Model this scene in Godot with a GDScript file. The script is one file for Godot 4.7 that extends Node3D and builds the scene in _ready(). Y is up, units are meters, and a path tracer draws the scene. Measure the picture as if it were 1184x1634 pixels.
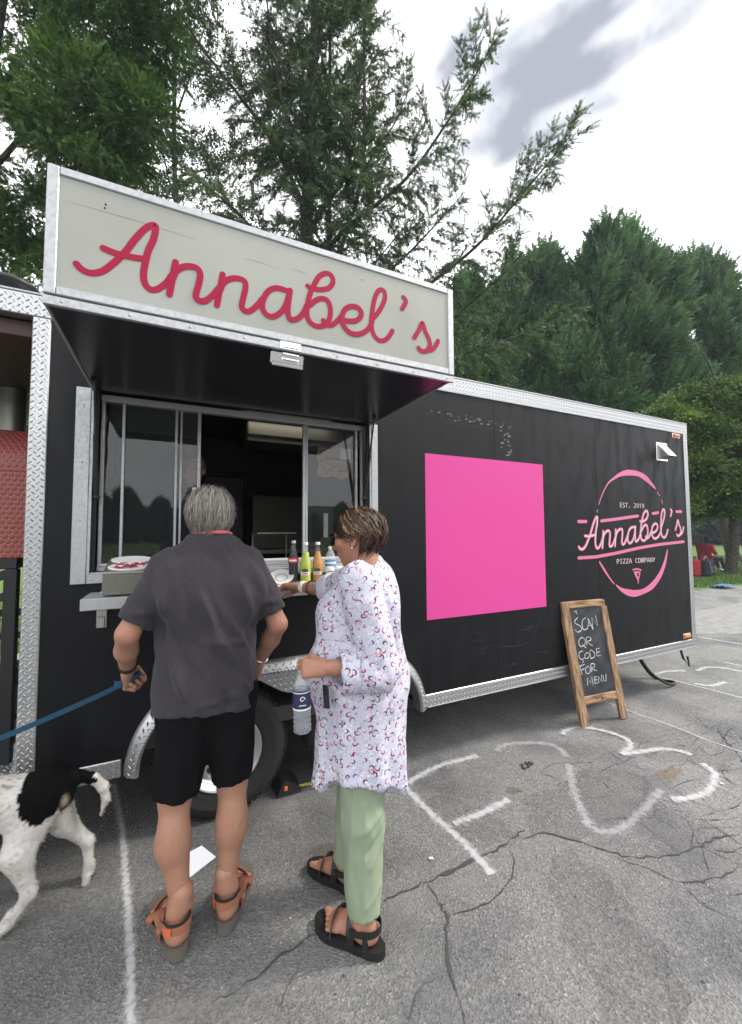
extends Node3D

# ---------------------------------------------------------------- mesh builder
class MB:
	var v := PackedVector3Array()
	var n := PackedVector3Array()
	var uv := PackedVector2Array()
	var c := PackedColorArray()
	var idx := PackedInt32Array()
	var col := Color.WHITE

	func vert(p: Vector3, nn: Vector3, u := Vector2.ZERO) -> int:
		v.append(p); n.append(nn); uv.append(u); c.append(col)
		return v.size() - 1

	func tri_i(i: int, j: int, k: int) -> void:
		var g := (v[j] - v[i]).cross(v[k] - v[i])
		if g.dot(n[i] + n[j] + n[k]) > 0.0:
			idx.append(i); idx.append(k); idx.append(j)
		else:
			idx.append(i); idx.append(j); idx.append(k)

	func poly(pts: Array, out: Vector3) -> void:
		var g: Vector3 = Vector3.ZERO
		for i in range(1, pts.size() - 1):
			g += (pts[i] - pts[0]).cross(pts[i + 1] - pts[0])
		g = g.normalized()
		if g.dot(out) < 0.0:
			g = -g
		var b := v.size()
		for p in pts:
			vert(p, g)
		for i in range(1, pts.size() - 1):
			tri_i(b, b + i, b + i + 1)

	func quad_uv(a: Vector3, b: Vector3, cc: Vector3, d: Vector3, out: Vector3, r := Rect2(0, 0, 1, 1)) -> void:
		var g := (b - a).cross(cc - a).normalized()
		if g.dot(out) < 0.0:
			g = -g
		var i := vert(a, g, r.position)
		vert(b, g, r.position + Vector2(r.size.x, 0))
		vert(cc, g, r.end)
		vert(d, g, r.position + Vector2(0, r.size.y))
		tri_i(i, i + 1, i + 2)
		tri_i(i, i + 2, i + 3)

	# chamfered box
	func box(at: Vector3, size: Vector3, bev := 0.004, basis := Basis()) -> void:
		var hs := size * 0.5
		var b: float = minf(bev, minf(hs.x, minf(hs.y, hs.z)) * 0.8)
		for ax in 3:
			for s in [-1.0, 1.0]:
				var o := Vector3.ZERO
				o[ax] = s
				var u := (ax + 1) % 3
				var w := (ax + 2) % 3
				var q := []
				for e in [[-1, -1], [1, -1], [1, 1], [-1, 1]]:
					var p := Vector3.ZERO
					p[ax] = s * hs[ax]
					p[u] = e[0] * (hs[u] - b)
					p[w] = e[1] * (hs[w] - b)
					q.append(at + basis * p)
				poly(q, basis * o)
		if b <= 0.0:
			return
		for ax in 3:
			var u := (ax + 1) % 3
			var w := (ax + 2) % 3
			for e in [[-1, -1], [1, -1], [1, 1], [-1, 1]]:
				var q := []
				for k in [[-1, 0], [1, 0], [1, 1], [-1, 1]]:
					var p := Vector3.ZERO
					p[ax] = k[0] * (hs[ax] - b)
					p[u] = e[0] * (hs[u] - (b if k[1] == 1 else 0.0))
					p[w] = e[1] * (hs[w] - (0.0 if k[1] == 1 else b))
					q.append(at + basis * p)
				var o := Vector3.ZERO
				o[u] = e[0]
				o[w] = e[1]
				poly(q, basis * o)
		for sx in [-1, 1]:
			for sy in [-1, 1]:
				for sz in [-1, 1]:
					var s := Vector3(sx, sy, sz)
					var q := []
					for ax in 3:
						var p := s * (hs - Vector3(b, b, b))
						p[ax] = s[ax] * hs[ax]
						q.append(at + basis * p)
					poly(q, basis * s)

	# box between two points (a bar)
	func bar(a: Vector3, b: Vector3, w: float, t: float, up := Vector3.UP, bev := 0.002) -> void:
		var z := (b - a).normalized()
		var x := up.cross(z)
		if x.length() < 0.01:
			x = Vector3.RIGHT.cross(z)
		x = x.normalized()
		box((a + b) * 0.5, Vector3(w, t, a.distance_to(b)), bev, Basis(x, z.cross(x), z))

	# smooth grid of rows of points
	func grid(rows: Array, closed := false, flip := 1.0, ref: Variant = null) -> void:
		var m: int = rows[0].size()
		var base := v.size()
		for i in rows.size():
			for j in m:
				var a: Vector3 = rows[mini(i + 1, rows.size() - 1)][j] - rows[maxi(i - 1, 0)][j]
				var jn := (j + 1) % m if closed else mini(j + 1, m - 1)
				var jp := (j + m - 1) % m if closed else maxi(j - 1, 0)
				var b: Vector3 = rows[i][jn] - rows[i][jp]
				var nn := a.cross(b).normalized() * flip
				if nn.length() < 0.1:
					nn = Vector3.UP
				if ref != null and nn.dot(rows[i][j] - (ref as Vector3)) < 0.0:
					nn = -nn
				vert(rows[i][j], nn, Vector2(float(j) / maxf(1, m if closed else m - 1), float(i) / maxf(1, rows.size() - 1)))
		for i in rows.size() - 1:
			for j in (m if closed else m - 1):
				var j2 := (j + 1) % m
				var p := base + i * m + j
				var q := base + i * m + j2
				tri_i(p, q, q + m)
				tri_i(p, q + m, p + m)

	func tube(path: Array, radii: Array, sides := 8, cap := true) -> void:
		var rows := []
		var ref := Vector3.UP
		var base := v.size()
		for i in path.size():
			var d: Vector3 = (path[mini(i + 1, path.size() - 1)] - path[maxi(i - 1, 0)]).normalized()
			if absf(d.dot(ref)) > 0.95:
				ref = Vector3.RIGHT if absf(d.x) < 0.8 else Vector3.BACK
			var x := d.cross(ref).normalized()
			var y := x.cross(d)
			var r: float = radii[mini(i, radii.size() - 1)]
			for j in sides:
				var a := TAU * j / sides
				var o := x * cos(a) + y * sin(a)
				vert(path[i] + o * r, o, Vector2(float(j) / sides, float(i)))
		for i in path.size() - 1:
			for j in sides:
				var p := base + i * sides + j
				var q := base + i * sides + (j + 1) % sides
				tri_i(p, q, q + sides)
				tri_i(p, q + sides, p + sides)
		if cap:
			for e in [0, path.size() - 1]:
				var o: Vector3 = (path[0] - path[1]) if e == 0 else (path[e] - path[e - 1])
				var pts := []
				for j in sides:
					pts.append(v[base + e * sides + j])
				poly(pts, o)

	# surface of revolution: profile of (radius, along) round an axis
	func lathe(at: Vector3, axis: Vector3, prof: Array, sides := 32) -> void:
		var a := axis.normalized()
		var x := a.cross(Vector3.UP if absf(a.y) < 0.9 else Vector3.RIGHT).normalized()
		var y := a.cross(x)
		var base := v.size()
		for i in prof.size():
			var t: Vector2 = prof[mini(i + 1, prof.size() - 1)] - prof[maxi(i - 1, 0)]
			var nr := Vector2(t.y, -t.x).normalized()
			for j in sides:
				var w := TAU * j / sides
				var o := x * cos(w) + y * sin(w)
				vert(at + o * prof[i].x + a * prof[i].y, (o * nr.x + a * nr.y).normalized(), Vector2(float(j) / sides, float(i) / (prof.size() - 1)))
		for i in prof.size() - 1:
			for j in sides:
				var p := base + i * sides + j
				var q := base + i * sides + (j + 1) % sides
				tri_i(p, q, q + sides)
				tri_i(p, q + sides, p + sides)

	# flat outline in a plane extruded along w
	func slab(outline: PackedVector2Array, at: Vector3, ux: Vector3, uy: Vector3, depth: float) -> void:
		var w := ux.cross(uy).normalized()
		var t := Geometry2D.triangulate_polygon(outline)
		for side in [0.0, 1.0]:
			var base := v.size()
			for p in outline:
				vert(at + ux * p.x + uy * p.y - w * depth * side, w * (1.0 - 2.0 * side), p)
			for i in range(0, t.size(), 3):
				tri_i(base + t[i], base + t[i + 1], base + t[i + 2])
		var ctr := Vector2.ZERO
		var cw := Geometry2D.is_polygon_clockwise(outline)
		for i in outline.size():
			var p := outline[i]
			var q := outline[(i + 1) % outline.size()]
			var e := (q - p)
			var o := Vector2(e.y, -e.x) * (1.0 if not cw else -1.0)
			poly([at + ux * p.x + uy * p.y, at + ux * q.x + uy * q.y, at + ux * q.x + uy * q.y - w * depth, at + ux * p.x + uy * p.y - w * depth], ux * o.x + uy * o.y)

	# round-ended stroke laid on a plane; widths may vary
	func stroke(pts: Array, widths: Array, at: Vector3, ux: Vector3, uy: Vector3, lift: float) -> void:
		var w := ux.cross(uy).normalized()
		var m := pts.size()
		var lft := []
		var rgt := []
		for i in m:
			var d: Vector2 = (pts[mini(i + 1, m - 1)] - pts[maxi(i - 1, 0)]).normalized()
			var s := Vector2(-d.y, d.x)
			var hw: float = lerpf(widths[int(floor(float(i) / (m - 1) * (widths.size() - 1)))], widths[mini(widths.size() - 1, int(floor(float(i) / (m - 1) * (widths.size() - 1))) + 1)], fmod(float(i) / (m - 1) * (widths.size() - 1), 1.0)) * 0.5
			lft.append(pts[i] + s * hw)
			rgt.append(pts[i] - s * hw)
		for e in [0, m - 1]:
			var d: Vector2 = ((pts[0] - pts[1]) if e == 0 else (pts[m - 1] - pts[m - 2])).normalized()
			var hw: float = lft[e].distance_to(rgt[e]) * 0.5
			var fan := []
			for k in 9:
				var a := -PI / 2 + PI * k / 8.0
				var o: Vector2 = pts[e] + d.rotated(a) * hw
				fan.append(at + ux * o.x + uy * o.y + w * (lift + e * 0.000004))
			poly(fan, w)
		for i in m - 1:
			var q := []
			for o in [lft[i], lft[i + 1], rgt[i + 1], rgt[i]]:
				q.append(at + ux * o.x + uy * o.y + w * (lift + i * 0.000004))
			poly(q, w)

	func done(colors := false) -> ArrayMesh:
		var a := []
		a.resize(Mesh.ARRAY_MAX)
		a[Mesh.ARRAY_VERTEX] = v
		a[Mesh.ARRAY_NORMAL] = n
		a[Mesh.ARRAY_TEX_UV] = uv
		if colors:
			a[Mesh.ARRAY_COLOR] = c
		a[Mesh.ARRAY_INDEX] = idx
		var m := ArrayMesh.new()
		m.add_surface_from_arrays(Mesh.PRIMITIVE_TRIANGLES, a)
		return m

# ---------------------------------------------------------------- soft bodies: a distance field meshed as surface nets
class Field:
	var o: Vector3
	var h: float
	var nx: int
	var ny: int
	var nz: int
	var d := PackedFloat32Array()

	func _init(lo: Vector3, hi: Vector3, cell: float) -> void:
		o = lo
		h = cell
		nx = int((hi.x - lo.x) / cell) + 2
		ny = int((hi.y - lo.y) / cell) + 2
		nz = int((hi.z - lo.z) / cell) + 2
		d.resize(nx * ny * nz)
		d.fill(9.0)

	# tapered capsule; flat = direction in which it is thinner by the factor fs; cut = flat ends
	func bone(a: Vector3, b: Vector3, ra: float, rb: float, k := 0.03, flat := Vector3.ZERO, fs := 1.0, cut := 0) -> void:
		var m := maxf(ra, rb) * maxf(1.0, fs) + k + h * 2.0
		var lo := ((a.min(b) - Vector3(m, m, m) - o) / h).floor()
		var hi := ((a.max(b) + Vector3(m, m, m) - o) / h).ceil()
		var g := 1.0 / fs - 1.0
		var ba := b - a
		var axis := ba.normalized()
		ba += flat * (ba.dot(flat) * g)
		var l2 := maxf(ba.length_squared(), 1e-9)
		var sc := minf(1.0, fs) if fs != 1.0 else 1.0
		for z in range(maxi(0, int(lo.z)), mini(nz, int(hi.z) + 1)):
			for y in range(maxi(0, int(lo.y)), mini(ny, int(hi.y) + 1)):
				var i := (z * ny + y) * nx
				for x in range(maxi(0, int(lo.x)), mini(nx, int(hi.x) + 1)):
					var p := o + Vector3(x, y, z) * h - a
					var q := p + flat * (p.dot(flat) * g)
					var t := clampf(q.dot(ba) / l2, 0.0, 1.0)
					var e := ((q - ba * t).length() - lerpf(ra, rb, t)) * sc
					if cut & 1:
						e = maxf(e, -p.dot(axis))
					if cut & 2:
						e = maxf(e, p.dot(axis) - (b - a).length())
					var c := d[i + x]
					var w := maxf(k - absf(c - e), 0.0) / k if k > 0.0 else 0.0
					d[i + x] = minf(c, e) - w * w * k * 0.25

	func ball(a: Vector3, r: float, k := 0.02, flat := Vector3.ZERO, fs := 1.0) -> void:
		bone(a, a + Vector3(0, 1e-4, 0), r, r, k, flat, fs)

	# ellipsoid with axes given by a basis whose columns are unit
	func egg(at: Vector3, bs: Basis, r: Vector3, k := 0.02, minus := false) -> void:
		var mr := maxf(r.x, maxf(r.y, r.z)) + k + h * 2.0
		var lo := ((at - Vector3(mr, mr, mr) - o) / h).floor()
		var hi := ((at + Vector3(mr, mr, mr) - o) / h).ceil()
		var inv := bs.transposed()
		var rm := minf(r.x, minf(r.y, r.z))
		for z in range(maxi(0, int(lo.z)), mini(nz, int(hi.z) + 1)):
			for y in range(maxi(0, int(lo.y)), mini(ny, int(hi.y) + 1)):
				var i := (z * ny + y) * nx
				for x in range(maxi(0, int(lo.x)), mini(nx, int(hi.x) + 1)):
					var q := inv * (o + Vector3(x, y, z) * h - at)
					var k0 := (q / r).length()
					var k1 := (q / (r * r)).length()
					var e := k0 * (k0 - 1.0) / k1 if k1 > 1e-6 else -rm
					var c := d[i + x]
					if minus:
						e = -e
						var w2 := maxf(k - absf(c - e), 0.0) / k
						d[i + x] = maxf(c, e) + w2 * w2 * k * 0.25
					else:
						var w := maxf(k - absf(c - e), 0.0) / k
						d[i + x] = minf(c, e) - w * w * k * 0.25

	# keep only what lies below the plane (n points away from what is kept)
	func clip(n: Vector3, at: Vector3) -> void:
		for z in nz:
			for y in ny:
				var i := (z * ny + y) * nx
				for x in nx:
					if d[i + x] < 0.05:
						d[i + x] = maxf(d[i + x], n.dot(o + Vector3(x, y, z) * h - at))

	func clip_fn(f: Callable) -> void:
		for z in nz:
			for y in ny:
				var i := (z * ny + y) * nx
				for x in nx:
					if d[i + x] < 0.05:
						d[i + x] = maxf(d[i + x], f.call(o + Vector3(x, y, z) * h))

	func mesh_into(mb: MB, color: Variant = null, push: Variant = null) -> void:
		var vi := {}
		var sx := 1
		var sy := nx
		var sz := nx * ny
		var off := [0, 1, sy, sy + 1, sz, sz + 1, sz + sy, sz + sy + 1]
		var base := mb.v.size()
		var pos := PackedVector3Array()
		var nor := PackedVector3Array()
		for z in nz - 1:
			for y in ny - 1:
				var i0 := (z * ny + y) * nx
				for x in nx - 1:
					var i := i0 + x
					var c := d[i]
					if c > h * 2.5 or c < -h * 2.5:
						continue
					var m := 0
					for k in 8:
						if d[i + off[k]] < 0.0:
							m |= 1 << k
					if m == 0 or m == 255:
						continue
					var s := Vector3.ZERO
					var cnt := 0
					for e in EDGES:
						var a: int = e[0]
						var b: int = e[1]
						if ((m >> a) & 1) != ((m >> b) & 1):
							var da := d[i + off[a]]
							var db := d[i + off[b]]
							var t := da / (da - db)
							s += Vector3(a & 1, (a >> 1) & 1, a >> 2).lerp(Vector3(b & 1, (b >> 1) & 1, b >> 2), t)
							cnt += 1
					var gr := Vector3(d[i + 1] + d[i + 1 + sy] + d[i + 1 + sz] + d[i + 1 + sy + sz] - d[i] - d[i + sy] - d[i + sz] - d[i + sy + sz],
						d[i + sy] + d[i + sy + 1] + d[i + sy + sz] + d[i + sy + sz + 1] - d[i] - d[i + 1] - d[i + sz] - d[i + sz + 1],
						d[i + sz] + d[i + sz + 1] + d[i + sz + sy] + d[i + sz + sy + 1] - d[i] - d[i + 1] - d[i + sy] - d[i + sy + 1])
					vi[i] = pos.size()
					pos.append(o + (Vector3(x, y, z) + s / cnt) * h)
					nor.append(gr.normalized())
		var tris := PackedInt32Array()
		for i: int in vi:
			var a := d[i] < 0.0
			for ax in 3:
				var st: int = [sx, sy, sz][ax]
				if a == (d[i + st] < 0.0):
					continue
				var u: int = [sy, sz, sx][ax]
				var w: int = [sz, sx, sy][ax]
				if vi.has(i - u) and vi.has(i - w) and vi.has(i - u - w):
					var q0: int = vi[i]
					var q1: int = vi[i - u]
					var q2: int = vi[i - u - w]
					var q3: int = vi[i - w]
					# d < 0 inside: the outside lies along +axis when a is true
					if a:
						tris.append_array([q0, q2, q1, q0, q3, q2])
					else:
						tris.append_array([q0, q1, q2, q0, q2, q3])
		if push != null:
			for k in pos.size():
				pos[k] += nor[k] * (push.call(pos[k], nor[k]) as float)
		var acc := PackedVector3Array()
		acc.resize(pos.size())
		for t in range(0, tris.size(), 3):
			var g := (pos[tris[t + 2]] - pos[tris[t]]).cross(pos[tris[t + 1]] - pos[tris[t]])
			for e in 3:
				acc[tris[t + e]] += g
		for k in pos.size():
			var nn := acc[k].normalized()
			if color != null:
				mb.col = color.call(pos[k], nn)
			mb.vert(pos[k], nn, Vector2(pos[k].x, pos[k].y))
		for t in tris:
			mb.idx.append(base + t)
	const EDGES := [[0, 1], [2, 3], [4, 5], [6, 7], [0, 2], [1, 3], [4, 6], [5, 7], [0, 4], [1, 5], [2, 6], [3, 7]]

# ---------------------------------------------------------------- naming and grouping helpers
var used := {}
var rng := RandomNumberGenerator.new()

func numbered(s: String) -> String:
	used[s] = used.get(s, -1) + 1
	return s if used[s] == 0 else "%s_%03d" % [s, used[s]]

func thing(called: String, label: String, category: String, at := Vector3.ZERO, group := "") -> Node3D:
	var o := Node3D.new()
	o.name = numbered(called)
	add_child(o)
	o.position = at
	o.set_meta("label", label)
	o.set_meta("category", category)
	if group:
		o.set_meta("group", group)
	return o

func part(called: String, mesh: Mesh, m: Material, parent: Node3D, kind := "") -> MeshInstance3D:
	var o := MeshInstance3D.new()
	o.mesh = mesh
	o.material_override = m
	if parent == self:
		o.name = numbered(called)
	else:
		var k := "%s/%s" % [parent.get_instance_id(), called]
		used[k] = used.get(k, -1) + 1
		o.name = called if used[k] == 0 else "%s_%03d" % [called, used[k]]
	parent.add_child(o, true)
	if kind:
		o.set_meta("kind", kind)
	return o

func tag(o: Node3D, label: String, category: String, group := "") -> Node3D:
	o.set_meta("label", label)
	o.set_meta("category", category)
	if group:
		o.set_meta("group", group)
	return o

func struct(called: String, mesh: Mesh, m: Material) -> MeshInstance3D:
	return part(called, mesh, m, self, "structure")

func boxp(called: String, lo: Vector3, hi: Vector3, m: Material, parent: Node3D, bev := 0.003) -> MeshInstance3D:
	var b := MB.new()
	b.box((lo + hi) * 0.5, (hi - lo).abs(), bev)
	return part(called, b.done(), m, parent)

func many(called: String, mesh: Mesh, m: Material, xf: Array, parent: Node3D, cols := PackedColorArray()) -> MultiMeshInstance3D:
	var mm := MultiMesh.new()
	mm.transform_format = MultiMesh.TRANSFORM_3D
	mm.use_colors = cols.size() > 0
	mm.mesh = mesh
	mm.instance_count = xf.size()
	for i in xf.size():
		mm.set_instance_transform(i, xf[i])
		if cols.size() > 0:
			mm.set_instance_color(i, cols[i])
	var o := MultiMeshInstance3D.new()
	o.multimesh = mm
	o.material_override = m
	o.name = called if parent != self else numbered(called)
	parent.add_child(o, true)
	o.set_meta("kind", "stuff")
	return o

# ---------------------------------------------------------------- materials
func mat(r: float, g: float, b: float, rough := 0.8, metal := 0.0) -> StandardMaterial3D:
	var m := StandardMaterial3D.new()
	m.albedo_color = Color(r, g, b).linear_to_srgb()
	m.roughness = rough
	m.metallic = metal
	return m

func noise(freq: float, kind := FastNoiseLite.TYPE_SIMPLEX_SMOOTH, oct := 4, sd := 1) -> FastNoiseLite:
	var f := FastNoiseLite.new()
	f.noise_type = kind
	f.frequency = freq
	f.fractal_octaves = oct
	f.fractal_type = FastNoiseLite.FRACTAL_FBM if oct > 1 else FastNoiseLite.FRACTAL_NONE
	f.seed = sd
	return f

func ramp(stops: Array) -> Gradient:
	var g := Gradient.new()
	var off := PackedFloat32Array()
	var cl := PackedColorArray()
	for s in stops:
		off.append(s[0])
		cl.append(Color(s[1], s[2], s[3]).linear_to_srgb())
	g.offsets = off
	g.colors = cl
	return g

func ntex(f: FastNoiseLite, size := 512, grad: Gradient = null, bump := 0.0, w := 0) -> NoiseTexture2D:
	var t := NoiseTexture2D.new()
	t.width = w if w else size
	t.height = size
	t.noise = f
	t.seamless = true
	t.seamless_blend_skirt = 0.15
	if grad:
		t.color_ramp = grad
	if bump > 0.0:
		t.as_normal_map = true
		t.bump_strength = bump
	return t

func tri_planar(m: StandardMaterial3D, per_metre: float, world := false) -> StandardMaterial3D:
	m.uv1_triplanar = true
	m.uv1_world_triplanar = world
	m.uv1_scale = Vector3.ONE * per_metre
	m.uv1_triplanar_sharpness = 6.0
	return m

func bumpy(m: StandardMaterial3D, t: Texture2D, k := 1.0) -> StandardMaterial3D:
	m.normal_enabled = true
	m.normal_texture = t
	m.normal_scale = k
	return m

func smooth_path(p: Array, per := 6) -> Array:
	var out := []
	for i in p.size() - 1:
		var a = p[maxi(i - 1, 0)]
		var b = p[i]
		var c = p[i + 1]
		var d = p[mini(i + 2, p.size() - 1)]
		for k in per:
			var t := float(k) / per
			out.append(0.5 * ((2.0 * b) + (c - a) * t + (2.0 * a - 5.0 * b + 4.0 * c - d) * t * t + (3.0 * b - a - 3.0 * c + d) * t * t * t))
	out.append(p[p.size() - 1])
	return out

func mm2(a: Array) -> Array:      # millimetres to points
	var out := []
	for i in range(0, a.size(), 2):
		out.append(Vector2(a[i], a[i + 1]) * 0.001)
	return out

func V(x: float, y: float, z: float) -> Vector3:
	return Vector3(x, y, z)

# moves a thing's origin to its base; its parts, built in world places, stay where they are
func rebase(t: Node3D, at: Vector3) -> void:
	t.position = at
	for c in t.get_children():
		if c is Node3D:
			c.position -= at

var M := {}

func _ready() -> void:
	rng.seed = 7
	# camera
	var cam := Camera3D.new()
	cam.name = "camera"
	var yaw := deg_to_rad(25.879)
	var pit := deg_to_rad(3.0174)
	var rol := deg_to_rad(-0.2746)
	cam.basis = Basis(Vector3.UP, -yaw) * Basis(Vector3.RIGHT, pit) * Basis(Vector3.BACK, rol)
	cam.position = V(0, 1.60, 2.45)
	cam.fov = rad_to_deg(2.0 * atan(817.0 / 649.18))
	cam.near = 0.05
	cam.far = 900.0
	add_child(cam)
	cam.current = true
	# sky, sun, exposure
	var env := Environment.new()
	env.background_mode = Environment.BG_SKY
	var sky := Sky.new()
	var pano := PanoramaSkyMaterial.new()
	pano.panorama = sky_picture()
	pano.energy_multiplier = 1.0
	sky.sky_material = pano
	env.sky = sky
	env.tonemap_mode = Environment.TONE_MAPPER_LINEAR
	env.tonemap_exposure = 1.45
	env.sdfgi_enabled = true
	env.ssao_enabled = true
	env.ssil_enabled = true
	env.fog_enabled = true
	env.fog_density = 0.0012
	env.fog_light_color = Color(0.86, 0.9, 0.96)
	var we := WorldEnvironment.new()
	we.name = "world"
	we.environment = env
	add_child(we)
	var sun := DirectionalLight3D.new()
	sun.name = "sun"
	sun.light_energy = 0.75
	sun.light_color = Color(1.0, 0.97, 0.92)
	sun.light_angular_distance = 12.0
	sun.shadow_enabled = true
	add_child(sun)
	sun.look_at_from_position(V(8, 8.5, 2.2), Vector3.ZERO)
	materials()
	ground()
	trailer()
	trees()
	window_things()
	figures()
	small_things()
	far_things()

func sky_picture() -> ImageTexture:
	var w := 1024
	var h := 512
	var a := noise(1.6, FastNoiseLite.TYPE_SIMPLEX_SMOOTH, 4, 11)
	a.domain_warp_enabled = true
	a.domain_warp_amplitude = 0.35
	a.domain_warp_frequency = 1.2
	var streak := noise(0.06, FastNoiseLite.TYPE_SIMPLEX, 3, 12)
	var im := Image.create(w, h, false, Image.FORMAT_RGBF)
	# darker drifts of cloud: direction, half width along and across
	var drifts := [[V(0.560, 0.730, -0.395), V(0.5, 0.05, 0.86), 0.29, 0.145], [V(0.52, 0.69, -0.50), V(0.5, 0.6, 0.3), 0.07, 0.05], [V(0.395, 0.775, -0.485), V(0.2, 0.3, 0.8), 0.09, 0.035], [V(0.06, 0.50, -0.86), V(1, 0.3, 0), 0.16, 0.07],
		[V(-0.6, 0.6, 0.5), V(0.4, 0.2, 0.8), 0.35, 0.15], [V(0.1, 0.62, 0.83), V(0.9, 0.3, 0.1), 0.40, 0.12], [V(-0.8, 0.5, -0.35), V(0.2, 0.4, 0.9), 0.35, 0.15], [V(0.1, 0.98, 0.15), V(1, 0, 0.5), 0.4, 0.17], [V(0.85, 0.45, 0.4), V(0.2, 0.6, 0.6), 0.3, 0.12]]
	for q in drifts:
		q[0] = (q[0] as Vector3).normalized()
		q[1] = ((q[1] as Vector3) - q[0] * q[0].dot(q[1])).normalized()
		q.append((q[0] as Vector3).cross(q[1]))
	for y in h:
		var el := PI * (0.5 - (y + 0.5) / h)
		for x in w:
			var az := TAU * (x + 0.5) / w
			var dir := Vector3(sin(az) * cos(el), sin(el), -cos(az) * cos(el))
			var n := a.get_noise_3dv(dir) 
			var g := clampf(n * 0.8 + 0.02, 0.0, 0.22)
			for q in drifts:
				var r: Vector3 = dir - q[0]
				if dir.dot(q[0]) < 0.4:
					continue
				var u: float = r.dot(q[1]) / q[2]
				var v: float = r.dot(q[4]) / q[3]
				var f := exp(-u * u - v * v) * (1.0 + 0.5 * n + 0.35 * streak.get_noise_2d(r.dot(q[1]) * 60.0, r.dot(q[4]) * 260.0))
				g = maxf(g, f)
			g = clampf(g, 0.0, 1.0)
			var c := Vector3(1.72, 1.73, 1.75).lerp(Vector3(0.34, 0.365, 0.425), g)
			if el < 0.0:
				c = c.lerp(Vector3(0.3, 0.3, 0.28), clampf(-el * 6.0, 0.0, 1.0))
			im.set_pixel(x, y, Color(c.x, c.y, c.z))
	return ImageTexture.create_from_image(im)

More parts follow.
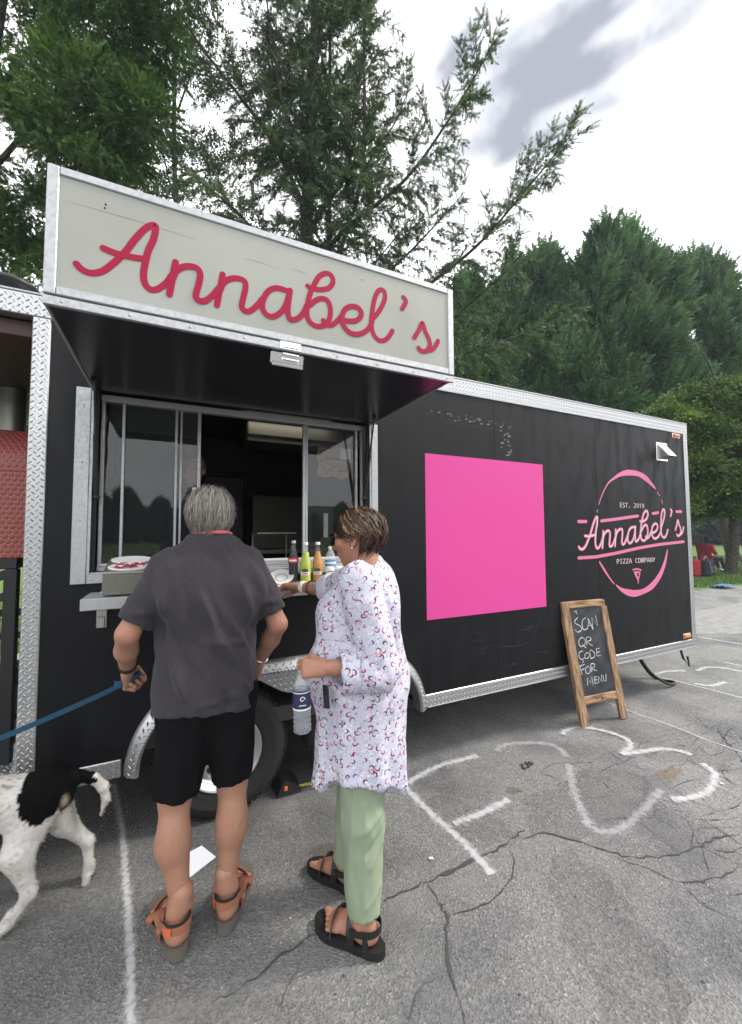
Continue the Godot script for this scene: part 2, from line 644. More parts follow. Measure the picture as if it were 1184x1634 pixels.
func materials() -> void:
	# trailer skin: gloss black paint on thin, slightly wavy sheet
	var wave := ntex(noise(0.012, FastNoiseLite.TYPE_SIMPLEX_SMOOTH, 2, 3), 256, null, 1.2)
	M.skin = bumpy(tri_planar(mat(0.004, 0.0045, 0.006, 0.20), 0.8), wave, 0.12)
	M.skin.metallic_specular = 0.36
	M.skin.roughness = 1.0
	M.skin.roughness_texture = ntex(noise(0.012, FastNoiseLite.TYPE_SIMPLEX, 5, 13), 512, ramp([[0.15, 0.11, 0.11, 0.11], [0.5, 0.17, 0.17, 0.17], [0.85, 0.34, 0.34, 0.34]]))
	M.skin.uv1_scale = V(0.9, 0.28, 0.9)
	M.lid = bumpy(tri_planar(mat(0.022, 0.022, 0.025, 0.24), 0.5), wave, 0.05)
	M.lid.metallic_specular = 0.36
	var scuff := ntex(noise(0.03, FastNoiseLite.TYPE_SIMPLEX, 5, 5), 512, ramp([[0.3, 0.22, 0.22, 0.22], [0.6, 0.42, 0.42, 0.42], [0.9, 0.6, 0.6, 0.6]]))
	M.alu = tri_planar(mat(0.46, 0.47, 0.485, 0.9, 0.85), 2.5)
	M.alu.roughness_texture = scuff
	M.alu.roughness_texture_channel = BaseMaterial3D.TEXTURE_CHANNEL_RED
	M.bars = mat(0.46, 0.47, 0.475, 0.34, 0.92)
	M.plate = tri_planar(mat(0.50, 0.51, 0.52, 0.62, 0.9), 3.0)
	M.plate.roughness_texture = scuff
	M.steel = tri_planar(mat(0.42, 0.42, 0.38, 0.75, 0.85), 4.0)
	M.steel.roughness_texture = scuff
	M.boxsteel = tri_planar(mat(0.20, 0.20, 0.17, 0.9, 0.8), 4.0)
	M.boxsteel.roughness_texture = scuff
	M.chrome = mat(0.8, 0.8, 0.8, 0.18, 1.0)
	M.black = mat(0.012, 0.012, 0.013, 0.45)
	M.matblack = mat(0.014, 0.014, 0.015, 0.85)
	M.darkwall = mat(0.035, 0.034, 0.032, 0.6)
	M.white = mat(0.78, 0.78, 0.77, 0.5)
	M.glass = mat(0.03, 0.035, 0.035, 0.0)
	M.glass.transparency = BaseMaterial3D.TRANSPARENCY_ALPHA
	M.glass.albedo_color.a = 0.28
	M.glass.metallic_specular = 0.46
	var board := ntex(noise(0.006, FastNoiseLite.TYPE_SIMPLEX, 4, 8), 256, ramp([[0.0, 0.30, 0.31, 0.275], [1.0, 0.37, 0.38, 0.345]]))
	M.signface = tri_planar(mat(1, 1, 1, 0.4), 0.7)
	M.signface.albedo_texture = board
	M.signred = mat(0.34, 0.012, 0.050, 0.6)
	M.signred.metallic_specular = 0.3
	M.pink = mat(0.66, 0.065, 0.30, 0.45)
	M.pink.metallic_specular = 0.35
	M.logopink = mat(0.66, 0.16, 0.31, 0.5)
	M.logowhite = mat(0.72, 0.55, 0.58, 0.5)
	M.tyre = bumpy(tri_planar(mat(0.016, 0.016, 0.017, 0.8), 6.0), ntex(noise(0.2, FastNoiseLite.TYPE_SIMPLEX, 2, 4), 128, null, 3.0), 0.4)
	M.rim = mat(0.50, 0.51, 0.53, 0.38, 0.7)
	M.amber = mat(0.75, 0.22, 0.02, 0.25)
	M.rub = mat(0.25, 0.25, 0.235, 0.6)
	# ground
	var agg := noise(0.16, FastNoiseLite.TYPE_CELLULAR, 2, 21)
	agg.cellular_return_type = FastNoiseLite.RETURN_CELL_VALUE
	agg.cellular_jitter = 1.0
	var aggt := ntex(agg, 1024, ramp([[0.0, 0.14, 0.141, 0.142], [0.3, 0.195, 0.196, 0.196], [0.62, 0.245, 0.246, 0.245], [0.86, 0.30, 0.30, 0.298], [0.96, 0.42, 0.42, 0.415], [1.0, 0.52, 0.52, 0.51]]))
	var aggn := noise(0.16, FastNoiseLite.TYPE_CELLULAR, 2, 21)
	aggn.cellular_jitter = 1.0
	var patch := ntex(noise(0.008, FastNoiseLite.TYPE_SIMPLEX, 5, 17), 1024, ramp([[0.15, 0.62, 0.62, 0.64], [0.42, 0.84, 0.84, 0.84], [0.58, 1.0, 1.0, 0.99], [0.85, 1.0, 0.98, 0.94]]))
	M.asphalt = tri_planar(mat(1.0, 1.0, 1.0, 0.93), 0.66, true)
	M.asphalt.albedo_texture = aggt
	bumpy(M.asphalt, ntex(aggn, 1024, null, 7.0), 0.6)
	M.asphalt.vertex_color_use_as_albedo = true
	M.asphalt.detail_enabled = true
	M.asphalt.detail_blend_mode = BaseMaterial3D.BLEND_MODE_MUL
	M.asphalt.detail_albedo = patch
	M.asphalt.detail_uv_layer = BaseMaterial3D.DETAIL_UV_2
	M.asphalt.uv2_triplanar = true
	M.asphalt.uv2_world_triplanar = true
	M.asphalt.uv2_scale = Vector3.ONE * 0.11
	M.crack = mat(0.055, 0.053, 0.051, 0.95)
	M.stain = mat(0.05, 0.048, 0.045, 0.9)
	M.stain.transparency = BaseMaterial3D.TRANSPARENCY_ALPHA
	M.stain.albedo_color.a = 0.10
	M.concrete = tri_planar(mat(1, 1, 1, 0.9), 0.5, true)
	M.concrete.albedo_texture = ntex(noise(0.02, FastNoiseLite.TYPE_SIMPLEX, 6, 9), 512, ramp([[0.2, 0.20, 0.20, 0.197], [0.8, 0.27, 0.27, 0.265]]))
	M.lawn = tri_planar(mat(1, 1, 1, 0.95), 0.25, true)
	M.lawn.albedo_texture = ntex(noise(0.09, FastNoiseLite.TYPE_SIMPLEX, 5, 6), 1024, ramp([[0.2, 0.035, 0.075, 0.012], [0.5, 0.075, 0.15, 0.022], [0.8, 0.14, 0.22, 0.04]]))
	M.blade = mat(1, 1, 1, 0.7)
	M.blade.vertex_color_use_as_albedo = true
	# spray paint: soft speckled lines
	var pic := Image.create(512, 64, false, Image.FORMAT_RGBA8)
	var sp := noise(0.5, FastNoiseLite.TYPE_SIMPLEX, 2, 31)
	var lo := noise(0.03, FastNoiseLite.TYPE_SIMPLEX, 2, 32)
	for y in 64:
		for x in 512:
			var e := absf((y + 0.5) / 32.0 - 1.0)
			var a := clampf(0.86 * exp(-e * e * 3.4) + 0.42 * sp.get_noise_2d(x, y) + 0.30 * lo.get_noise_2d(x, y) - 0.20 - 0.10 * e, 0.0, 1.0)
			pic.set_pixel(x, y, Color(1, 1, 1, clampf(a * 0.95, 0.0, 0.54) if e < 0.98 else 0.0))
	M.spray = mat(0.74, 0.75, 0.78, 0.9)
	M.spray.albedo_texture = ImageTexture.create_from_image(pic)
	M.spray.transparency = BaseMaterial3D.TRANSPARENCY_ALPHA
	M.faint = M.spray.duplicate()
	M.faint.albedo_color.a = 0.5
	# plants
	M.leaf = mat(1, 1, 1, 0.6)
	M.leaf.vertex_color_use_as_albedo = true
	M.leaf.backlight_enabled = true
	M.leaf.backlight = Color(0.62, 0.70, 0.40)
	M.bark = tri_planar(mat(1, 1, 1, 0.95), 1.4)
	var barkn := noise(0.03, FastNoiseLite.TYPE_SIMPLEX, 5, 41)
	M.bark.albedo_texture = ntex(barkn, 256, ramp([[0.2, 0.03, 0.026, 0.022], [0.8, 0.11, 0.095, 0.08]]))
	bumpy(M.bark, ntex(barkn, 256, null, 8.0), 1.0)
	# skin and cloth
	var mott := ntex(noise(0.03, FastNoiseLite.TYPE_SIMPLEX, 5, 51), 256, ramp([[0.2, 0.93, 0.89, 0.87], [0.55, 1.0, 1.0, 1.0], [0.9, 1.0, 0.95, 0.93]]))
	M.flesh = tri_planar(mat(1, 1, 1, 0.52), 5.0)
	M.flesh.albedo_texture = mott
	M.flesh.vertex_color_use_as_albedo = true
	M.flesh.subsurf_scatter_enabled = true
	M.flesh.subsurf_scatter_strength = 0.06
	bumpy(M.flesh, ntex(noise(0.25, FastNoiseLite.TYPE_CELLULAR, 2, 52), 256, null, 2.0), 0.25)
	var weave := ntex(noise(0.35, FastNoiseLite.TYPE_SIMPLEX, 3, 53), 256, null, 4.0)
	M.tee = bumpy(tri_planar(mat(1, 1, 1, 0.9), 5.0), weave, 0.3)
	M.tee.albedo_texture = ntex(noise(0.05, FastNoiseLite.TYPE_SIMPLEX, 6, 54), 256, ramp([[0.2, 0.042, 0.039, 0.045], [0.8, 0.052, 0.047, 0.055]]))
	M.tee.metallic_specular = 0.25
	M.tee.rim_enabled = true
	M.tee.rim = 0.2
	M.shorts = bumpy(tri_planar(mat(0.009, 0.009, 0.010, 0.8), 6.0), weave, 0.4)
	M.shorts.metallic_specular = 0.15
	M.trousers = bumpy(tri_planar(mat(0.255, 0.315, 0.215, 0.85), 6.0), weave, 0.3)
	M.fur = bumpy(tri_planar(mat(1, 1, 1, 0.8), 7.0), ntex(noise(0.12, FastNoiseLite.TYPE_SIMPLEX, 4, 56), 256, null, 6.0), 0.5)
	M.fur.vertex_color_use_as_albedo = true
	M.fur.metallic_specular = 0.2
	M.hair = mat(1, 1, 1, 0.55)
	M.hair.vertex_color_use_as_albedo = true
	M.printcloth = bumpy(tri_planar(mat(0.80, 0.80, 0.83, 0.85), 2.2), weave, 0.2)
	M.printcloth.uv1_triplanar_sharpness = 14.0
	M.printcloth.albedo_texture = print_picture()
	M.orange = bumpy(tri_planar(mat(0.34, 0.135, 0.075, 0.9), 8.0), weave, 0.5)
	M.sole = bumpy(tri_planar(mat(0.125, 0.112, 0.092, 0.9), 8.0), weave, 0.5)
	M.brightorange = mat(0.62, 0.14, 0.05, 0.8)
	M.leash = bumpy(tri_planar(mat(0.016, 0.085, 0.16, 0.85), 9.0), weave, 0.6)
	# wood of the menu board
	var grain := noise(0.012, FastNoiseLite.TYPE_SIMPLEX, 5, 61)
	var wood := ntex(grain, 512, ramp([[0.2, 0.13, 0.072, 0.036], [0.45, 0.27, 0.16, 0.085], [0.6, 0.34, 0.215, 0.12], [0.85, 0.42, 0.28, 0.165]]))
	M.wood = tri_planar(mat(1, 1, 1, 0.7), 1.0)
	M.wood.uv1_scale = V(9.0, 0.7, 9.0)
	M.wood.albedo_texture = wood
	M.woodx = M.wood.duplicate()
	M.woodx.uv1_scale = V(0.7, 9.0, 9.0)
	M.slate = tri_planar(mat(1, 1, 1, 0.6), 1.6)
	M.slate.albedo_texture = ntex(noise(0.01, FastNoiseLite.TYPE_SIMPLEX, 4, 63), 256, ramp([[0.3, 0.016, 0.018, 0.022], [0.9, 0.045, 0.05, 0.058]]))
	M.chalk = mat(0.62, 0.64, 0.66, 0.95)
	M.tile = mat(0.27, 0.050, 0.042, 0.35)
	M.grout = mat(0.34, 0.17, 0.14, 0.9)

# white cloth print: pale leaves, wine red hooks and pink flowers
func print_picture() -> ImageTexture:
	var n := 768
	var im := Image.create(n, n, false, Image.FORMAT_RGB8)
	im.fill(Color(0.84, 0.84, 0.91))
	var r := RandomNumberGenerator.new()
	r.seed = 99
	var dot := func(x: float, y: float, rad: float, c: Color) -> void:
		for yy in range(int(y - rad), int(y + rad) + 1):
			for xx in range(int(x - rad), int(x + rad) + 1):
				if Vector2(xx - x, yy - y).length() <= rad:
					im.set_pixel(posmod(xx, n), posmod(yy, n), c)
	var pales := [Color(0.94, 0.94, 0.97), Color(0.80, 0.81, 0.88), Color(0.78, 0.83, 0.87), Color(0.84, 0.86, 0.84), Color(0.91, 0.85, 0.90)]
	for i in 900:
		var p := Vector2(r.randf() * n, r.randf() * n)
		var a := r.randf() * TAU
		var l := r.randf_range(14, 34)
		var c: Color = pales[r.randi() % 5]
		for k in 9:
			var t := k / 8.0
			dot.call(p.x + cos(a) * l * t, p.y + sin(a) * l * t, 1.5 + 6.5 * sin(PI * t), c)
		for k in 12:
			var t := k / 11.0
			dot.call(p.x + cos(a) * l * t - sin(a) * 7.0 * sin(PI * t), p.y + sin(a) * l * t + cos(a) * 7.0 * sin(PI * t), 0.9, Color(0.44, 0.43, 0.45))
	for i in 120:
		var p := Vector2(r.randf() * n, r.randf() * n)
		var c := Color(0.78, 0.42, 0.55) if i % 3 else Color(0.72, 0.22, 0.38)
		for k in 5:
			var a := TAU * k / 5.0 + i
			dot.call(p.x + cos(a) * 6.0, p.y + sin(a) * 6.0, 3.2 if i % 2 else 2.0, c)
	for i in 168:
		var p := Vector2(((i % 13) + r.randf()) * n / 13.0, ((i / 13) + r.randf()) * n / 13.0)
		var a0 := r.randf() * TAU
		var rad := r.randf_range(10, 16)
		var wine := Color(0.40, 0.10, 0.21) if i % 3 else Color(0.63, 0.13, 0.27)
		var sw := r.randf_range(2.6, 4.6)
		for k in 26:
			var t := k / 25.0
			var a := a0 + sw * t
			dot.call(p.x + cos(a) * rad, p.y + sin(a) * rad, 1.8 + 2.6 * sin(PI * minf(1.0, t * 1.1)), wine)
		for k in 14:
			var t := k / 13.0
			var a := a0 + sw + PI - t * 2.4
			dot.call(p.x + cos(a0 + sw) * (rad + 8.0) + cos(a) * 8.0, p.y + sin(a0 + sw) * (rad + 8.0) + sin(a) * 8.0, 1.6, Color(0.62, 0.5, 0.55))
	for i in 60:
		var p := Vector2(r.randf() * n, r.randf() * n)
		dot.call(p.x, p.y, r.randf_range(2.5, 5.0), [Color(0.62, 0.1, 0.25), Color(0.55, 0.56, 0.45), Color(0.82, 0.55, 0.65)][i % 3])
	return ImageTexture.create_from_image(im)

func sheet(called: String, pts: Array, y: float, m: Material, kind := "structure") -> MeshInstance3D:
	var b := MB.new()
	var q := []
	for p in pts:
		q.append(V(p.x, y, p.y))
	b.poly(q, Vector3.UP)
	return part(called, b.done(), m, self, kind)

# ribbon of paint on the ground, with its own grain along and across
func paint_line(called: String, strokes: Array, width: float, y: float, label: String, group := "", m: Material = null) -> void:
	var b := MB.new()
	var off := rng.randf()
	for s in strokes:
		var p := smooth_path(mm2(s), 6) if s.size() > 4 else mm2(s)
		var dense := [p[0]]
		for i in range(1, p.size()):
			if p[i].distance_to(dense[-1]) > 0.03:
				dense.append(p[i])
		if dense.size() < 2:
			continue
		var run := 0.0
		var base := -1
		for i in dense.size():
			var d: Vector2 = (dense[mini(i + 1, dense.size() - 1)] - dense[maxi(i - 1, 0)]).normalized()
			var sd := Vector2(-d.y, d.x) * width * 0.5
			if i > 0:
				run += dense[i].distance_to(dense[i - 1])
			for e in [-1.0, 1.0]:
				var k := b.vert(V(dense[i].x + sd.x * e, y, dense[i].y + sd.y * e), Vector3.UP, Vector2(off + run / (width * 8.0), 0.5 + 0.5 * e))
				if base < 0:
					base = k
		for i in dense.size() - 1:
			var k := base + i * 2
			b.tri_i(k, k + 1, k + 3)
			b.tri_i(k, k + 3, k + 2)
		y += 0.0004
		off += 0.37
	var o := part(called, b.done(), m if m else M.spray, self)
	tag(o, label, "painted marking", group)

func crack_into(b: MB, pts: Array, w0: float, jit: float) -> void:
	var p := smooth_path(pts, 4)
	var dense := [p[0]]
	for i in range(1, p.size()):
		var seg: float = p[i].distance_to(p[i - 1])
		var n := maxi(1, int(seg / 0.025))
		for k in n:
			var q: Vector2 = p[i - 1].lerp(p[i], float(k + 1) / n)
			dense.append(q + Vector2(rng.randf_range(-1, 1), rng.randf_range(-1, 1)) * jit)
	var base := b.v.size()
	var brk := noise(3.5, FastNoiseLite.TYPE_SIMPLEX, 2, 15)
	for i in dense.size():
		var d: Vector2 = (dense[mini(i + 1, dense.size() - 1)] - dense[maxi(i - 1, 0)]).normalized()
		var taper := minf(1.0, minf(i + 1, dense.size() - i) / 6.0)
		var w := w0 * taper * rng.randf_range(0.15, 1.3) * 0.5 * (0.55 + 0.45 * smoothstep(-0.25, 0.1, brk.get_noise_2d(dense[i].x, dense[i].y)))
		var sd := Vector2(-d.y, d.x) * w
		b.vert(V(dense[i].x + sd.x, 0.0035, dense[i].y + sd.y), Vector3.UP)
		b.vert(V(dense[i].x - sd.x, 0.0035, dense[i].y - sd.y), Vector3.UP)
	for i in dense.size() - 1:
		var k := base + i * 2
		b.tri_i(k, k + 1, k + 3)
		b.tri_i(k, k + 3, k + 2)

func ground() -> void:
	# asphalt: tree and trailer shade painted in as darker colour at the left, paler and worn at the right
	var ab := MB.new()
	var shade_wear := noise(0.35, FastNoiseLite.TYPE_SIMPLEX, 4, 14)
	var xs := []
	for k in 27:
		xs.append([-60.0, -30.0, -15.0, -8.0, -4.0][k] if k < 5 else (-3.0 + (k - 5) * 0.5 if k < 22 else [7.0, 10.0, 18.0, 35.0, 70.0][k - 22]))
	for k in 27:
		var x: float = xs[k]
		for j in 22:
			var z: float = lerpf(-4.75, -3.25, (x + 60.0) / 130.0) if j == 0 else (-2.5 + (j - 1) * 0.4 if j < 19 else [6.5, 14.0, 34.0][j - 19])
			var w := clampf(0.5 + 0.16 * (x - 1.2) + 0.10 * (z - 0.6) + 0.22 * shade_wear.get_noise_2d(x, z), 0.0, 1.0)
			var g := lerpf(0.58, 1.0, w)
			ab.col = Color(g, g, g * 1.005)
			ab.vert(V(x, 0, z), Vector3.UP, Vector2(x, z))
	for k in 26:
		for j in 21:
			var p := k * 22 + j
			ab.tri_i(p, p + 1, p + 23)
			ab.tri_i(p, p + 23, p + 22)
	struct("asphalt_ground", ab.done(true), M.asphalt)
	# lawn with a low uneven edge, slightly above the asphalt
	var b := MB.new()
	var rows := []
	var f := noise(0.5, FastNoiseLite.TYPE_SIMPLEX, 3, 12)
	for i in 2:
		rows.append([])
	var edge := []
	for k in 121:
		var x := -40.0 + k
		edge.append(Vector2(x, -4.66 + (x + 2.0) * 0.058 + 0.16 * f.get_noise_1d(x)))
	for k in 120:
		var p: Vector2 = edge[k]
		var q: Vector2 = edge[k + 1]
		b.poly([V(p.x, 0.05, p.y - 0.1), V(q.x, 0.05, q.y - 0.1), V(q.x, 0.05, -300), V(p.x, 0.05, -300)], Vector3.UP)
		b.poly([V(p.x, -0.02, p.y), V(q.x, -0.02, q.y), V(q.x, 0.05, q.y - 0.1), V(p.x, 0.05, p.y - 0.1)], V(0, 0.6, 0.8))
	b.poly([V(-400, 0.049, -2), V(-40, 0.049, -6.9), V(-40, 0.049, -300), V(-400, 0.049, -300)], Vector3.UP)
	b.poly([V(80, 0.049, -0.1), V(400, 0.049, -0.1), V(400, 0.049, -300), V(80, 0.049, -300)], Vector3.UP)
	struct("lawn", b.done(), M.lawn)
	# lawn beyond the car park behind the camera
	sheet("lawn_behind", [Vector2(-300, 30), Vector2(300, 30), Vector2(300, 200), Vector2(-300, 200)], 0.03, M.lawn)
	sheet("concrete_pad", [Vector2(9.34, -2.14), Vector2(12.6, -2.3), Vector2(14.0, -1.4), Vector2(9.2, -0.2), Vector2(7.34, -1.17)], 0.004, M.concrete)
	# grass blades that stand along the verge
	var gb := MB.new()
	for i in 3:
		var a := i * 2.1
		var d := V(cos(a), 0, sin(a))
		gb.poly([d * 0.006 + V(0.01 * i, 0, 0), -d * 0.006 + V(0.01 * i, 0, 0), V(0.02 * cos(a + 1.5), 0.075, 0.02 * sin(a + 1.5))], V(-d.z, 0.3, d.x))
	var xf := []
	var cols := PackedColorArray()
	for i in 26000:
		var x := rng.randf_range(-4.0, 34.0)
		if x > -0.5 and x < 8.0:
			continue
		var e := -4.66 + (x + 2.0) * 0.058
		var z := e - 0.1 - pow(rng.randf(), 1.6) * 9.0
		var s := rng.randf_range(0.6, 1.3)
		xf.append(Transform3D(Basis(Vector3.UP, rng.randf() * TAU) * Basis.from_scale(V(s * 1.5, s, s * 1.5)), V(x, 0.045, z)))
		var g := rng.randf()
		cols.append(Color(0.045 + 0.06 * g, 0.10 + 0.10 * g, 0.018 + 0.01 * g))
	many("grass_verge", gb.done(), M.blade, xf, self, cols)
	# cracks: flat ribbons, their groove shadow painted as dark colour; main ones traced, the broken area at the right as a net of small ones
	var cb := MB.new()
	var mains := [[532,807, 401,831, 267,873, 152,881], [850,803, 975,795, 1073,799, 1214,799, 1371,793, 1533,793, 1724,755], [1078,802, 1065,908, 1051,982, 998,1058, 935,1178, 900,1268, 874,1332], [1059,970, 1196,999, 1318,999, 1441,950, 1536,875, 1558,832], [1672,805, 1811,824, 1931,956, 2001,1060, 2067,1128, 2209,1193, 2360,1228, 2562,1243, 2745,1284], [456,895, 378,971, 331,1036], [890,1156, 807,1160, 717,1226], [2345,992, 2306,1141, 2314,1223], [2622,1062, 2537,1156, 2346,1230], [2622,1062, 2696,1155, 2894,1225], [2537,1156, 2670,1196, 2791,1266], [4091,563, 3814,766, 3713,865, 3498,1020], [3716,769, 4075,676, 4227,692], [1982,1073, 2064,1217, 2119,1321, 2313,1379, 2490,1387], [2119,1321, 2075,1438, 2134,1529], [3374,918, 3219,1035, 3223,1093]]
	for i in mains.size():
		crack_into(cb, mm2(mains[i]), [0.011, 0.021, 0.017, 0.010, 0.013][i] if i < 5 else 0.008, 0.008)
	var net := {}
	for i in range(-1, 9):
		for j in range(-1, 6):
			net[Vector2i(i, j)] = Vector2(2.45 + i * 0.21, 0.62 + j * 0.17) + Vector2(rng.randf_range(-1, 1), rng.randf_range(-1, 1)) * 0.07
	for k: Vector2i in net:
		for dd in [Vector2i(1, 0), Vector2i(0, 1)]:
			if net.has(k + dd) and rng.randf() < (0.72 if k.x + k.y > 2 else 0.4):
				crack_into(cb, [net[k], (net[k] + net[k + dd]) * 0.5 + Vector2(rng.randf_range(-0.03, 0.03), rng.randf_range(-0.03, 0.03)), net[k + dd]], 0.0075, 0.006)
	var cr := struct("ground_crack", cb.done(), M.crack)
	# rust and dirt stains, thin irregular sheets
	var stains := [[Vector2(2.98, 0.805), 0.16, 0.05, -0.1, V(0.26, 0.20, 0.125)], [Vector2(1.93, 0.48), 0.06, 0.04, 0.3, V(0.17, 0.125, 0.085)], [Vector2(0.72, 0.42), 0.10, 0.05, 0.5, V(0.14, 0.105, 0.08)]]
	for s in stains:
		var o := PackedVector2Array()
		for k in 26:
			var a := TAU * k / 26.0
			o.append(Vector2(cos(a) * s[1], sin(a) * s[2]).rotated(s[3]) * rng.randf_range(0.55, 1.15))
		var sb := MB.new()
		var q := []
		for p in o:
			q.append(V(p.x + s[0].x, 0.0025, p.y + s[0].y))
		sb.poly(q, Vector3.UP)
		var sm := mat(s[4].x, s[4].y, s[4].z, 0.95)
		sm.transparency = BaseMaterial3D.TRANSPARENCY_ALPHA
		sm.albedo_color.a = 0.35
		struct("ground_stain", sb.done(), sm)
	var shade_wear2 := noise(0.9, FastNoiseLite.TYPE_SIMPLEX, 3, 34)
	# black leaf-like scrap of tar
	var tb := MB.new()
	for k in 9:
		var p := V(2.213 + rng.randf_range(-0.075, 0.075), 0.006, 0.317 + rng.randf_range(-0.03, 0.03))
		tb.box(p, V(rng.randf_range(0.015, 0.045), 0.006, rng.randf_range(0.008, 0.02)), 0.002, Basis(Vector3.UP, rng.randf() * 3.0))
	tag(part("tar_scrap", tb.done(), M.crack, self), "small black torn scrap lying between the painted E and the 2", "scrap")
	var lf := MB.new()
	for p in [V(3.157, 0.008, 1.018), V(1.167, 0.008, 0.701)]:
		lf = MB.new()
		lf.box(p, V(0.020, 0.004, 0.013), 0.001, Basis(Vector3.UP, rng.randf() * 3.0))
		tag(part("litter_chip", lf.done(), M.white, self), "pale chip of litter beside the cracked asphalt at right" if p.x > 2.0 else "pale chip of litter near the foot of the painted E", "litter")
	# grit and bits of leaf strewn about
	var gr := MB.new()
	gr.box(Vector3.ZERO, V(0.011, 0.005, 0.008), 0.002)
	var gx := []
	var gc := PackedColorArray()
	for i in 900:
		var p := Vector2(rng.randf_range(-1.5, 5.5), rng.randf_range(-0.4, 2.2))
		var s := rng.randf_range(0.25, 1.0)
		gx.append(Transform3D(Basis(Vector3.UP, rng.randf() * TAU) * Basis.from_scale(V(s, s, s)), V(p.x, 0.002, p.y)))
		var v := rng.randf()
		gc.append(Color(0.05, 0.05, 0.05).lerp(Color(0.45, 0.44, 0.42), v * v) if i % 9 else Color(0.16, 0.11, 0.05))
	many("loose_grit", gr.done(), M.blade, gx, self, gc)
	for k in 7:
		var o := []
		var c := Vector2([2.3, 0.3, 3.4, 1.6, 4.6, 0.9, 1.5][k], [0.75, 1.1, 0.5, 1.3, 0.9, 0.1, 0.55][k])
		for e in 30:
			var a := TAU * e / 30.0
			var q := Vector2(cos(a) * [0.5, 0.3, 0.45, 0.4, 0.6, 0.22, 0.25][k], sin(a) * [0.22, 0.16, 0.3, 0.18, 0.3, 0.15, 0.14][k]).rotated(k * 0.7) * (1.0 + 0.35 * shade_wear2.get_noise_2d(cos(a) * 2.0 + k * 9.0, sin(a) * 2.0))
			o.append(V(c.x + q.x, 0.0012 + 0.0001 * k, c.y + q.y))
		var sb := MB.new()
		sb.poly(o, Vector3.UP)
		struct("ground_stain", sb.done(), M.stain)
	var g := "spray painted marks on the asphalt"
	paint_line("painted_letter", [[1332,41, 1342,258, 1350,446, 1369,605, 1379,806, 1370,903], [1375,129, 1664,62, 1991,76], [1415,555, 1618,555, 1866,537]], 0.10, 0.005, "white spray painted letter with a long stem and two arms nearest the woman", g)
	paint_line("painted_digit", [[2153,91, 2237,54, 2348,69, 2524,146, 2598,253, 2534,390], [2474,447, 2269,635, 2121,815, 2069,910], [2066,855, 2067,929, 2124,978, 2284,979, 2537,931, 2766,882]], 0.10, 0.007, "faint white spray painted 2 in the middle of the asphalt, crossing the cracks", g, M.faint)
	paint_line("painted_digit", [[2792,140, 2893,100, 3044,127, 3144,248, 3174,395, 3097,481, 2928,522], [2928,522, 3066,563, 3274,618, 3360,718, 3347,775], [3304,841, 3234,944, 3012,1017, 2831,1014, 2688,962]], 0.10, 0.009, "white spray painted 3 in front of the chalkboard", g)
	paint_line("painted_letter", [[4836,-355, 5124,-348, 5351,-258], [4976,-9, 5051,108, 5312,119]], 0.11, 0.005, "small white painted letter beyond the rear corner of the trailer", g)
	paint_line("painted_digit", [[5453,-207, 5656,-227, 5819,-145, 5878,31, 5930,220]], 0.11, 0.005, "white painted curve at the right edge beyond the trailer", g)
	paint_line("bay_line", [[4845,-373, 4907,36, 4954,401, 5010,900]], 0.06, 0.004, "thin white bay line running out from the trailer's rear corner", "bay lines on the asphalt")
	paint_line("bay_line", [[3640,-420, 3697,-129, 3702,157, 3730,420, 3720,667, 3741,879, 3760,1150]], 0.035, 0.004, "thin white bay line passing behind the chalkboard", "bay lines on the asphalt")
	paint_line("bay_line", [[-312,-700, -295,-598, -217,-177, -173,156, -126,506, -98,838, -80,1200]], 0.07, 0.004, "broad white chalky bay line between the dog and the man", "bay lines on the asphalt")
	paint_line("bay_line", [[7193,-1034, 7277,-487, 7400,300]], 0.10, 0.008, "far white bay line at the right edge before the pale concrete", "bay lines on the asphalt")
	paint_line("bay_line", [[6102,-236, 6135,-36, 6180,300]], 0.08, 0.004, "short white bay line at the right edge, nearer than the far one", "bay lines on the asphalt")

# ---------------------------------------------------------------- trailer
# raised bars of tread plate over a flat patch (origin, two edges), one MultiMesh per trim
func tread(parent: Node3D, o: Vector3, ux: Vector3, uy: Vector3, inside: Variant = null, pitch := 0.034) -> void:
	var nrm := ux.cross(uy).normalized()
	var bar_mesh: Mesh = M.get("_tread")
	if bar_mesh == null:
		var b := MB.new()
		var prof := [[-0.0112, 0.0], [-0.007, 0.0030], [0.0, 0.0038], [0.007, 0.0030], [0.0112, 0.0]]
		for i in 4:
			var p = prof[i]
			var q = prof[i + 1]
			for s in [-1.0, 1.0]:
				b.poly([V(p[0], 0.0002, s * p[1]), V(q[0], 0.0002, s * q[1]), V(q[0], 0.75 * q[1], 0), V(p[0], 0.75 * p[1], 0)], V(0, 1, s))
		bar_mesh = b.done()
		M["_tread"] = bar_mesh
	var s := pitch * 0.68
	var lx := ux.length()
	var ly := uy.length()
	var ex := ux.normalized()
	var ey := uy.normalized()
	var xf := []
	# bars point along the two axes of a lattice that stands on its corner
	var na := int((lx + ly) / s) + 2
	for a in range(-na, na + 1):
		for c in range(-na, na + 1):
			var x := (a - c) * s * 0.7071 + 0.011
			var y := (a + c) * s * 0.7071 + 0.007
			if x < 0.008 or x > lx - 0.008 or y < 0.007 or y > ly - 0.007:
				continue
			var p := o + ex * x + ey * y
			if inside == null or inside.call(p):
				var w := PI / 4 if (a + c) % 2 == 0 else -PI / 4
				var bx := ex * cos(w) + ey * sin(w)
				xf.append(Transform3D(Basis(bx, nrm, bx.cross(nrm)), p + nrm * 0.0003))
	many("tread_bars", bar_mesh, M.bars, xf, parent)

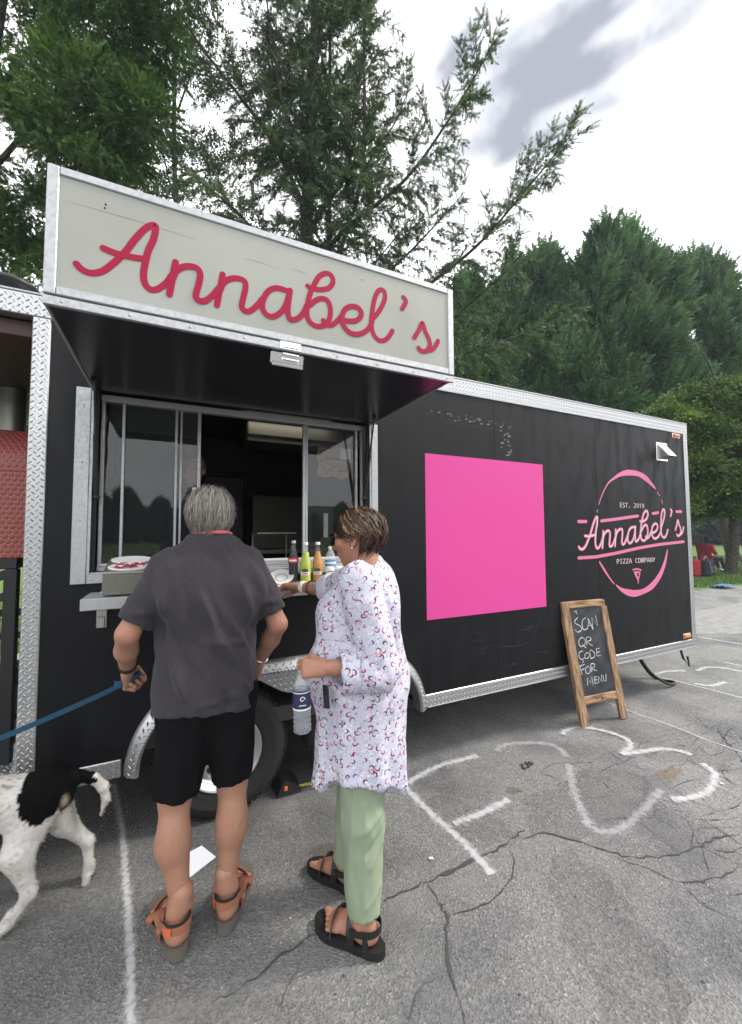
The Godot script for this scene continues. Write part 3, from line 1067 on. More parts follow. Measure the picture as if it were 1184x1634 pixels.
func arch_y(x: float) -> float:   # lower edge of the black panel over the wheels
	var c := 0.70
	var u := absf(x - c)
	if u < 0.42:
		return 0.86
	if u > 0.90:
		return -1.0
	var t := (u - 0.42) / 0.48
	return 0.39 + 0.47 * sqrt(maxf(0.0, 1.0 - t * t))

func trailer() -> void:
	var t := thing("food_trailer", "long black food trailer with a pink panel, round pizza logo and raised serving hatch", "food trailer", V(2.2, 0, -1.2))
	var o := -t.position
	t.position = Vector3.ZERO
	# near wall in butted pieces round the hatch and the wheel arch
	var w := MB.new()
	var low := PackedVector2Array()
	low.append(Vector2(-0.56, 1.395)); low.append(Vector2(-0.56, 0.47)); low.append(Vector2(-0.201, 0.47))
	var ax := -0.199
	for k in 41:
		var x := -0.199 + 1.798 * k / 40.0
		low.append(Vector2(x, maxf(0.42, arch_y(x))))
	low.append(Vector2(1.601, 0.47)); low.append(Vector2(4.955, 0.47)); low.append(Vector2(4.955, 1.395))
	w.slab(low, Vector3.ZERO, Vector3.RIGHT, Vector3.UP, 0.05)
	for q in [[-0.56, -0.385, 1.395, 2.345], [1.185, 4.955, 1.395, 2.345], [-0.56, 4.955, 2.345, 2.665]]:
		w.slab(PackedVector2Array([Vector2(q[0], q[2]), Vector2(q[1], q[2]), Vector2(q[1], q[3]), Vector2(q[0], q[3])]), Vector3.ZERO, Vector3.RIGHT, Vector3.UP, 0.05)
	part("side_wall", w.done(), M.skin, t)
	# thin seams where the sheets overlap
	for x in [2.28, 3.50]:
		boxp("panel_seam", V(x, 0.48, 0.0), V(x + 0.004, 2.66, 0.0012), M.skin, t, 0.0)
	# the other walls, floor and roof
	boxp("far_wall", V(-0.56, 0.47, -2.45), V(4.955, 2.70, -2.40), M.skin, t)
	boxp("rear_wall", V(4.955, 0.47, -2.45), V(5.0, 2.70, -0.002), M.skin, t)
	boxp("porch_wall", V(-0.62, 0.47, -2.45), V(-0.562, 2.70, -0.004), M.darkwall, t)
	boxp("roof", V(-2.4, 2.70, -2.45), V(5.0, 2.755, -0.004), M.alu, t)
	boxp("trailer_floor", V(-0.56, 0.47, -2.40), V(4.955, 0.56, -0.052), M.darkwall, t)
	boxp("chassis_rail", V(-2.6, 0.40, -0.60), V(4.9, 0.469, -0.50), M.matblack, t)
	boxp("chassis_rail", V(-2.6, 0.40, -1.95), V(4.9, 0.469, -1.85), M.matblack, t)
	boxp("axle", V(0.26, 0.33, -2.2), V(0.34, 0.40, -0.2), M.matblack, t)
	boxp("axle", V(1.12, 0.33, -2.2), V(1.20, 0.40, -0.2), M.matblack, t)
	# tread plate trims
	var trims := [["corner_trim", V(-0.635, 0.47, 0.0), V(-0.562, 2.664, 0.006)], ["rear_corner_trim", V(4.955, 0.39, 0.0), V(5.024, 2.664, 0.006)],
		["top_trim", V(-2.4, 2.664, 0.0), V(5.024, 2.772, 0.007)], ["bottom_trim", V(1.602, 0.39, 0.0), V(4.955, 0.472, 0.006)], ["bottom_trim", V(-0.56, 0.385, 0.0), V(-0.215, 0.472, 0.006)]]
	for q in trims:
		var m := boxp(q[0], q[1] + V(0, 0, -0.06), q[2], M.plate, t, 0.004)
		var a: Vector3 = q[1]
		var e: Vector3 = q[2]
		tread(m, V(a.x, a.y, e.z), V(e.x - a.x, 0, 0), V(0, e.y - a.y, 0))
	boxp("trim_edge", V(-0.56, 2.658, 0.0), V(4.955, 2.664, 0.009), M.alu, t, 0.001)
	boxp("trim_edge", V(-2.4, 2.772, -0.06), V(5.024, 2.782, 0.010), M.alu, t, 0.002)
	boxp("trim_edge", V(1.62, 0.383, -0.03), V(5.02, 0.390, 0.008), M.alu, t, 0.001)
	wheel_arch(t)
	for x in [0.28, 1.14]:
		for z in [-0.05, -2.40]:
			wheel(t, V(x, 0.362, z), 1.0 if z > -1.0 else -1.0)
	hatch(t)
	graphics(t)
	porch(t)
	# marker lamps
	for p in [V(4.815, 2.628, 0.0), V(4.85, 0.515, 0.0)]:
		var b := MB.new()
		b.box(p + V(0, 0, 0.012), V(0.11, 0.036, 0.022), 0.008)
		part("marker_lamp", b.done(), M.amber, t)
		var c := MB.new()
		c.box(p + V(0, 0, 0.003), V(0.135, 0.05, 0.006), 0.002)
		part("lamp_base", c.done(), M.chrome, t)
	# wall vent: flanged plate with a sloped hood
	var vb := MB.new()
	vb.box(V(4.545, 2.432, 0.003), V(0.19, 0.19, 0.006), 0.002)
	var vent := part("wall_vent", vb.done(), M.chrome, t)
	var hb := MB.new()
	var a0 := V(4.475, 2.505, 0.006)
	var a1 := V(4.615, 2.505, 0.006)
	var b0 := V(4.475, 2.375, 0.105)
	var b1 := V(4.615, 2.375, 0.105)
	var c0 := V(4.475, 2.355, 0.006)
	var c1 := V(4.615, 2.355, 0.006)
	hb.poly([a0, a1, b1, b0], V(0, 0.6, 1)); hb.poly([a0, b0, c0], V(-1, 0, 0)); hb.poly([a1, b1, c1], V(1, 0, 0)); hb.poly([b0, b1, c1, c0], V(0, -1, 0.1))
	part("vent_hood", hb.done(), M.steel, vent)
	# pale scratches and glue ghosts left by an older sign
	var sc := MB.new()
	for k in 70:
		var p := Vector2(lerpf(1.62, 2.50, pow(rng.randf(), 0.8)), 2.47 + rng.randf_range(-0.025, 0.03)) if k < 40 else Vector2(2.40 + rng.randf_range(-0.05, 0.06), lerpf(2.22, 2.42, rng.randf()))
		var s := rng.randf_range(0.004, 0.014) * (1.6 if k % 7 == 0 else 1.0)
		sc.poly([V(p.x - s, p.y, 0.0015), V(p.x, p.y - s * 0.5, 0.0015), V(p.x + s * rng.randf_range(0.6, 1.6), p.y + s * 0.2, 0.0015), V(p.x, p.y + s * 0.5, 0.0015)], Vector3.BACK)
	part("glue_flecks", sc.done(), mat(0.15, 0.155, 0.16, 0.7), t, "stuff")
	var gh := MB.new()
	for k in 26:
		var x := 1.80 + k * 0.021
		gh.poly([V(x, 2.405 + rng.randf() * 0.01, 0.0012), V(x + rng.randf_range(0.008, 0.017), 2.405, 0.0012), V(x + 0.014, 2.442 - k * 0.0006, 0.0012), V(x, 2.44, 0.0012)], Vector3.BACK)
	part("glue_ghost", gh.done(), mat(0.006, 0.006, 0.007, 0.7), t, "stuff")
	var scr := MB.new()
	for k in 34:
		var p := Vector2(1.9 + rng.randf() * 1.25, 0.55 + rng.randf() * 0.32)
		var l := rng.randf_range(0.02, 0.16)
		var h := rng.randf_range(0.0006, 0.0016)
		var sl := rng.randf_range(-0.1, 0.14) if k % 4 else 1.4
		scr.poly([V(p.x, p.y, 0.0012), V(p.x + l, p.y + l * sl, 0.0012), V(p.x + l, p.y + l * sl + h, 0.0012), V(p.x, p.y + h, 0.0012)], Vector3.BACK)
	part("wall_scratches", scr.done(), mat(0.10, 0.10, 0.11, 0.6), t, "stuff")
	# rear stabiliser hoses under the corner
	var hs := MB.new()
	hs.tube(smooth_path([V(4.35, 0.42, -0.25), V(4.42, 0.18, -0.14), V(4.58, 0.05, -0.06), V(4.78, 0.02, -0.10), V(4.74, 0.03, -0.30), V(4.55, 0.36, -0.4)], 6), [0.013], 8)
	part("drain_hose", hs.done(), M.black, t)
	var hk := MB.new()
	hk.tube([V(4.90, 0.40, -0.1), V(4.93, 0.25, -0.08), V(4.98, 0.17, -0.05), V(4.97, 0.27, -0.06)], [0.012], 8)
	part("tie_hook", hk.done(), M.black, t)
	var jk := MB.new()
	jk.box(V(4.6, 0.2, -1.9), V(0.08, 0.4, 0.08), 0.004)
	part("stabiliser_jack", jk.done(), M.matblack, t)
	rebase(t, V(2.2, 0, -1.2))

func wheel_arch(t: Node3D) -> void:
	# outer flare: a rounded band that follows the arch
	var band := MB.new()
	var outer := []
	for k in 61:
		var x := -0.203 + 1.806 * k / 60.0
		outer.append(Vector2(x, maxf(0.385, arch_y(clampf(x, -0.1999, 1.5999)))))
	var path := [Vector2(-0.203, 0.385)]
	# walk the curve by equal lengths
	var fine := []
	for k in 41:
		var a := PI - (PI / 2) * k / 40.0
		fine.append(Vector2(0.28 + 0.48 * cos(a), 0.39 + 0.47 * sin(a)))
	for k in range(1, 40):
		fine.append(Vector2(0.28 + 0.84 * k / 40.0, 0.86))
	for k in 41:
		var a := PI / 2 - (PI / 2) * k / 40.0
		fine.append(Vector2(1.12 + 0.48 * cos(a), 0.39 + 0.47 * sin(a)))
	var rows := []
	for i in fine.size():
		var d: Vector2 = (fine[mini(i + 1, fine.size() - 1)] - fine[maxi(i - 1, 0)]).normalized()
		var nn := Vector2(d.y, -d.x)          # towards the wheels
		var p: Vector2 = fine[i]
		var row := []
		for e in [[-0.004, 0.0], [-0.004, 0.012], [0.004, 0.017], [0.012, 0.036], [0.050, 0.058], [0.062, 0.055], [0.066, 0.045], [0.066, -0.05]]:
			row.append(V(p.x + nn.x * e[0], p.y + nn.y * e[0], e[1]))
		rows.append(row)
	band.grid(rows, false, 1.0, V(0.7, 0.3, -0.3))
	var f := part("wheel_arch_flare", band.done(), M.plate, t)
	var xf := []
	for i in range(1, fine.size() - 1):
		for s in 2:
			var d: Vector2 = (fine[i + 1] - fine[i - 1]).normalized()
			var nn := Vector2(d.y, -d.x)
			var q: Vector2 = fine[i] + nn * (0.022 if (i + s) % 2 else 0.040)
			var e := V(d.x, d.y, 0)
			var up := V(-nn.x * 0.45, -nn.y * 0.45, 0.9).normalized()
			var a := PI / 4 if i % 2 else -PI / 4
			var bx := e.rotated(up, a)
			if s == 0:
				xf.append(Transform3D(Basis(bx, up, bx.cross(up)), V(q.x, q.y, 0.0445 if (i + s) % 2 else 0.0545)))
	many("tread_bars", M["_tread"], M.bars, xf, f)
	# spandrel plate that dips between the two wheels
	var o := PackedVector2Array()
	for k in 21:
		var x := 0.30 + 0.82 * k / 20.0
		o.append(Vector2(x, 0.805))
	for k in 21:
		var x := 1.12 - 0.82 * k / 20.0
		var u := absf(x - 0.71)
		o.append(Vector2(x, 0.655 + 0.135 * smoothstep(0.05, 0.34, u)))
	var sp := MB.new()
	sp.slab(o, V(0, 0, 0.012), Vector3.RIGHT, Vector3.UP, 0.006)
	var s := part("spandrel_plate", sp.done(), M.plate, t)
	tread(s, V(0.36, 0.655, 0.012), V(0.70, 0, 0), V(0, 0.15, 0), func(p): return p.y > 0.668 + 0.135 * smoothstep(0.05, 0.34, absf(p.x - 0.71)))
	# dark inside of the wheel well
	var well := MB.new()
	var rw := []
	for p in fine:
		var q := Vector2(0.7, 0.39).lerp(p, 0.985)
		rw.append([V(q.x, q.y, -0.052), V(q.x, q.y, -0.42)])
	well.grid(rw)
	part("wheel_well", well.done(), M.matblack, t)
	boxp("well_back", V(-0.19, 0.46, -0.45), V(1.60, 0.87, -0.42), M.matblack, t)

func wheel(t: Node3D, at: Vector3, s: float) -> void:
	var z := V(0, 0, s)
	var b := MB.new()
	var prof := [Vector2(0.205, -0.20), Vector2(0.24, -0.215), Vector2(0.325, -0.215), Vector2(0.352, -0.195), Vector2(0.362, -0.16), Vector2(0.363, -0.06), Vector2(0.354, -0.022), Vector2(0.332, 0.0), Vector2(0.300, 0.010), Vector2(0.296, 0.013), Vector2(0.290, 0.011), Vector2(0.245, 0.004), Vector2(0.238, 0.006), Vector2(0.220, 0.0), Vector2(0.207, -0.012)]
	b.lathe(at, z, prof, 56)
	# tread blocks
	for k in 60:
		var a := TAU * k / 60.0
		var o := V(cos(a), sin(a), 0)
		for row in 3:
			var bs := Basis(o, V(-sin(a), cos(a), 0), Vector3.BACK)
			b.box(at + o * 0.363 + z * (-0.045 - 0.058 * row), V(0.010, 0.028, 0.046), 0.002, bs)
	var w := part("wheel", b.done(), M.tyre, t)
	var r := MB.new()
	var rp := [Vector2(0.206, -0.15), Vector2(0.206, -0.012), Vector2(0.212, 0.004), Vector2(0.206, 0.008), Vector2(0.194, -0.002), Vector2(0.186, -0.022), Vector2(0.178, -0.024), Vector2(0.168, -0.034), Vector2(0.160, -0.060), Vector2(0.150, -0.066), Vector2(0.120, -0.052), Vector2(0.092, -0.040), Vector2(0.085, -0.042), Vector2(0.045, -0.042), Vector2(0.043, -0.005), Vector2(0.036, 0.0), Vector2(0.0, 0.002)]
	r.lathe(at, z, rp, 48)
	var rim := part("rim", r.done(), M.rim, w)
	for k in 8:
		var a := TAU * k / 8.0 + 0.2
		var c := MB.new()
		c.lathe(at + V(cos(a), sin(a), 0) * 0.122 + z * -0.053, z, [Vector2(0.0, 0.007), Vector2(0.017, 0.006), Vector2(0.019, 0.0)], 14)
		part("rim_hole", c.done(), M.matblack, rim)
	for k in 6:
		var a := TAU * k / 6.0 + 0.5
		var c := MB.new()
		c.lathe(at + V(cos(a), sin(a), 0) * 0.068 + z * -0.042, z, [Vector2(0.012, 0.0), Vector2(0.011, 0.018), Vector2(0.006, 0.024), Vector2(0, 0.025)], 6)
		part("lug_nut", c.done(), M.chrome, rim)

const SCRIPT := {
"A": [[-295,2465,-282,2452,-263,2446,-241,2451,-218,2468,-190,2504,-163,2545,-134,2601,-105,2647,-83,2666,-75,2659,-81,2615,-96,2569,-104,2524,-108,2481,-101,2448,-83,2436,-60,2447,-37,2474,-22,2503], [-224,2539,-191,2533,-148,2533,-107,2538]],
"n": [[-11,2555,-19,2500,-28,2434], [-21,2487,-9,2522,10,2542,34,2553,59,2552,69,2531,64,2492,56,2453,64,2436,86,2439,111,2464,132,2498]],
"nn": [[145,2555,137,2499,127,2433], [135,2486,148,2522,169,2543,196,2554,221,2551,227,2530,220,2489,214,2451,225,2436,246,2441,271,2469,288,2496]],
"a": [[396,2554,367,2557,341,2555,312,2535,293,2497,290,2463,306,2440,332,2439,361,2463,382,2502,396,2557], [397,2560,391,2515,388,2473,398,2443,429,2454,453,2485,463,2512]],
"b": [[469,2598,486,2593,513,2645,542,2671,568,2671,577,2645,560,2615,524,2597,493,2593], [486,2593,472,2542,465,2492,474,2455,502,2440,535,2448,558,2475,566,2516,557,2553,535,2562,506,2549,477,2519], [535,2469,547,2456,572,2460,598,2484,613,2505]],
"e": [[617,2493,647,2493,686,2506,706,2535,694,2559,663,2561,630,2539,617,2499,626,2465,655,2444,694,2447,734,2474,757,2513]],
"l": [[757,2524,796,2579,820,2634,816,2668,792,2665,770,2622,757,2554,753,2501,768,2455,799,2440,831,2457,857,2497]],
"'": [[915,2665,928,2649,908,2610]],
"s": [[971,2490,996,2531,1015,2568,1031,2531,1051,2499,1054,2467,1035,2441,1009,2435,993,2446], [1041,2443,1071,2456,1092,2483,1101,2501]]}

func script_letters(parent: Node3D, xf: Transform2D, z: float, width: float, m: Material, inner: Material = null) -> void:
	var k := 0
	for key in SCRIPT:
		var b := MB.new()
		var b2 := MB.new()
		for s in SCRIPT[key]:
			var p := []
			for q in smooth_path(mm2(s), 6):
				p.append(xf * (q as Vector2))
			b.stroke(p, [width], V(0, 0, z), Vector3.RIGHT, Vector3.UP, 0.0006 * (k % 4))
			b2.stroke(p, [width * 0.42], V(0, 0, z), Vector3.RIGHT, Vector3.UP, 0.0034 + 0.0006 * (k % 4))
			k += 1
		var o := part("letter", b.done(), m, parent)
		if inner:
			part("letter_core", b2.done(), inner, o)

func lettering(text: String, at: Vector3, cap: float, width: float, m: Material, parent: Node3D) -> void:
	var tm := TextMesh.new()
	var f := SystemFont.new()
	f.font_names = PackedStringArray(["Droid Sans Mono"])
	tm.font = f
	tm.text = text
	tm.font_size = 64
	tm.depth = 0.001
	tm.pixel_size = cap / 0.72 / 64.0
	tm.horizontal_alignment = HORIZONTAL_ALIGNMENT_LEFT
	tm.vertical_alignment = VERTICAL_ALIGNMENT_BOTTOM
	var o := part("lettering", tm, m, parent)
	var ab := tm.get_aabb()
	o.scale = V(width / ab.size.x, cap / ab.size.y, 1)
	o.position = at - V(ab.position.x * o.scale.x, ab.position.y * o.scale.y, 0)

func graphics(t: Node3D) -> void:
	boxp("pink_panel", V(1.623, 0.985, 0.0), V(2.809, 2.177, 0.0016), M.pink, t, 0.0)
	var logo := Node3D.new()
	logo.name = "round_logo"
	t.add_child(logo)
	script_letters(logo, Transform2D(Vector2(1.182, 0.096), Vector2(0.002, 1.237), Vector2(3.574, -1.55)), 0.002, 0.030, M.logopink, M.logowhite)
	var z := 0.002
	var parts := [[[3519,1857,3568,1941,3656,2052,3752,2111,3850,2154,3969,2179,4130,2177,4252,2139,4334,2092,4412,2040], [0.010, 0.012, 0.014, 0.024, 0.040, 0.058, 0.050, 0.060, 0.040, 0.012]], [[3498,1801,3494,1786], [0.014]], [[4441,2006,4474,1974], [0.010]], [[4502,1933,4525,1895], [0.009]],
		[[3505,1328,3576,1244,3644,1171,3700,1121], [0.018, 0.024, 0.016, 0.012]], [[3729,1107,3805,1061,3899,1029,4006,1012,4137,1022,4285,1068,4420,1162,4517,1286,4571,1418], [0.012, 0.034, 0.062, 0.066, 0.050, 0.066, 0.060, 0.044, 0.014]],
		[[3990,1237,4050,1244,4116,1229], [0.016]]]
	for q in parts:
		var sp := smooth_path(mm2(q[0]), 6) if q[0].size() > 4 else mm2(q[0])
		var arcs := MB.new()
		arcs.stroke(sp, q[1], Vector3.ZERO, Vector3.RIGHT, Vector3.UP, z)
		part("logo_arc", arcs.done(), M.logopink, logo)
	z = 0.0024
	for q in [[3235,1697,3339,1698], [3546,1705,3749,1723,4103,1760], [4345,1787,4439,1798], [4761,1814,4856,1816], [3223,1375,3458,1378,3731,1403,4124,1449,4442,1475,4878,1497]]:
		var bars := MB.new()
		bars.stroke(mm2(q), [0.029], Vector3.ZERO, Vector3.RIGHT, Vector3.UP, z)
		part("logo_bar", bars.done(), M.logopink, logo)
	lettering("EST. 2019", V(3.829, 1.837, 0.0025), 0.046, 0.375, M.logowhite, logo)
	lettering("PIZZA COMPANY", V(3.750, 1.302, 0.0025), 0.046, 0.605, M.logowhite, logo)
	var sl := MB.new()
	sl.slab(PackedVector2Array([Vector2(3.999, 1.219), Vector2(4.045, 1.224), Vector2(4.103, 1.214), Vector2(4.092, 1.172), Vector2(4.075, 1.145), Vector2(4.066, 1.105), Vector2(4.058, 1.098), Vector2(4.052, 1.13), Vector2(4.038, 1.158), Vector2(4.016, 1.182)]), V(0, 0, 0.0035), Vector3.RIGHT, Vector3.UP, 0.001)
	part("logo_slice", sl.done(), M.logopink, logo)
	var ho := MB.new()
	ho.slab(PackedVector2Array([Vector2(4.052, 1.205), Vector2(4.072, 1.205), Vector2(4.078, 1.185), Vector2(4.066, 1.168), Vector2(4.050, 1.180)]), V(0, 0, 0.0043), Vector3.RIGHT, Vector3.UP, 0.0006)
	part("logo_slice_hole", ho.done(), M.skin, logo)

func hatch(t: Node3D) -> void:
	# opening trim
	for q in [["left", V(-0.449, 1.357, 0.0), V(-0.385, 2.34, 0.022)], ["right", V(1.185, 1.357, 0.0), V(1.232, 2.335, 0.022)], ["low", V(-0.384, 1.357, 0.0), V(1.184, 1.400, 0.020)]]:
		var m := boxp("hatch_frame", q[1], q[2], M.alu, t, 0.003)
		for k in 4:
			var sb := MB.new()
			var p: Vector3 = (q[1] as Vector3).lerp(q[2], 0.5)
			if q[0] == "low":
				p.x = lerpf(-0.36, 1.1, k / 3.0)
			else:
				p.y = lerpf(1.38, 2.25, k / 3.0)
			sb.lathe(V(p.x, p.y, q[2].z), Vector3.BACK, [Vector2(0.005, 0.0), Vector2(0.004, 0.002), Vector2(0.0, 0.003)], 8)
			part("screw", sb.done(), M.steel, m)
	# reveal of the opening
	boxp("hatch_reveal", V(-0.3848, 1.40, -0.11), V(-0.372, 2.34, 0.018), M.alu, t, 0.001)
	boxp("hatch_reveal", V(1.172, 1.40, -0.11), V(1.1848, 2.34, 0.018), M.alu, t, 0.001)
	boxp("hatch_sill", V(-0.3718, 1.388, -0.11), V(1.1718, 1.412, 0.016), M.alu, t, 0.002)
	# black rubber seal just inside the frame
	boxp("hatch_seal", V(-0.3718, 1.413, -0.01), V(-0.352, 2.338, 0.004), M.matblack, t, 0.002)
	boxp("hatch_seal", V(1.152, 1.413, -0.01), V(1.1718, 2.338, 0.004), M.matblack, t, 0.002)
	# window unit: rails, sash stiles, panes
	var zz := -0.07
	boxp("window_rail", V(-0.352, 2.300, zz - 0.02), V(1.152, 2.334, zz + 0.03), M.alu, t, 0.003)
	boxp("window_rail", V(-0.352, 1.413, zz - 0.02), V(1.152, 1.440, zz + 0.03), M.alu, t, 0.003)
	boxp("window_track", V(-0.35, 1.4405, zz - 0.012), V(1.15, 1.450, zz + 0.020), M.white, t, 0.001)
	for q in [[-0.350, 0.018, 0.026], [-0.256, 0.014, 0.022], [-0.002, 0.014, 0.004], [0.024, 0.012, -0.008], [0.114, 0.018, 0.022], [0.733, 0.018, 0.022], [0.757, 0.014, 0.004], [1.100, 0.016, 0.014], [1.134, 0.016, 0.026]]:
		boxp("window_stile", V(q[0], 1.4505, zz + q[2] - 0.022), V(q[0] + q[1], 2.2995, zz + q[2]), M.alu, t, 0.002)
	for q in [[-0.331, -0.257, 0.004], [-0.241, -0.003, 0.004], [0.013, 0.113, -0.016], [0.752, 1.099, -0.006]]:
		boxp("window_pane", V(q[0], 1.451, zz + q[2] - 0.004), V(q[1], 2.299, zz + q[2]), M.glass, t, 0.0)
	boxp("window_latch", V(0.092, 1.815, zz + 0.0), V(0.1135, 1.865, zz + 0.02), M.white, t, 0.003)
	boxp("window_latch", V(0.7515, 1.80, zz + 0.005), V(0.766, 1.86, zz + 0.016), M.steel, t, 0.003)
	# raised hatch lid with its aluminium edges
	var lid := MB.new()
	lid.box(V(0.406, 2.349, 0.455), V(1.560, 0.024, 0.880), 0.002)
	var ld := part("hatch_lid", lid.done(), M.lid, t)
	boxp("lid_edge", V(-0.378, 2.316, 0.896), V(1.190, 2.346, 0.912), M.alu, ld, 0.002)
	boxp("lid_edge", V(-0.384, 2.330, 0.010), V(-0.3745, 2.363, 0.8955), M.alu, ld, 0.002)
	boxp("lid_edge", V(1.1865, 2.330, 0.010), V(1.196, 2.363, 0.8955), M.alu, ld, 0.002)
	boxp("lid_hinge", V(-0.385, 2.352, 0.0), V(1.190, 2.372, 0.014), M.alu, t, 0.004)
	for k in 9:
		var sb := MB.new()
		sb.lathe(V(-0.33 + k * 0.185, 2.331, 0.912), Vector3.BACK, [Vector2(0.005, 0.0), Vector2(0.004, 0.002), Vector2(0.0, 0.003)], 8)
		part("screw", sb.done(), M.steel, ld)
	# latch with its paddle, hanging under the front edge
	var lb := MB.new()
	lb.box(V(0.400, 2.332, 0.914), V(0.085, 0.034, 0.008), 0.003)
	lb.box(V(0.400, 2.332, 0.919), V(0.060, 0.020, 0.006), 0.002)
	part("latch_plate", lb.done(), M.chrome, ld)
	var lp := MB.new()
	lp.box(V(0.395, 2.300, 0.865), V(0.135, 0.05, 0.05), 0.006, Basis(Vector3.RIGHT, 0.35))
	lp.box(V(0.405, 2.308, 0.892), V(0.07, 0.012, 0.014), 0.003)
	lp.box(V(0.405, 2.286, 0.894), V(0.07, 0.010, 0.014), 0.003)
	lp.box(V(0.395, 2.272, 0.872), V(0.125, 0.016, 0.04), 0.003, Basis(Vector3.RIGHT, 0.35))
	part("latch_paddle", lp.done(), M.chrome, ld)
	# gas struts
	for s in [[V(1.135, 1.835, 0.012), V(1.13, 2.328, 0.175)], [V(-0.352, 1.79, 0.012), V(-0.350, 2.328, 0.175)]]:
		var g := MB.new()
		var a: Vector3 = s[0]
		var b: Vector3 = s[1]
		g.tube([a, a.lerp(b, 0.55)], [0.011], 10)
		g.tube([a.lerp(b, 0.55), b], [0.006], 8)
		for e in [a, b]:
			g.box(e, V(0.03, 0.022, 0.022), 0.006)
		part("gas_strut", g.done(), M.black, t)
	# sign board that stands on the lid's edge
	var sg := MB.new()
	sg.box(V(0.406, 2.5585, 0.900), V(1.552, 0.418, 0.018), 0.001)
	var sb := part("sign_board", sg.done(), M.signface, t)
	for q in [[V(-0.378, 2.350, 0.889), V(-0.346, 2.770, 0.915)], [V(1.158, 2.350, 0.889), V(1.190, 2.770, 0.915)]]:
		boxp("sign_frame", q[0], q[1], M.alu, sb, 0.003)
	boxp("sign_frame", V(-0.3455, 2.742, 0.889), V(1.1575, 2.770, 0.915), M.alu, sb, 0.003)
	boxp("sign_frame", V(-0.3455, 2.350, 0.889), V(1.1575, 2.378, 0.915), M.alu, sb, 0.003)
	script_letters(sb, Transform2D.IDENTITY, 0.9102, 0.0215, M.signred)
	# long grey rub marks and two screw holes on the face
	for q in [[-0.33, 0.06, 2.664, 0.0035], [0.22, 0.34, 2.640, 0.003], [0.40, 0.47, 2.650, 0.003], [0.70, 0.72, 2.69, 0.009]]:
		var rb := MB.new()
		rb.stroke([Vector2(q[0], q[2]), Vector2((q[0] + q[1]) * 0.5, q[2] + 0.001), Vector2(q[1], q[2] - 0.006)], [0.0005, q[3], 0.0005], V(0, 0, 0.9094), Vector3.RIGHT, Vector3.UP, 0.0)
		part("rub_mark", rb.done(), M.rub, sb)
	for p in [V(-0.222, 2.690, 0.9095), V(-0.224, 2.677, 0.9095)]:
		var hb := MB.new()
		hb.lathe(p, Vector3.BACK, [Vector2(0.0035, 0.0), Vector2(0.0, 0.0004)], 8)
		part("screw_hole", hb.done(), M.matblack, sb)
	# serving shelf with its brackets
	var sh := boxp("serving_shelf", V(-0.362, 1.266, 0.045), V(1.02, 1.318, 0.285), M.alu, t, 0.003)
	boxp("shelf_bracket", V(-0.315, 1.3185, 0.022), V(-0.255, 1.40, 0.034), M.alu, sh, 0.002)
	boxp("shelf_bracket", V(-0.315, 1.3185, 0.0345), V(-0.255, 1.325, 0.13), M.alu, sh, 0.002)
	boxp("shelf_bracket", V(0.90, 1.3185, 0.022), V(0.96, 1.40, 0.034), M.alu, sh, 0.002)
	boxp("shelf_back", V(-0.36, 1.268, 0.001), V(1.02, 1.312, 0.0445), M.black, t, 0.003)
	# draw latch below the shelf
	var dl := MB.new()
	dl.box(V(-0.315, 1.185, 0.008), V(0.045, 0.10, 0.012), 0.003)
	dl.box(V(-0.315, 1.165, 0.018), V(0.028, 0.055, 0.012), 0.003)
	dl.box(V(-0.315, 1.235, 0.008), V(0.03, 0.05, 0.008), 0.002)
	part("draw_latch", dl.done(), M.steel, t)
	# inside of the trailer
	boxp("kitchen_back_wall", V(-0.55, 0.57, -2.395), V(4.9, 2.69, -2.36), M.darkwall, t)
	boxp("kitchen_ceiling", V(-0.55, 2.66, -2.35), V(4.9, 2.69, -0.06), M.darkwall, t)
	var hood := boxp("extractor_hood", V(0.58, 2.49, -1.75), V(2.6, 2.615, -1.26), mat(0.30, 0.29, 0.25, 0.5), t, 0.01)
	boxp("hood_lip", V(0.58, 2.44, -1.75), V(2.6, 2.489, -1.28), M.steel, hood, 0.004)
	var lampm := mat(1, 1, 1, 0.5)
	lampm.emission_enabled = true
	lampm.emission = Color(1.0, 0.97, 0.9)
	lampm.emission_energy_multiplier = 1.1
	var tb := MB.new()
	tb.box(V(0.94, 2.634, -1.2), V(0.82, 0.018, 0.03), 0.005)
	part("ceiling_lamp_tube", tb.done(), lampm, t)
	var al := AreaLight3D.new()
	al.name = "lamp_light"
	al.area_size = Vector2(0.8, 0.03)
	al.light_energy = 0.03
	al.light_color = Color(1.0, 0.97, 0.9)
	al.shadow_enabled = true
	al.area_range = 8.0
	al.rotation_degrees = V(-90, 0, 0)
	t.add_child(al)
	al.position = V(0.94, 2.618, -1.2)
	# cooler door, counter, rack and a tablet stand seen dimly
	var cd := boxp("cooler_door", V(0.30, 1.10, -2.35), V(0.72, 2.25, -2.30), mat(0.10, 0.10, 0.095, 0.4), t, 0.02)
	boxp("door_frame", V(0.26, 1.06, -2.36), V(0.76, 2.30, -2.335), M.black, cd, 0.01)
	boxp("work_counter", V(0.25, 1.40, -2.3), V(2.6, 1.44, -1.7), M.steel, t, 0.004)
	boxp("prep_table", V(-0.5, 1.31, -0.55), V(1.6, 1.345, -0.14), M.steel, t, 0.004)
	boxp("warming_cabinet", V(0.72, 1.445, -2.2), V(1.35, 2.0, -1.8), mat(0.16, 0.155, 0.13, 0.45, 0.3), t, 0.01)
	var rk := boxp("order_rack", V(0.56, 1.60, -0.95), V(0.86, 1.612, -0.65), M.steel, t, 0.003)
	for x in [0.57, 0.845]:
		boxp("rack_leg", V(x, 1.35, -0.94), V(x + 0.012, 1.599, -0.928), M.steel, rk, 0.002)
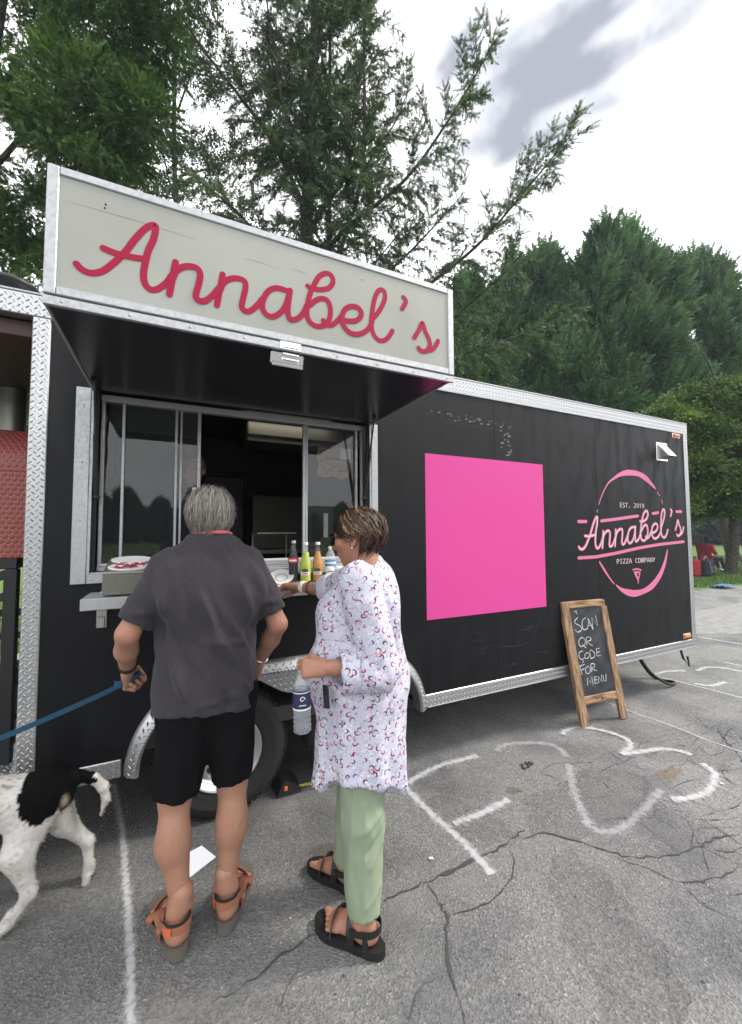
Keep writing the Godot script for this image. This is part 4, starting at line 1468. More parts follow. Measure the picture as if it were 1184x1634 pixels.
	boxp("cutting_board", V(0.36, 1.346, -0.5), V(0.66, 1.366, -0.25), mat(0.20, 0.14, 0.09, 0.6), t, 0.004)

func porch(t: Node3D) -> void:
	# open end of the trailer with the oven
	boxp("porch_floor", V(-2.4, 0.40, -2.4), V(-0.636, 0.452, 0.0), M.plate, t, 0.004)
	var fl := boxp("porch_floor_edge", V(-2.4, 0.37, 0.0005), V(-0.57, 0.4545, 0.008), M.plate, t, 0.003)
	tread(fl, V(-1.2, 0.372, 0.008), V(0.62, 0, 0), V(0, 0.08, 0))
	var fx := MB.new()
	fx.box(V(-0.9, 0.4535, -0.5), V(0.52, 0.002, 0.98), 0.0)
	var fp := part("porch_floor_plate", fx.done(), M.plate, t)
	tread(fp, V(-1.14, 0.4546, -0.02), V(0.5, 0, 0), V(0, 0, -0.9))
	boxp("porch_ceiling", V(-2.4, 2.58, -2.4), V(-0.622, 2.662, -0.062), mat(0.055, 0.026, 0.022, 0.5), t, 0.004)
	boxp("porch_post", V(-2.4, 0.46, -0.08), V(-2.32, 2.66, 0.0), M.plate, t, 0.004)
	var beam := MB.new()
	beam.bar(V(-1.05, 2.49, -1.4), V(-0.70, 2.36, -1.35), 0.05, 0.09, Vector3.UP, 0.004)
	part("porch_brace", beam.done(), M.white, t)
	# oven body: barrel shape in grout with penny tiles on it
	var prof := []
	for k in 25:
		var a := PI * k / 24.0
		prof.append(Vector2(-0.62 * cos(a), 1.94 + 0.30 * sin(a)))
	var body := PackedVector2Array([Vector2(-0.62, 1.485)])
	for p in prof:
		body.append(p)
	body.append(Vector2(0.62, 1.485))
	var ov := MB.new()
	# outline in (z, y), extruded along x
	ov.slab(body, V(-0.655, 0, -0.86), V(0, 0, -1), Vector3.UP, 1.18)
	var oven := part("pizza_oven", ov.done(), M.grout, t)
	var tm := MB.new()
	tm.lathe(Vector3.ZERO, Vector3.UP, [Vector2(0.0125, -0.001), Vector2(0.0125, 0.0015), Vector2(0.0108, 0.003), Vector2(0.0, 0.0034)], 8)
	var xf := []
	var pitch := 0.0285
	# along the front skirt and over the top
	var run := []
	var y := 1.495
	while y < 1.94:
		run.append([V(0, y, -0.24), V(0, 0, 1)])
		y += pitch * 0.866
	var a := 0.0
	while a < PI * 0.9:
		var p := V(0, 1.94 + 0.30 * sin(a), -0.86 + 0.62 * cos(a))
		run.append([p, V(0, sin(a) / 0.30, cos(a) / 0.62).normalized()])
		a += pitch * 0.866 / Vector2(0.62 * sin(a), 0.30 * cos(a)).length()
	for i in run.size():
		var x := -1.83 + (pitch * 0.5 if i % 2 else 0.0)
		while x < -0.665:
			var u: Vector3 = run[i][1]
			xf.append(Transform3D(Basis(Vector3.RIGHT, u, Vector3.RIGHT.cross(u)), V(x, run[i][0].y, run[i][0].z)))
			x += pitch
	var tiles := many("penny_tiles", tm.done(), M.tile, xf, oven)
	var fl2 := MB.new()
	fl2.lathe(V(-1.0, 2.15, -1.05), Vector3.UP, [Vector2(0.085, 0.0), Vector2(0.085, 0.10), Vector2(0.075, 0.105), Vector2(0.075, 0.44)], 24)
	part("flue_pipe", fl2.done(), M.steel, oven)
	# stand
	var st := MB.new()
	st.box(V(-1.28, 1.455, -0.26), V(1.12, 0.056, 0.05), 0.004)
	st.box(V(-1.28, 1.455, -1.46), V(1.12, 0.056, 0.05), 0.004)
	st.box(V(-0.75, 1.455, -0.86), V(0.05, 0.056, 1.14), 0.004)
	var stand := part("oven_stand", st.done(), M.black, oven)
	for x in [-0.745, -1.81]:
		for z in [-0.26, -1.46]:
			boxp("stand_leg", V(x - 0.028, 0.455, z - 0.026), V(x + 0.028, 1.426, z + 0.026), M.black, stand, 0.004)
	var br := MB.new()
	br.bar(V(-1.81, 0.98, -0.26), V(-0.77, 1.40, -0.26), 0.03, 0.045)
	br.bar(V(-1.81, 0.86, -0.262), V(-0.77, 1.29, -0.262), 0.03, 0.040)
	br.box(V(-1.28, 1.03, -1.46), V(1.0, 0.05, 0.03), 0.003)
	br.box(V(-1.28, 0.86, -1.46), V(1.0, 0.05, 0.03), 0.003)
	part("stand_brace", br.done(), M.black, stand)
	var bolt := MB.new()
	bolt.lathe(V(-0.80, 1.462, -0.235), Vector3.BACK, [Vector2(0.012, 0.0), Vector2(0.010, 0.006), Vector2(0.0, 0.008)], 12)
	part("stand_bolt", bolt.done(), M.chrome, stand)
	var cv := MB.new()
	cv.box(V(-0.98, 0.555, -1.05), V(0.5, 0.20, 0.5), 0.06)
	cv.box(V(-1.0, 0.68, -1.05), V(0.3, 0.12, 0.34), 0.05, Basis(Vector3.UP, 0.3))
	part("canvas_cover", cv.done(), M.matblack, t)
	# roof fan: flanged drum and cap
	var rf := MB.new()
	rf.lathe(V(-0.82, 2.755, -0.32), Vector3.UP, [Vector2(0.12, 0.0), Vector2(0.12, 0.06), Vector2(0.09, 0.065), Vector2(0.09, 0.165), Vector2(0.13, 0.17), Vector2(0.13, 0.19), Vector2(0.11, 0.205), Vector2(0.0, 0.212)], 36)
	part("roof_fan", rf.done(), M.black, t)

func bottle(called: String, at: Vector3, prof: Array, glass: Material, fill: Material, level: float, capm: Material, label: String, labels: Array) -> Node3D:
	var t := thing(called, label, "bottle", at, "")
	var b := MB.new()
	b.lathe(Vector3.ZERO, Vector3.UP, prof, 24)
	part("bottle_glass", b.done(), glass, t)
	if fill:
		var q := [Vector2(0.0, 0.006)]
		for p in prof:
			if p.y < level and p.x > 0.0:
				q.append(Vector2(maxf(0.001, p.x - 0.0025), maxf(p.y, 0.006)))
		q.append(Vector2(q[-1].x, level))
		q.append(Vector2(0, level))
		var f := MB.new()
		f.lathe(Vector3.ZERO, Vector3.UP, q, 24)
		part("drink", f.done(), fill, t)
	var top: float = prof[-1].y
	var c := MB.new()
	c.lathe(V(0, top - 0.012, 0), Vector3.UP, [Vector2(0.0145, 0.0), Vector2(0.0145, 0.012), Vector2(0.012, 0.016), Vector2(0.0, 0.016)], 16)
	part("bottle_cap", c.done(), capm, t)
	for l in labels:     # [y0, y1, radius, material, half angle]
		var rows := []
		var towards := atan2(0.9, -0.35)
		for i in 2:
			var row := []
			for k in 13:
				var a := towards + lerpf(-l[4], l[4], k / 12.0)
				row.append(V(cos(a) * l[2], lerpf(l[0], l[1], i), sin(a) * l[2]))
			rows.append(row)
		var lb := MB.new()
		lb.grid(rows, false, 1.0, Vector3.ZERO + V(0, l[0], 0))
		part("bottle_label", lb.done(), l[3], t)
	return t

func window_things() -> void:
	var clear := mat(0.95, 0.97, 0.97, 0.02)
	clear.transparency = BaseMaterial3D.TRANSPARENCY_ALPHA
	clear.albedo_color.a = 0.05
	# steel condiment box with four bowls
	var t := thing("condiment_box", "dull steel condiment box with four white bowls on the left end of the serving shelf", "condiment box", V(-0.075, 1.318, 0.13))
	var b := MB.new()
	# sloping top: low at the front
	b.slab(PackedVector2Array([Vector2(-0.125, 0.008), Vector2(-0.125, 0.110), Vector2(0.120, 0.166), Vector2(0.120, 0.008)]), V(0.21, 0, 0), V(0, 0, -1), Vector3.UP, 0.42)
	part("box_body", b.done(), M.boxsteel, t)
	boxp("box_lip", V(-0.212, 0.104, 0.124), V(0.212, 0.113, 0.130), M.steel, t, 0.002)
	for x in [-0.16, 0.16]:
		boxp("box_foot", V(x - 0.02, 0.0, -0.11), V(x + 0.02, 0.0078, 0.11), M.matblack, t, 0.002)
	var tilt := Basis(Vector3.RIGHT, 0.225)
	var top := V(0, 0.139, 0)
	for x in [-0.110, 0.092]:
		for z in [0.060, -0.060]:
			var c := MB.new()
			c.lathe(Vector3.ZERO, Vector3.UP, [Vector2(0.088, 0.0), Vector2(0.090, 0.006), Vector2(0.086, 0.009), Vector2(0.076, 0.006), Vector2(0.068, 0.0022), Vector2(0.0, 0.0015)], 30)
			for q in c.v.size():
				var p := c.v[q]
				p.z *= 0.60
				c.v[q] = top + tilt * (p + V(x, 0, z))
				c.n[q] = tilt * c.n[q]
			part("condiment_bowl", c.done(), M.white, t)
	var pk := MB.new()
	var pr := MB.new()
	for i in 46:
		var p := top + tilt * V(-0.110 + rng.randf_range(-0.06, 0.06), rng.randf_range(0.005, 0.020), 0.060 + rng.randf_range(-0.030, 0.030))
		var bs := Basis(Vector3.UP, rng.randf() * TAU) * Basis(Vector3.RIGHT, rng.randf_range(-0.7, 0.7))
		(pk if i % 3 else pr).box(p, V(rng.randf_range(0.02, 0.034), 0.005, 0.014), 0.002, bs)
	tag(part("sauce_packets", pk.done(), mat(0.50, 0.025, 0.085, 0.4), self, "stuff"), "heap of red sauce packets in the front left bowl", "sauce packets").position = t.position
	tag(part("white_packets", pr.done(), M.white, self, "stuff"), "white packets among the red ones in the front left bowl", "sauce packets").position = t.position
	# drinks
	var green := mat(0.42, 0.50, 0.02, 0.5)
	green.emission_enabled = false
	var orange := mat(0.50, 0.22, 0.008, 0.5)
	var cola := mat(0.006, 0.003, 0.002, 0.6)
	cola.metallic_specular = 0.1
	clear.metallic_specular = 0.35
	var redl := mat(0.55, 0.02, 0.03, 0.4)
	var dk := mat(0.02, 0.09, 0.03, 0.4)
	var soda := [Vector2(0.0, 0.0), Vector2(0.030, 0.0), Vector2(0.033, 0.008), Vector2(0.033, 0.09), Vector2(0.031, 0.115), Vector2(0.022, 0.15), Vector2(0.015, 0.175), Vector2(0.0125, 0.20), Vector2(0.0125, 0.228)]
	var coke := [Vector2(0.0, 0.0), Vector2(0.027, 0.0), Vector2(0.030, 0.008), Vector2(0.030, 0.05), Vector2(0.027, 0.075), Vector2(0.030, 0.11), Vector2(0.028, 0.14), Vector2(0.018, 0.18), Vector2(0.013, 0.21), Vector2(0.013, 0.238)]
	bottle("soda_bottle", V(0.638, 1.3185, 0.085), coke, clear, cola, 0.185, M.alu, "dark cola bottle with a red label, left of the green soda", [[0.112, 0.142, 0.0306, redl, 1.7], [0.121, 0.132, 0.0312, M.white, 0.8]])
	bottle("soda_bottle", V(0.700, 1.3185, 0.125), soda, clear, green, 0.172, M.white, "lime green soda bottle between the cola and the orange soda", [[0.042, 0.060, 0.0345, M.white, 0.75], [0.060, 0.078, 0.0345, dk, 0.5], [0.048, 0.054, 0.0351, redl, 0.5]])
	bottle("soda_bottle", V(0.776, 1.3185, 0.120), soda, clear, orange, 0.176, M.white, "orange soda bottle right of the green one", [[0.042, 0.060, 0.0345, M.white, 0.75], [0.060, 0.078, 0.0345, dk, 0.5], [0.048, 0.054, 0.0351, redl, 0.5]])
	var wat := [Vector2(0.0, 0.0), Vector2(0.031, 0.0), Vector2(0.033, 0.006), Vector2(0.031, 0.04), Vector2(0.033, 0.05), Vector2(0.033, 0.13), Vector2(0.026, 0.155), Vector2(0.014, 0.18), Vector2(0.013, 0.20)]
	var pet := mat(0.9, 0.95, 1.0, 0.05)
	pet.transparency = BaseMaterial3D.TRANSPARENCY_ALPHA
	pet.albedo_color.a = 0.22
	bottle("water_bottle", V(0.862, 1.3185, 0.105), wat, pet, null, 0.0, M.white, "clear water bottle with a blue band behind the shakers", [[0.085, 0.125, 0.0338, mat(0.10, 0.28, 0.55, 0.4), 1.6], [0.10, 0.112, 0.0344, M.white, 1.6]])
	# shakers in front of the water bottle
	for q in [[0.838, 0.165, mat(0.62, 0.56, 0.42, 0.7), "glass shaker of pale grated cheese right of the orange soda"], [0.892, 0.165, mat(0.35, 0.07, 0.03, 0.7), "glass shaker of red pepper flakes beside the cheese shaker"]]:
		var s := thing("shaker", q[3], "shaker", V(q[0], 1.3185, q[1]), "shakers on the serving shelf")
		var sb := MB.new()
		sb.lathe(Vector3.ZERO, Vector3.UP, [Vector2(0.0, 0.0), Vector2(0.023, 0.0), Vector2(0.024, 0.006), Vector2(0.021, 0.03), Vector2(0.024, 0.066)], 18)
		part("shaker_glass", sb.done(), clear, s)
		var sf := MB.new()
		sf.lathe(Vector3.ZERO, Vector3.UP, [Vector2(0.0, 0.004), Vector2(0.0215, 0.004), Vector2(0.019, 0.03), Vector2(0.0215, 0.052), Vector2(0.0, 0.056)], 18)
		part("shaker_filling", sf.done(), q[2], s)
		var sc := MB.new()
		sc.lathe(Vector3.ZERO, Vector3.UP, [Vector2(0.025, 0.064), Vector2(0.025, 0.078), Vector2(0.018, 0.086), Vector2(0.0, 0.088)], 18)
		part("shaker_lid", sc.done(), M.white, s)
	# round white tub lid leaning beside the drinks
	var pl := thing("paper_plate", "round white patterned plate propped beside the cola bottle", "plate", V(0.565, 1.3185, 0.10))
	var pb := MB.new()
	pb.lathe(V(0, 0.028, 0), V(-0.15, 0.86, 0.5), [Vector2(0.0, 0.0), Vector2(0.045, 0.002), Vector2(0.068, 0.012), Vector2(0.070, 0.010), Vector2(0.046, -0.002), Vector2(0.0, -0.003)], 32)
	part("plate_disc", pb.done(), M.white, pl)
	var pv := MB.new()
	pv.lathe(V(0, 0.029, 0), V(-0.15, 0.86, 0.5), [Vector2(0.030, 0.003), Vector2(0.036, 0.0034)], 32)
	part("plate_rim_print", pv.done(), mat(0.35, 0.42, 0.40, 0.6), pl)
	# cardboard shop sign hung inside the right pane, with a taped note
	var cs := thing("cardboard_sign", "brown cardboard cut-out sign with pizza drawings hanging behind the right pane", "sign", V(0.965, 2.08, -0.105))
	var ol := PackedVector2Array()
	for i in 40:
		var a := TAU * i / 40.0
		var r := 1.0 + 0.07 * sin(a * 5.0 + 0.6) + 0.05 * sin(a * 9.0)
		var e := Vector2(cos(a), sin(a))
		var sq := maxf(absf(e.x), absf(e.y))
		ol.append(Vector2(e.x / lerpf(1.0, sq, 0.8) * 0.118 * r, e.y / lerpf(1.0, sq, 0.8) * 0.105 * r))
	var cm := MB.new()
	cm.slab(ol, Vector3.ZERO, Vector3.RIGHT, Vector3.UP, 0.004)
	part("cardboard", cm.done(), tri_planar(mat(0.46, 0.33, 0.22, 0.85), 3.0), cs)
	var dr := MB.new()
	var z := 0.0006
	for key in SCRIPT:
		for s in SCRIPT[key]:
			var p := []
			for q in mm2(s):
				p.append(Vector2((q.x - 0.4) * 0.115, (q.y - 2.54) * 0.115 + 0.028))
			dr.stroke(p, [0.0035], Vector3.ZERO, Vector3.RIGHT, Vector3.UP, z)
			z += 0.00005
	for q in [[[-85, -30, -75, -52, -50, -62, -25, -55, -12, -35], 4], [[-98, 60, -80, 75, -60, 70], 5], [[-20, -20, 0, -32, 30, -18], 4], [[30, -62, 95, -52, 62, -5, 30, -62], 5], [[48, -50, 62, -48], 6], [[62, -28, 66, -30], 7], [[-100, 10, -92, 0], 9], [[95, 8, 102, -2], 10], [[-48, 88, -30, 96, -10, 84], 4], [[30, -82, 42, -90, 55, -84, 42, -76, 30, -82], 3], [[-62, 18, 50, 22], 3], [[-55, -74, -48, -80], 8], [[-20, -82, -12, -84], 7], [[85, 60, 92, 52], 8]]:
		dr.stroke(mm2(q[0]), [q[1] * 0.001], Vector3.ZERO, Vector3.RIGHT, Vector3.UP, z)
		z += 0.00005
	part("printed_drawing", dr.done(), M.matblack, cs)
	var cord := MB.new()
	cord.tube(smooth_path([V(0.07, -0.09, 0.002), V(0.10, -0.18, 0.0), V(0.12, -0.26, 0.0), V(0.10, -0.34, 0.0)], 4), [0.0015], 5)
	part("hanging_cord", cord.done(), M.black, cs)
	var nt := MB.new()
	nt.box(V(1.045, 2.14, -0.094), V(0.078, 0.075, 0.001), 0.0)
	tag(part("taped_note", nt.done(), M.white, self), "small white note taped over the corner of the cardboard sign", "note")
	var rg := MB.new()
	for i in 5:
		rg.box(V(1.045, 2.162 - i * 0.011, -0.0932), V(0.055 if i % 2 else 0.045, 0.002, 0.0003), 0.0)
	var mb := MB.new()
	mb.box(V(0.905, 1.655, -0.104), V(0.03, 0.16, 0.012), 0.002)
	tag(part("paper_slip", mb.done(), M.white, self), "white paper slip standing behind the right pane beside the woman's face", "paper")

# ---------------------------------------------------------------- people and the dog
func skin_color(base: Color, red: Color, spots: Array) -> Callable:
	var f := noise(14.0, FastNoiseLite.TYPE_SIMPLEX, 3, 71)
	return func(p: Vector3, _n: Vector3) -> Color:
		var c := base.lerp(red, clampf(f.get_noise_3dv(p) * 0.5 + 0.2, 0.0, 0.6))
		for s in spots:
			c = c.lerp(s[2], smoothstep(s[1], s[1] * 0.15, p.distance_to(s[0])))
		return c

# head in its own axes (x right, y up, -z face), placed by a transform
func head_into(mb: MB, xf: Transform3D, color: Callable, jowl := 1.0) -> void:
	var f := Field.new(V(-0.115, -0.16, -0.15), V(0.115, 0.14, 0.13), 0.004)
	f.egg(V(0, 0.022, 0.012), Basis(), V(0.077, 0.092, 0.097), 0.02)
	f.egg(V(0, -0.038, -0.028), Basis(), V(0.060 * jowl, 0.078, 0.066), 0.035)
	f.ball(V(0, -0.098, -0.060), 0.023 * jowl, 0.03)
	f.bone(V(0, 0.004, -0.092), V(0, -0.030, -0.116), 0.008, 0.013, 0.015)
	f.ball(V(-0.011, -0.033, -0.104), 0.009, 0.01)
	f.ball(V(0.011, -0.033, -0.104), 0.009, 0.01)
	f.bone(V(-0.036, 0.020, -0.080), V(0.036, 0.020, -0.080), 0.013, 0.013, 0.02)
	f.egg(V(-0.031, 0.002, -0.098), Basis(), V(0.016, 0.010, 0.013), 0.012, true)
	f.egg(V(0.031, 0.002, -0.098), Basis(), V(0.016, 0.010, 0.013), 0.012, true)
	f.ball(V(-0.031, 0.001, -0.079), 0.0125, 0.004)
	f.ball(V(0.031, 0.001, -0.079), 0.0125, 0.004)
	f.bone(V(-0.020, -0.062, -0.086), V(0.020, -0.062, -0.086), 0.008, 0.008, 0.01)
	f.bone(V(-0.017, -0.071, -0.084), V(0.017, -0.071, -0.084), 0.008, 0.008, 0.008)
	f.bone(V(-0.05, -0.018, -0.065), V(-0.03, -0.025, -0.082), 0.018, 0.014, 0.03)
	f.bone(V(0.05, -0.018, -0.065), V(0.03, -0.025, -0.082), 0.018, 0.014, 0.03)
	for s in [-1.0, 1.0]:
		var e := Basis(Vector3.UP, s * 0.35) * Basis(Vector3.RIGHT, 0.15)
		f.egg(V(s * 0.080, -0.004, 0.008), e, V(0.008, 0.033, 0.020), 0.006)
		f.egg(V(s * 0.086, 0.002, 0.006), e, V(0.006, 0.020, 0.011), 0.006, true)
		f.ball(V(s * 0.077, -0.033, 0.000), 0.008, 0.006)
	f.bone(V(0, -0.05, 0.022), V(0, -0.155, 0.034), 0.054, 0.056, 0.03)
	var hm := MB.new()
	f.mesh_into(hm, func(p: Vector3, n: Vector3) -> Color:
		var c: Color = color.call(xf * p, n)
		for s in [-1.0, 1.0]:
			var dd := p.distance_to(V(s * 0.031, 0.001, -0.092))
			if dd < 0.0085 and p.z < -0.086:
				c = Color(0.55, 0.52, 0.5) if dd > 0.0045 else Color(0.05, 0.035, 0.025)
		if absf(p.x) < 0.026 and p.y < -0.055 and p.y > -0.08 and p.z < -0.085:
			c = c.lerp(Color(0.42, 0.16, 0.14), 0.6)
		return c)
	merge(mb, hm, xf)

func merge(mb: MB, o: MB, xf: Transform3D) -> void:
	var base := mb.v.size()
	for i in o.v.size():
		mb.v.append(xf * o.v[i])
		mb.n.append((xf.basis * o.n[i]).normalized())
		mb.uv.append(o.uv[i])
		mb.c.append(o.c[i])
	for i in o.idx:
		mb.idx.append(base + i)

# a hand with palm, four fingers and thumb; f = along the fingers, pn = the way the palm faces, th = thumb side
func hand_into(mb: MB, wrist: Vector3, f: Vector3, pn: Vector3, th: Vector3, curls: Array, thumb_in: float, color: Callable, sc := 1.0) -> void:
	f = f.normalized()
	pn = (pn - f * pn.dot(f)).normalized()
	th = (th - f * th.dot(f) - pn * th.dot(pn)).normalized()
	var m := wrist + f * 0.08 * sc
	var fd := Field.new(m - Vector3.ONE * 0.135 * sc, m + Vector3.ONE * 0.135 * sc, 0.0038)
	fd.bone(wrist - f * 0.02, wrist + f * 0.02 * sc, 0.027 * sc, 0.028 * sc, 0.01, pn, 0.75)
	var off := [0.029, 0.010, -0.010, -0.028]
	var lens := [[0.042, 0.026, 0.022], [0.046, 0.030, 0.023], [0.043, 0.028, 0.022], [0.034, 0.021, 0.020]]
	for i in 4:
		var kn: Vector3 = wrist + (f * (0.092 - 0.004 * absf(i - 1.2)) + th * off[i]) * sc
		fd.bone(wrist + f * 0.018 * sc + th * off[i] * 0.6 * sc, kn, 0.016 * sc, 0.0125 * sc, 0.016)
		var d := f
		var p := kn
		for s in 3:
			d = d.rotated(th, curls[s] * (0.92 + 0.06 * i) * (1.0 if th.cross(f).dot(pn) > 0.0 else -1.0))
			var q: Vector3 = p + d * lens[i][s] * sc
			fd.bone(p, q, (0.0100 - 0.0009 * s) * sc, (0.0094 - 0.0010 * s) * sc, 0.0035)
			p = q
	var t0: Vector3 = wrist + (f * 0.022 + th * 0.020 + pn * 0.008) * sc
	var d1: Vector3 = (f * 0.75 + th * 0.62 + pn * 0.25).normalized()
	var t1: Vector3 = t0 + d1 * 0.044 * sc
	var d2: Vector3 = (f * 0.85 + th * (0.25 - thumb_in * 0.9) + pn * (0.15 + thumb_in)).normalized()
	var t2: Vector3 = t1 + d2 * 0.033 * sc
	var d3: Vector3 = (f * (0.8 - 0.3 * thumb_in) + th * (0.1 - thumb_in * 1.1) + pn * (0.1 + thumb_in * 0.8)).normalized()
	fd.bone(t0, t1, 0.017 * sc, 0.0125 * sc, 0.012)
	fd.bone(t1, t2, 0.0118 * sc, 0.0105 * sc, 0.004)
	fd.bone(t2, t2 + d3 * 0.027 * sc, 0.0105 * sc, 0.0085 * sc, 0.004)
	fd.mesh_into(mb, color)

func foot_into(mb: MB, heel: Vector3, dir: Vector3, ankle: Vector3, inner: Vector3, color: Callable, sc := 1.0) -> void:
	var up := Vector3.UP
	var m := heel + dir * 0.13 * sc + up * 0.07
	var fd := Field.new(m - V(0.19, 0.10, 0.19), m + V(0.19, 0.13, 0.19), 0.0045)
	fd.ball(heel + dir * 0.028 * sc + up * 0.033, 0.034 * sc, 0.03)
	fd.bone(ankle + up * 0.06, heel + dir * 0.055 * sc + up * 0.055, 0.040 * sc, 0.036 * sc, 0.03)
	fd.ball(ankle + inner * 0.030 * sc, 0.014 * sc, 0.02)
	fd.ball(ankle - inner * 0.030 * sc - up * 0.008, 0.014 * sc, 0.02)
	fd.bone(ankle + dir * 0.012 + up * 0.005, heel + dir * 0.17 * sc + inner * 0.012 * sc + up * 0.030, 0.036 * sc, 0.020 * sc, 0.03)
	fd.bone(heel + dir * 0.05 * sc + up * 0.028, heel + dir * 0.185 * sc - inner * 0.022 * sc + up * 0.018, 0.028 * sc, 0.017 * sc, 0.03)
	fd.bone(heel + dir * 0.06 * sc + up * 0.028, heel + dir * 0.195 * sc + inner * 0.020 * sc + up * 0.020, 0.026 * sc, 0.020 * sc, 0.03)
	for i in 5:
		var a: Vector3 = heel + (dir * (0.192 - 0.007 * i) + inner * (0.030 - 0.0155 * i)) * sc + up * 0.016
		var b: Vector3 = heel + (dir * (0.248 - 0.011 * i) + inner * (0.034 - 0.0185 * i)) * sc + up * 0.012
		fd.bone(a, b, (0.0135 if i == 0 else 0.0105) * sc, (0.0125 if i == 0 else 0.009) * sc, 0.006)
	fd.mesh_into(mb, color)

func foot_outline(heel: Vector3, dir: Vector3, inner: Vector3, sc: float, grow: float) -> PackedVector2Array:
	var o := PackedVector2Array()
	var pts := [[-0.012, 0.018], [0.03, 0.038], [0.09, 0.036], [0.15, 0.047], [0.20, 0.050], [0.245, 0.044], [0.268, 0.026], [0.272, 0.004], [0.258, -0.022], [0.225, -0.043], [0.18, -0.050], [0.12, -0.042], [0.06, -0.038], [0.02, -0.035], [-0.010, -0.020], [-0.018, 0.0]]
	for p in smooth_path(pts.map(func(q): return Vector2(q[0], q[1])) + [Vector2(-0.012, 0.018)], 3):
		var g: Vector2 = Vector2(0.125, 0) + (p - Vector2(0.125, 0)) * (1.0 + grow)
		o.append(g * sc)
	o.remove_at(o.size() - 1)
	return o

# strap laid over the foot: pts are (along, across, up) in foot axes
func strap(parent: Node3D, called: String, heel: Vector3, dir: Vector3, inner: Vector3, sc: float, pts: Array, w: float, m: Material, wide := Vector3.ZERO) -> void:
	var p := []
	for q in pts:
		p.append(heel + (dir * q[0] + inner * q[1] + Vector3.UP * q[2]) * sc)
	p = smooth_path(p, 5)
	var rows := []
	var c: Vector3 = heel + dir * 0.10 * sc + Vector3.UP * 0.02
	for i in p.size():
		var d: Vector3 = (p[mini(i + 1, p.size() - 1)] - p[maxi(i - 1, 0)]).normalized()
		var out: Vector3 = (p[i] - c)
		out = (out - d * out.dot(d)).normalized()
		var wd := out.cross(d).normalized() if wide == Vector3.ZERO else (wide - d * wide.dot(d)).normalized()
		out = d.cross(wd).normalized()
		if out.dot(p[i] - c) < 0.0:
			out = -out
		rows.append([p[i] - wd * w * 0.5, p[i] - wd * w * 0.5 + out * 0.004, p[i] + wd * w * 0.5 + out * 0.004, p[i] + wd * w * 0.5])
	var b := MB.new()
	for k in 3:
		var r2 := []
		for r in rows:
			r2.append([r[k], r[k + 1]])
		b.grid(r2, false, 1.0, c)
	part(called, b.done(), m, parent)

func hair_strands(parent: Node3D, xf: Transform3D, count: int, shell: Callable, root_ok: Callable, flow: Callable, cols: Array, steps: int, step: float, width: float, sd: int, curl := 1.0) -> void:
	var r := RandomNumberGenerator.new()
	r.seed = sd
	var b := MB.new()
	var made := 0
	var tries := 0
	while made < count and tries < count * 12:
		tries += 1
		var d := V(r.randfn(), r.randfn(), r.randfn()).normalized()
		var p: Vector3 = shell.call(d)
		if not root_ok.call(p):
			continue
		made += 1
		b.col = (cols[r.randi() % cols.size()] as Color) * r.randf_range(0.7, 1.2)
		var lift := r.randf_range(0.0, 0.009) + (0.012 * r.randf() if r.randf() < 0.25 else 0.0)
		var wob := r.randf_range(-0.5, 0.5)
		var base := b.v.size()
		var n := int(steps * r.randf_range(0.4, 1.35)) + 2
		var ctr := V(0, 0.02, 0.012)
		for i in n:
			var dir := (p - ctr).normalized()
			var t: Vector3 = flow.call(p)
			t = (t - dir * t.dot(dir) * 0.85).normalized().rotated(dir, (wob * 0.8 + 0.35 * sin(i * 0.9 + wob * 9.0)) * curl)
			var on: Vector3 = shell.call(dir)
			var q := on + dir * (lift + 0.0015 * i * absf(wob)) if p.y > -0.07 else p
			var sdv := dir.cross(t).normalized() * width * 0.5 * (1.0 - 0.75 * float(i) / n)
			b.vert(xf * (q - sdv), xf.basis * dir)
			b.vert(xf * (q + sdv), xf.basis * dir)
			p = q + t * step
		for i in n - 1:
			var k := base + i * 2
			b.tri_i(k, k + 1, k + 3)
			b.tri_i(k, k + 3, k + 2)
	var o := part("hair", b.done(true), M.hair, parent)

func figures() -> void:
	man()
	woman()
	dog()
	server()

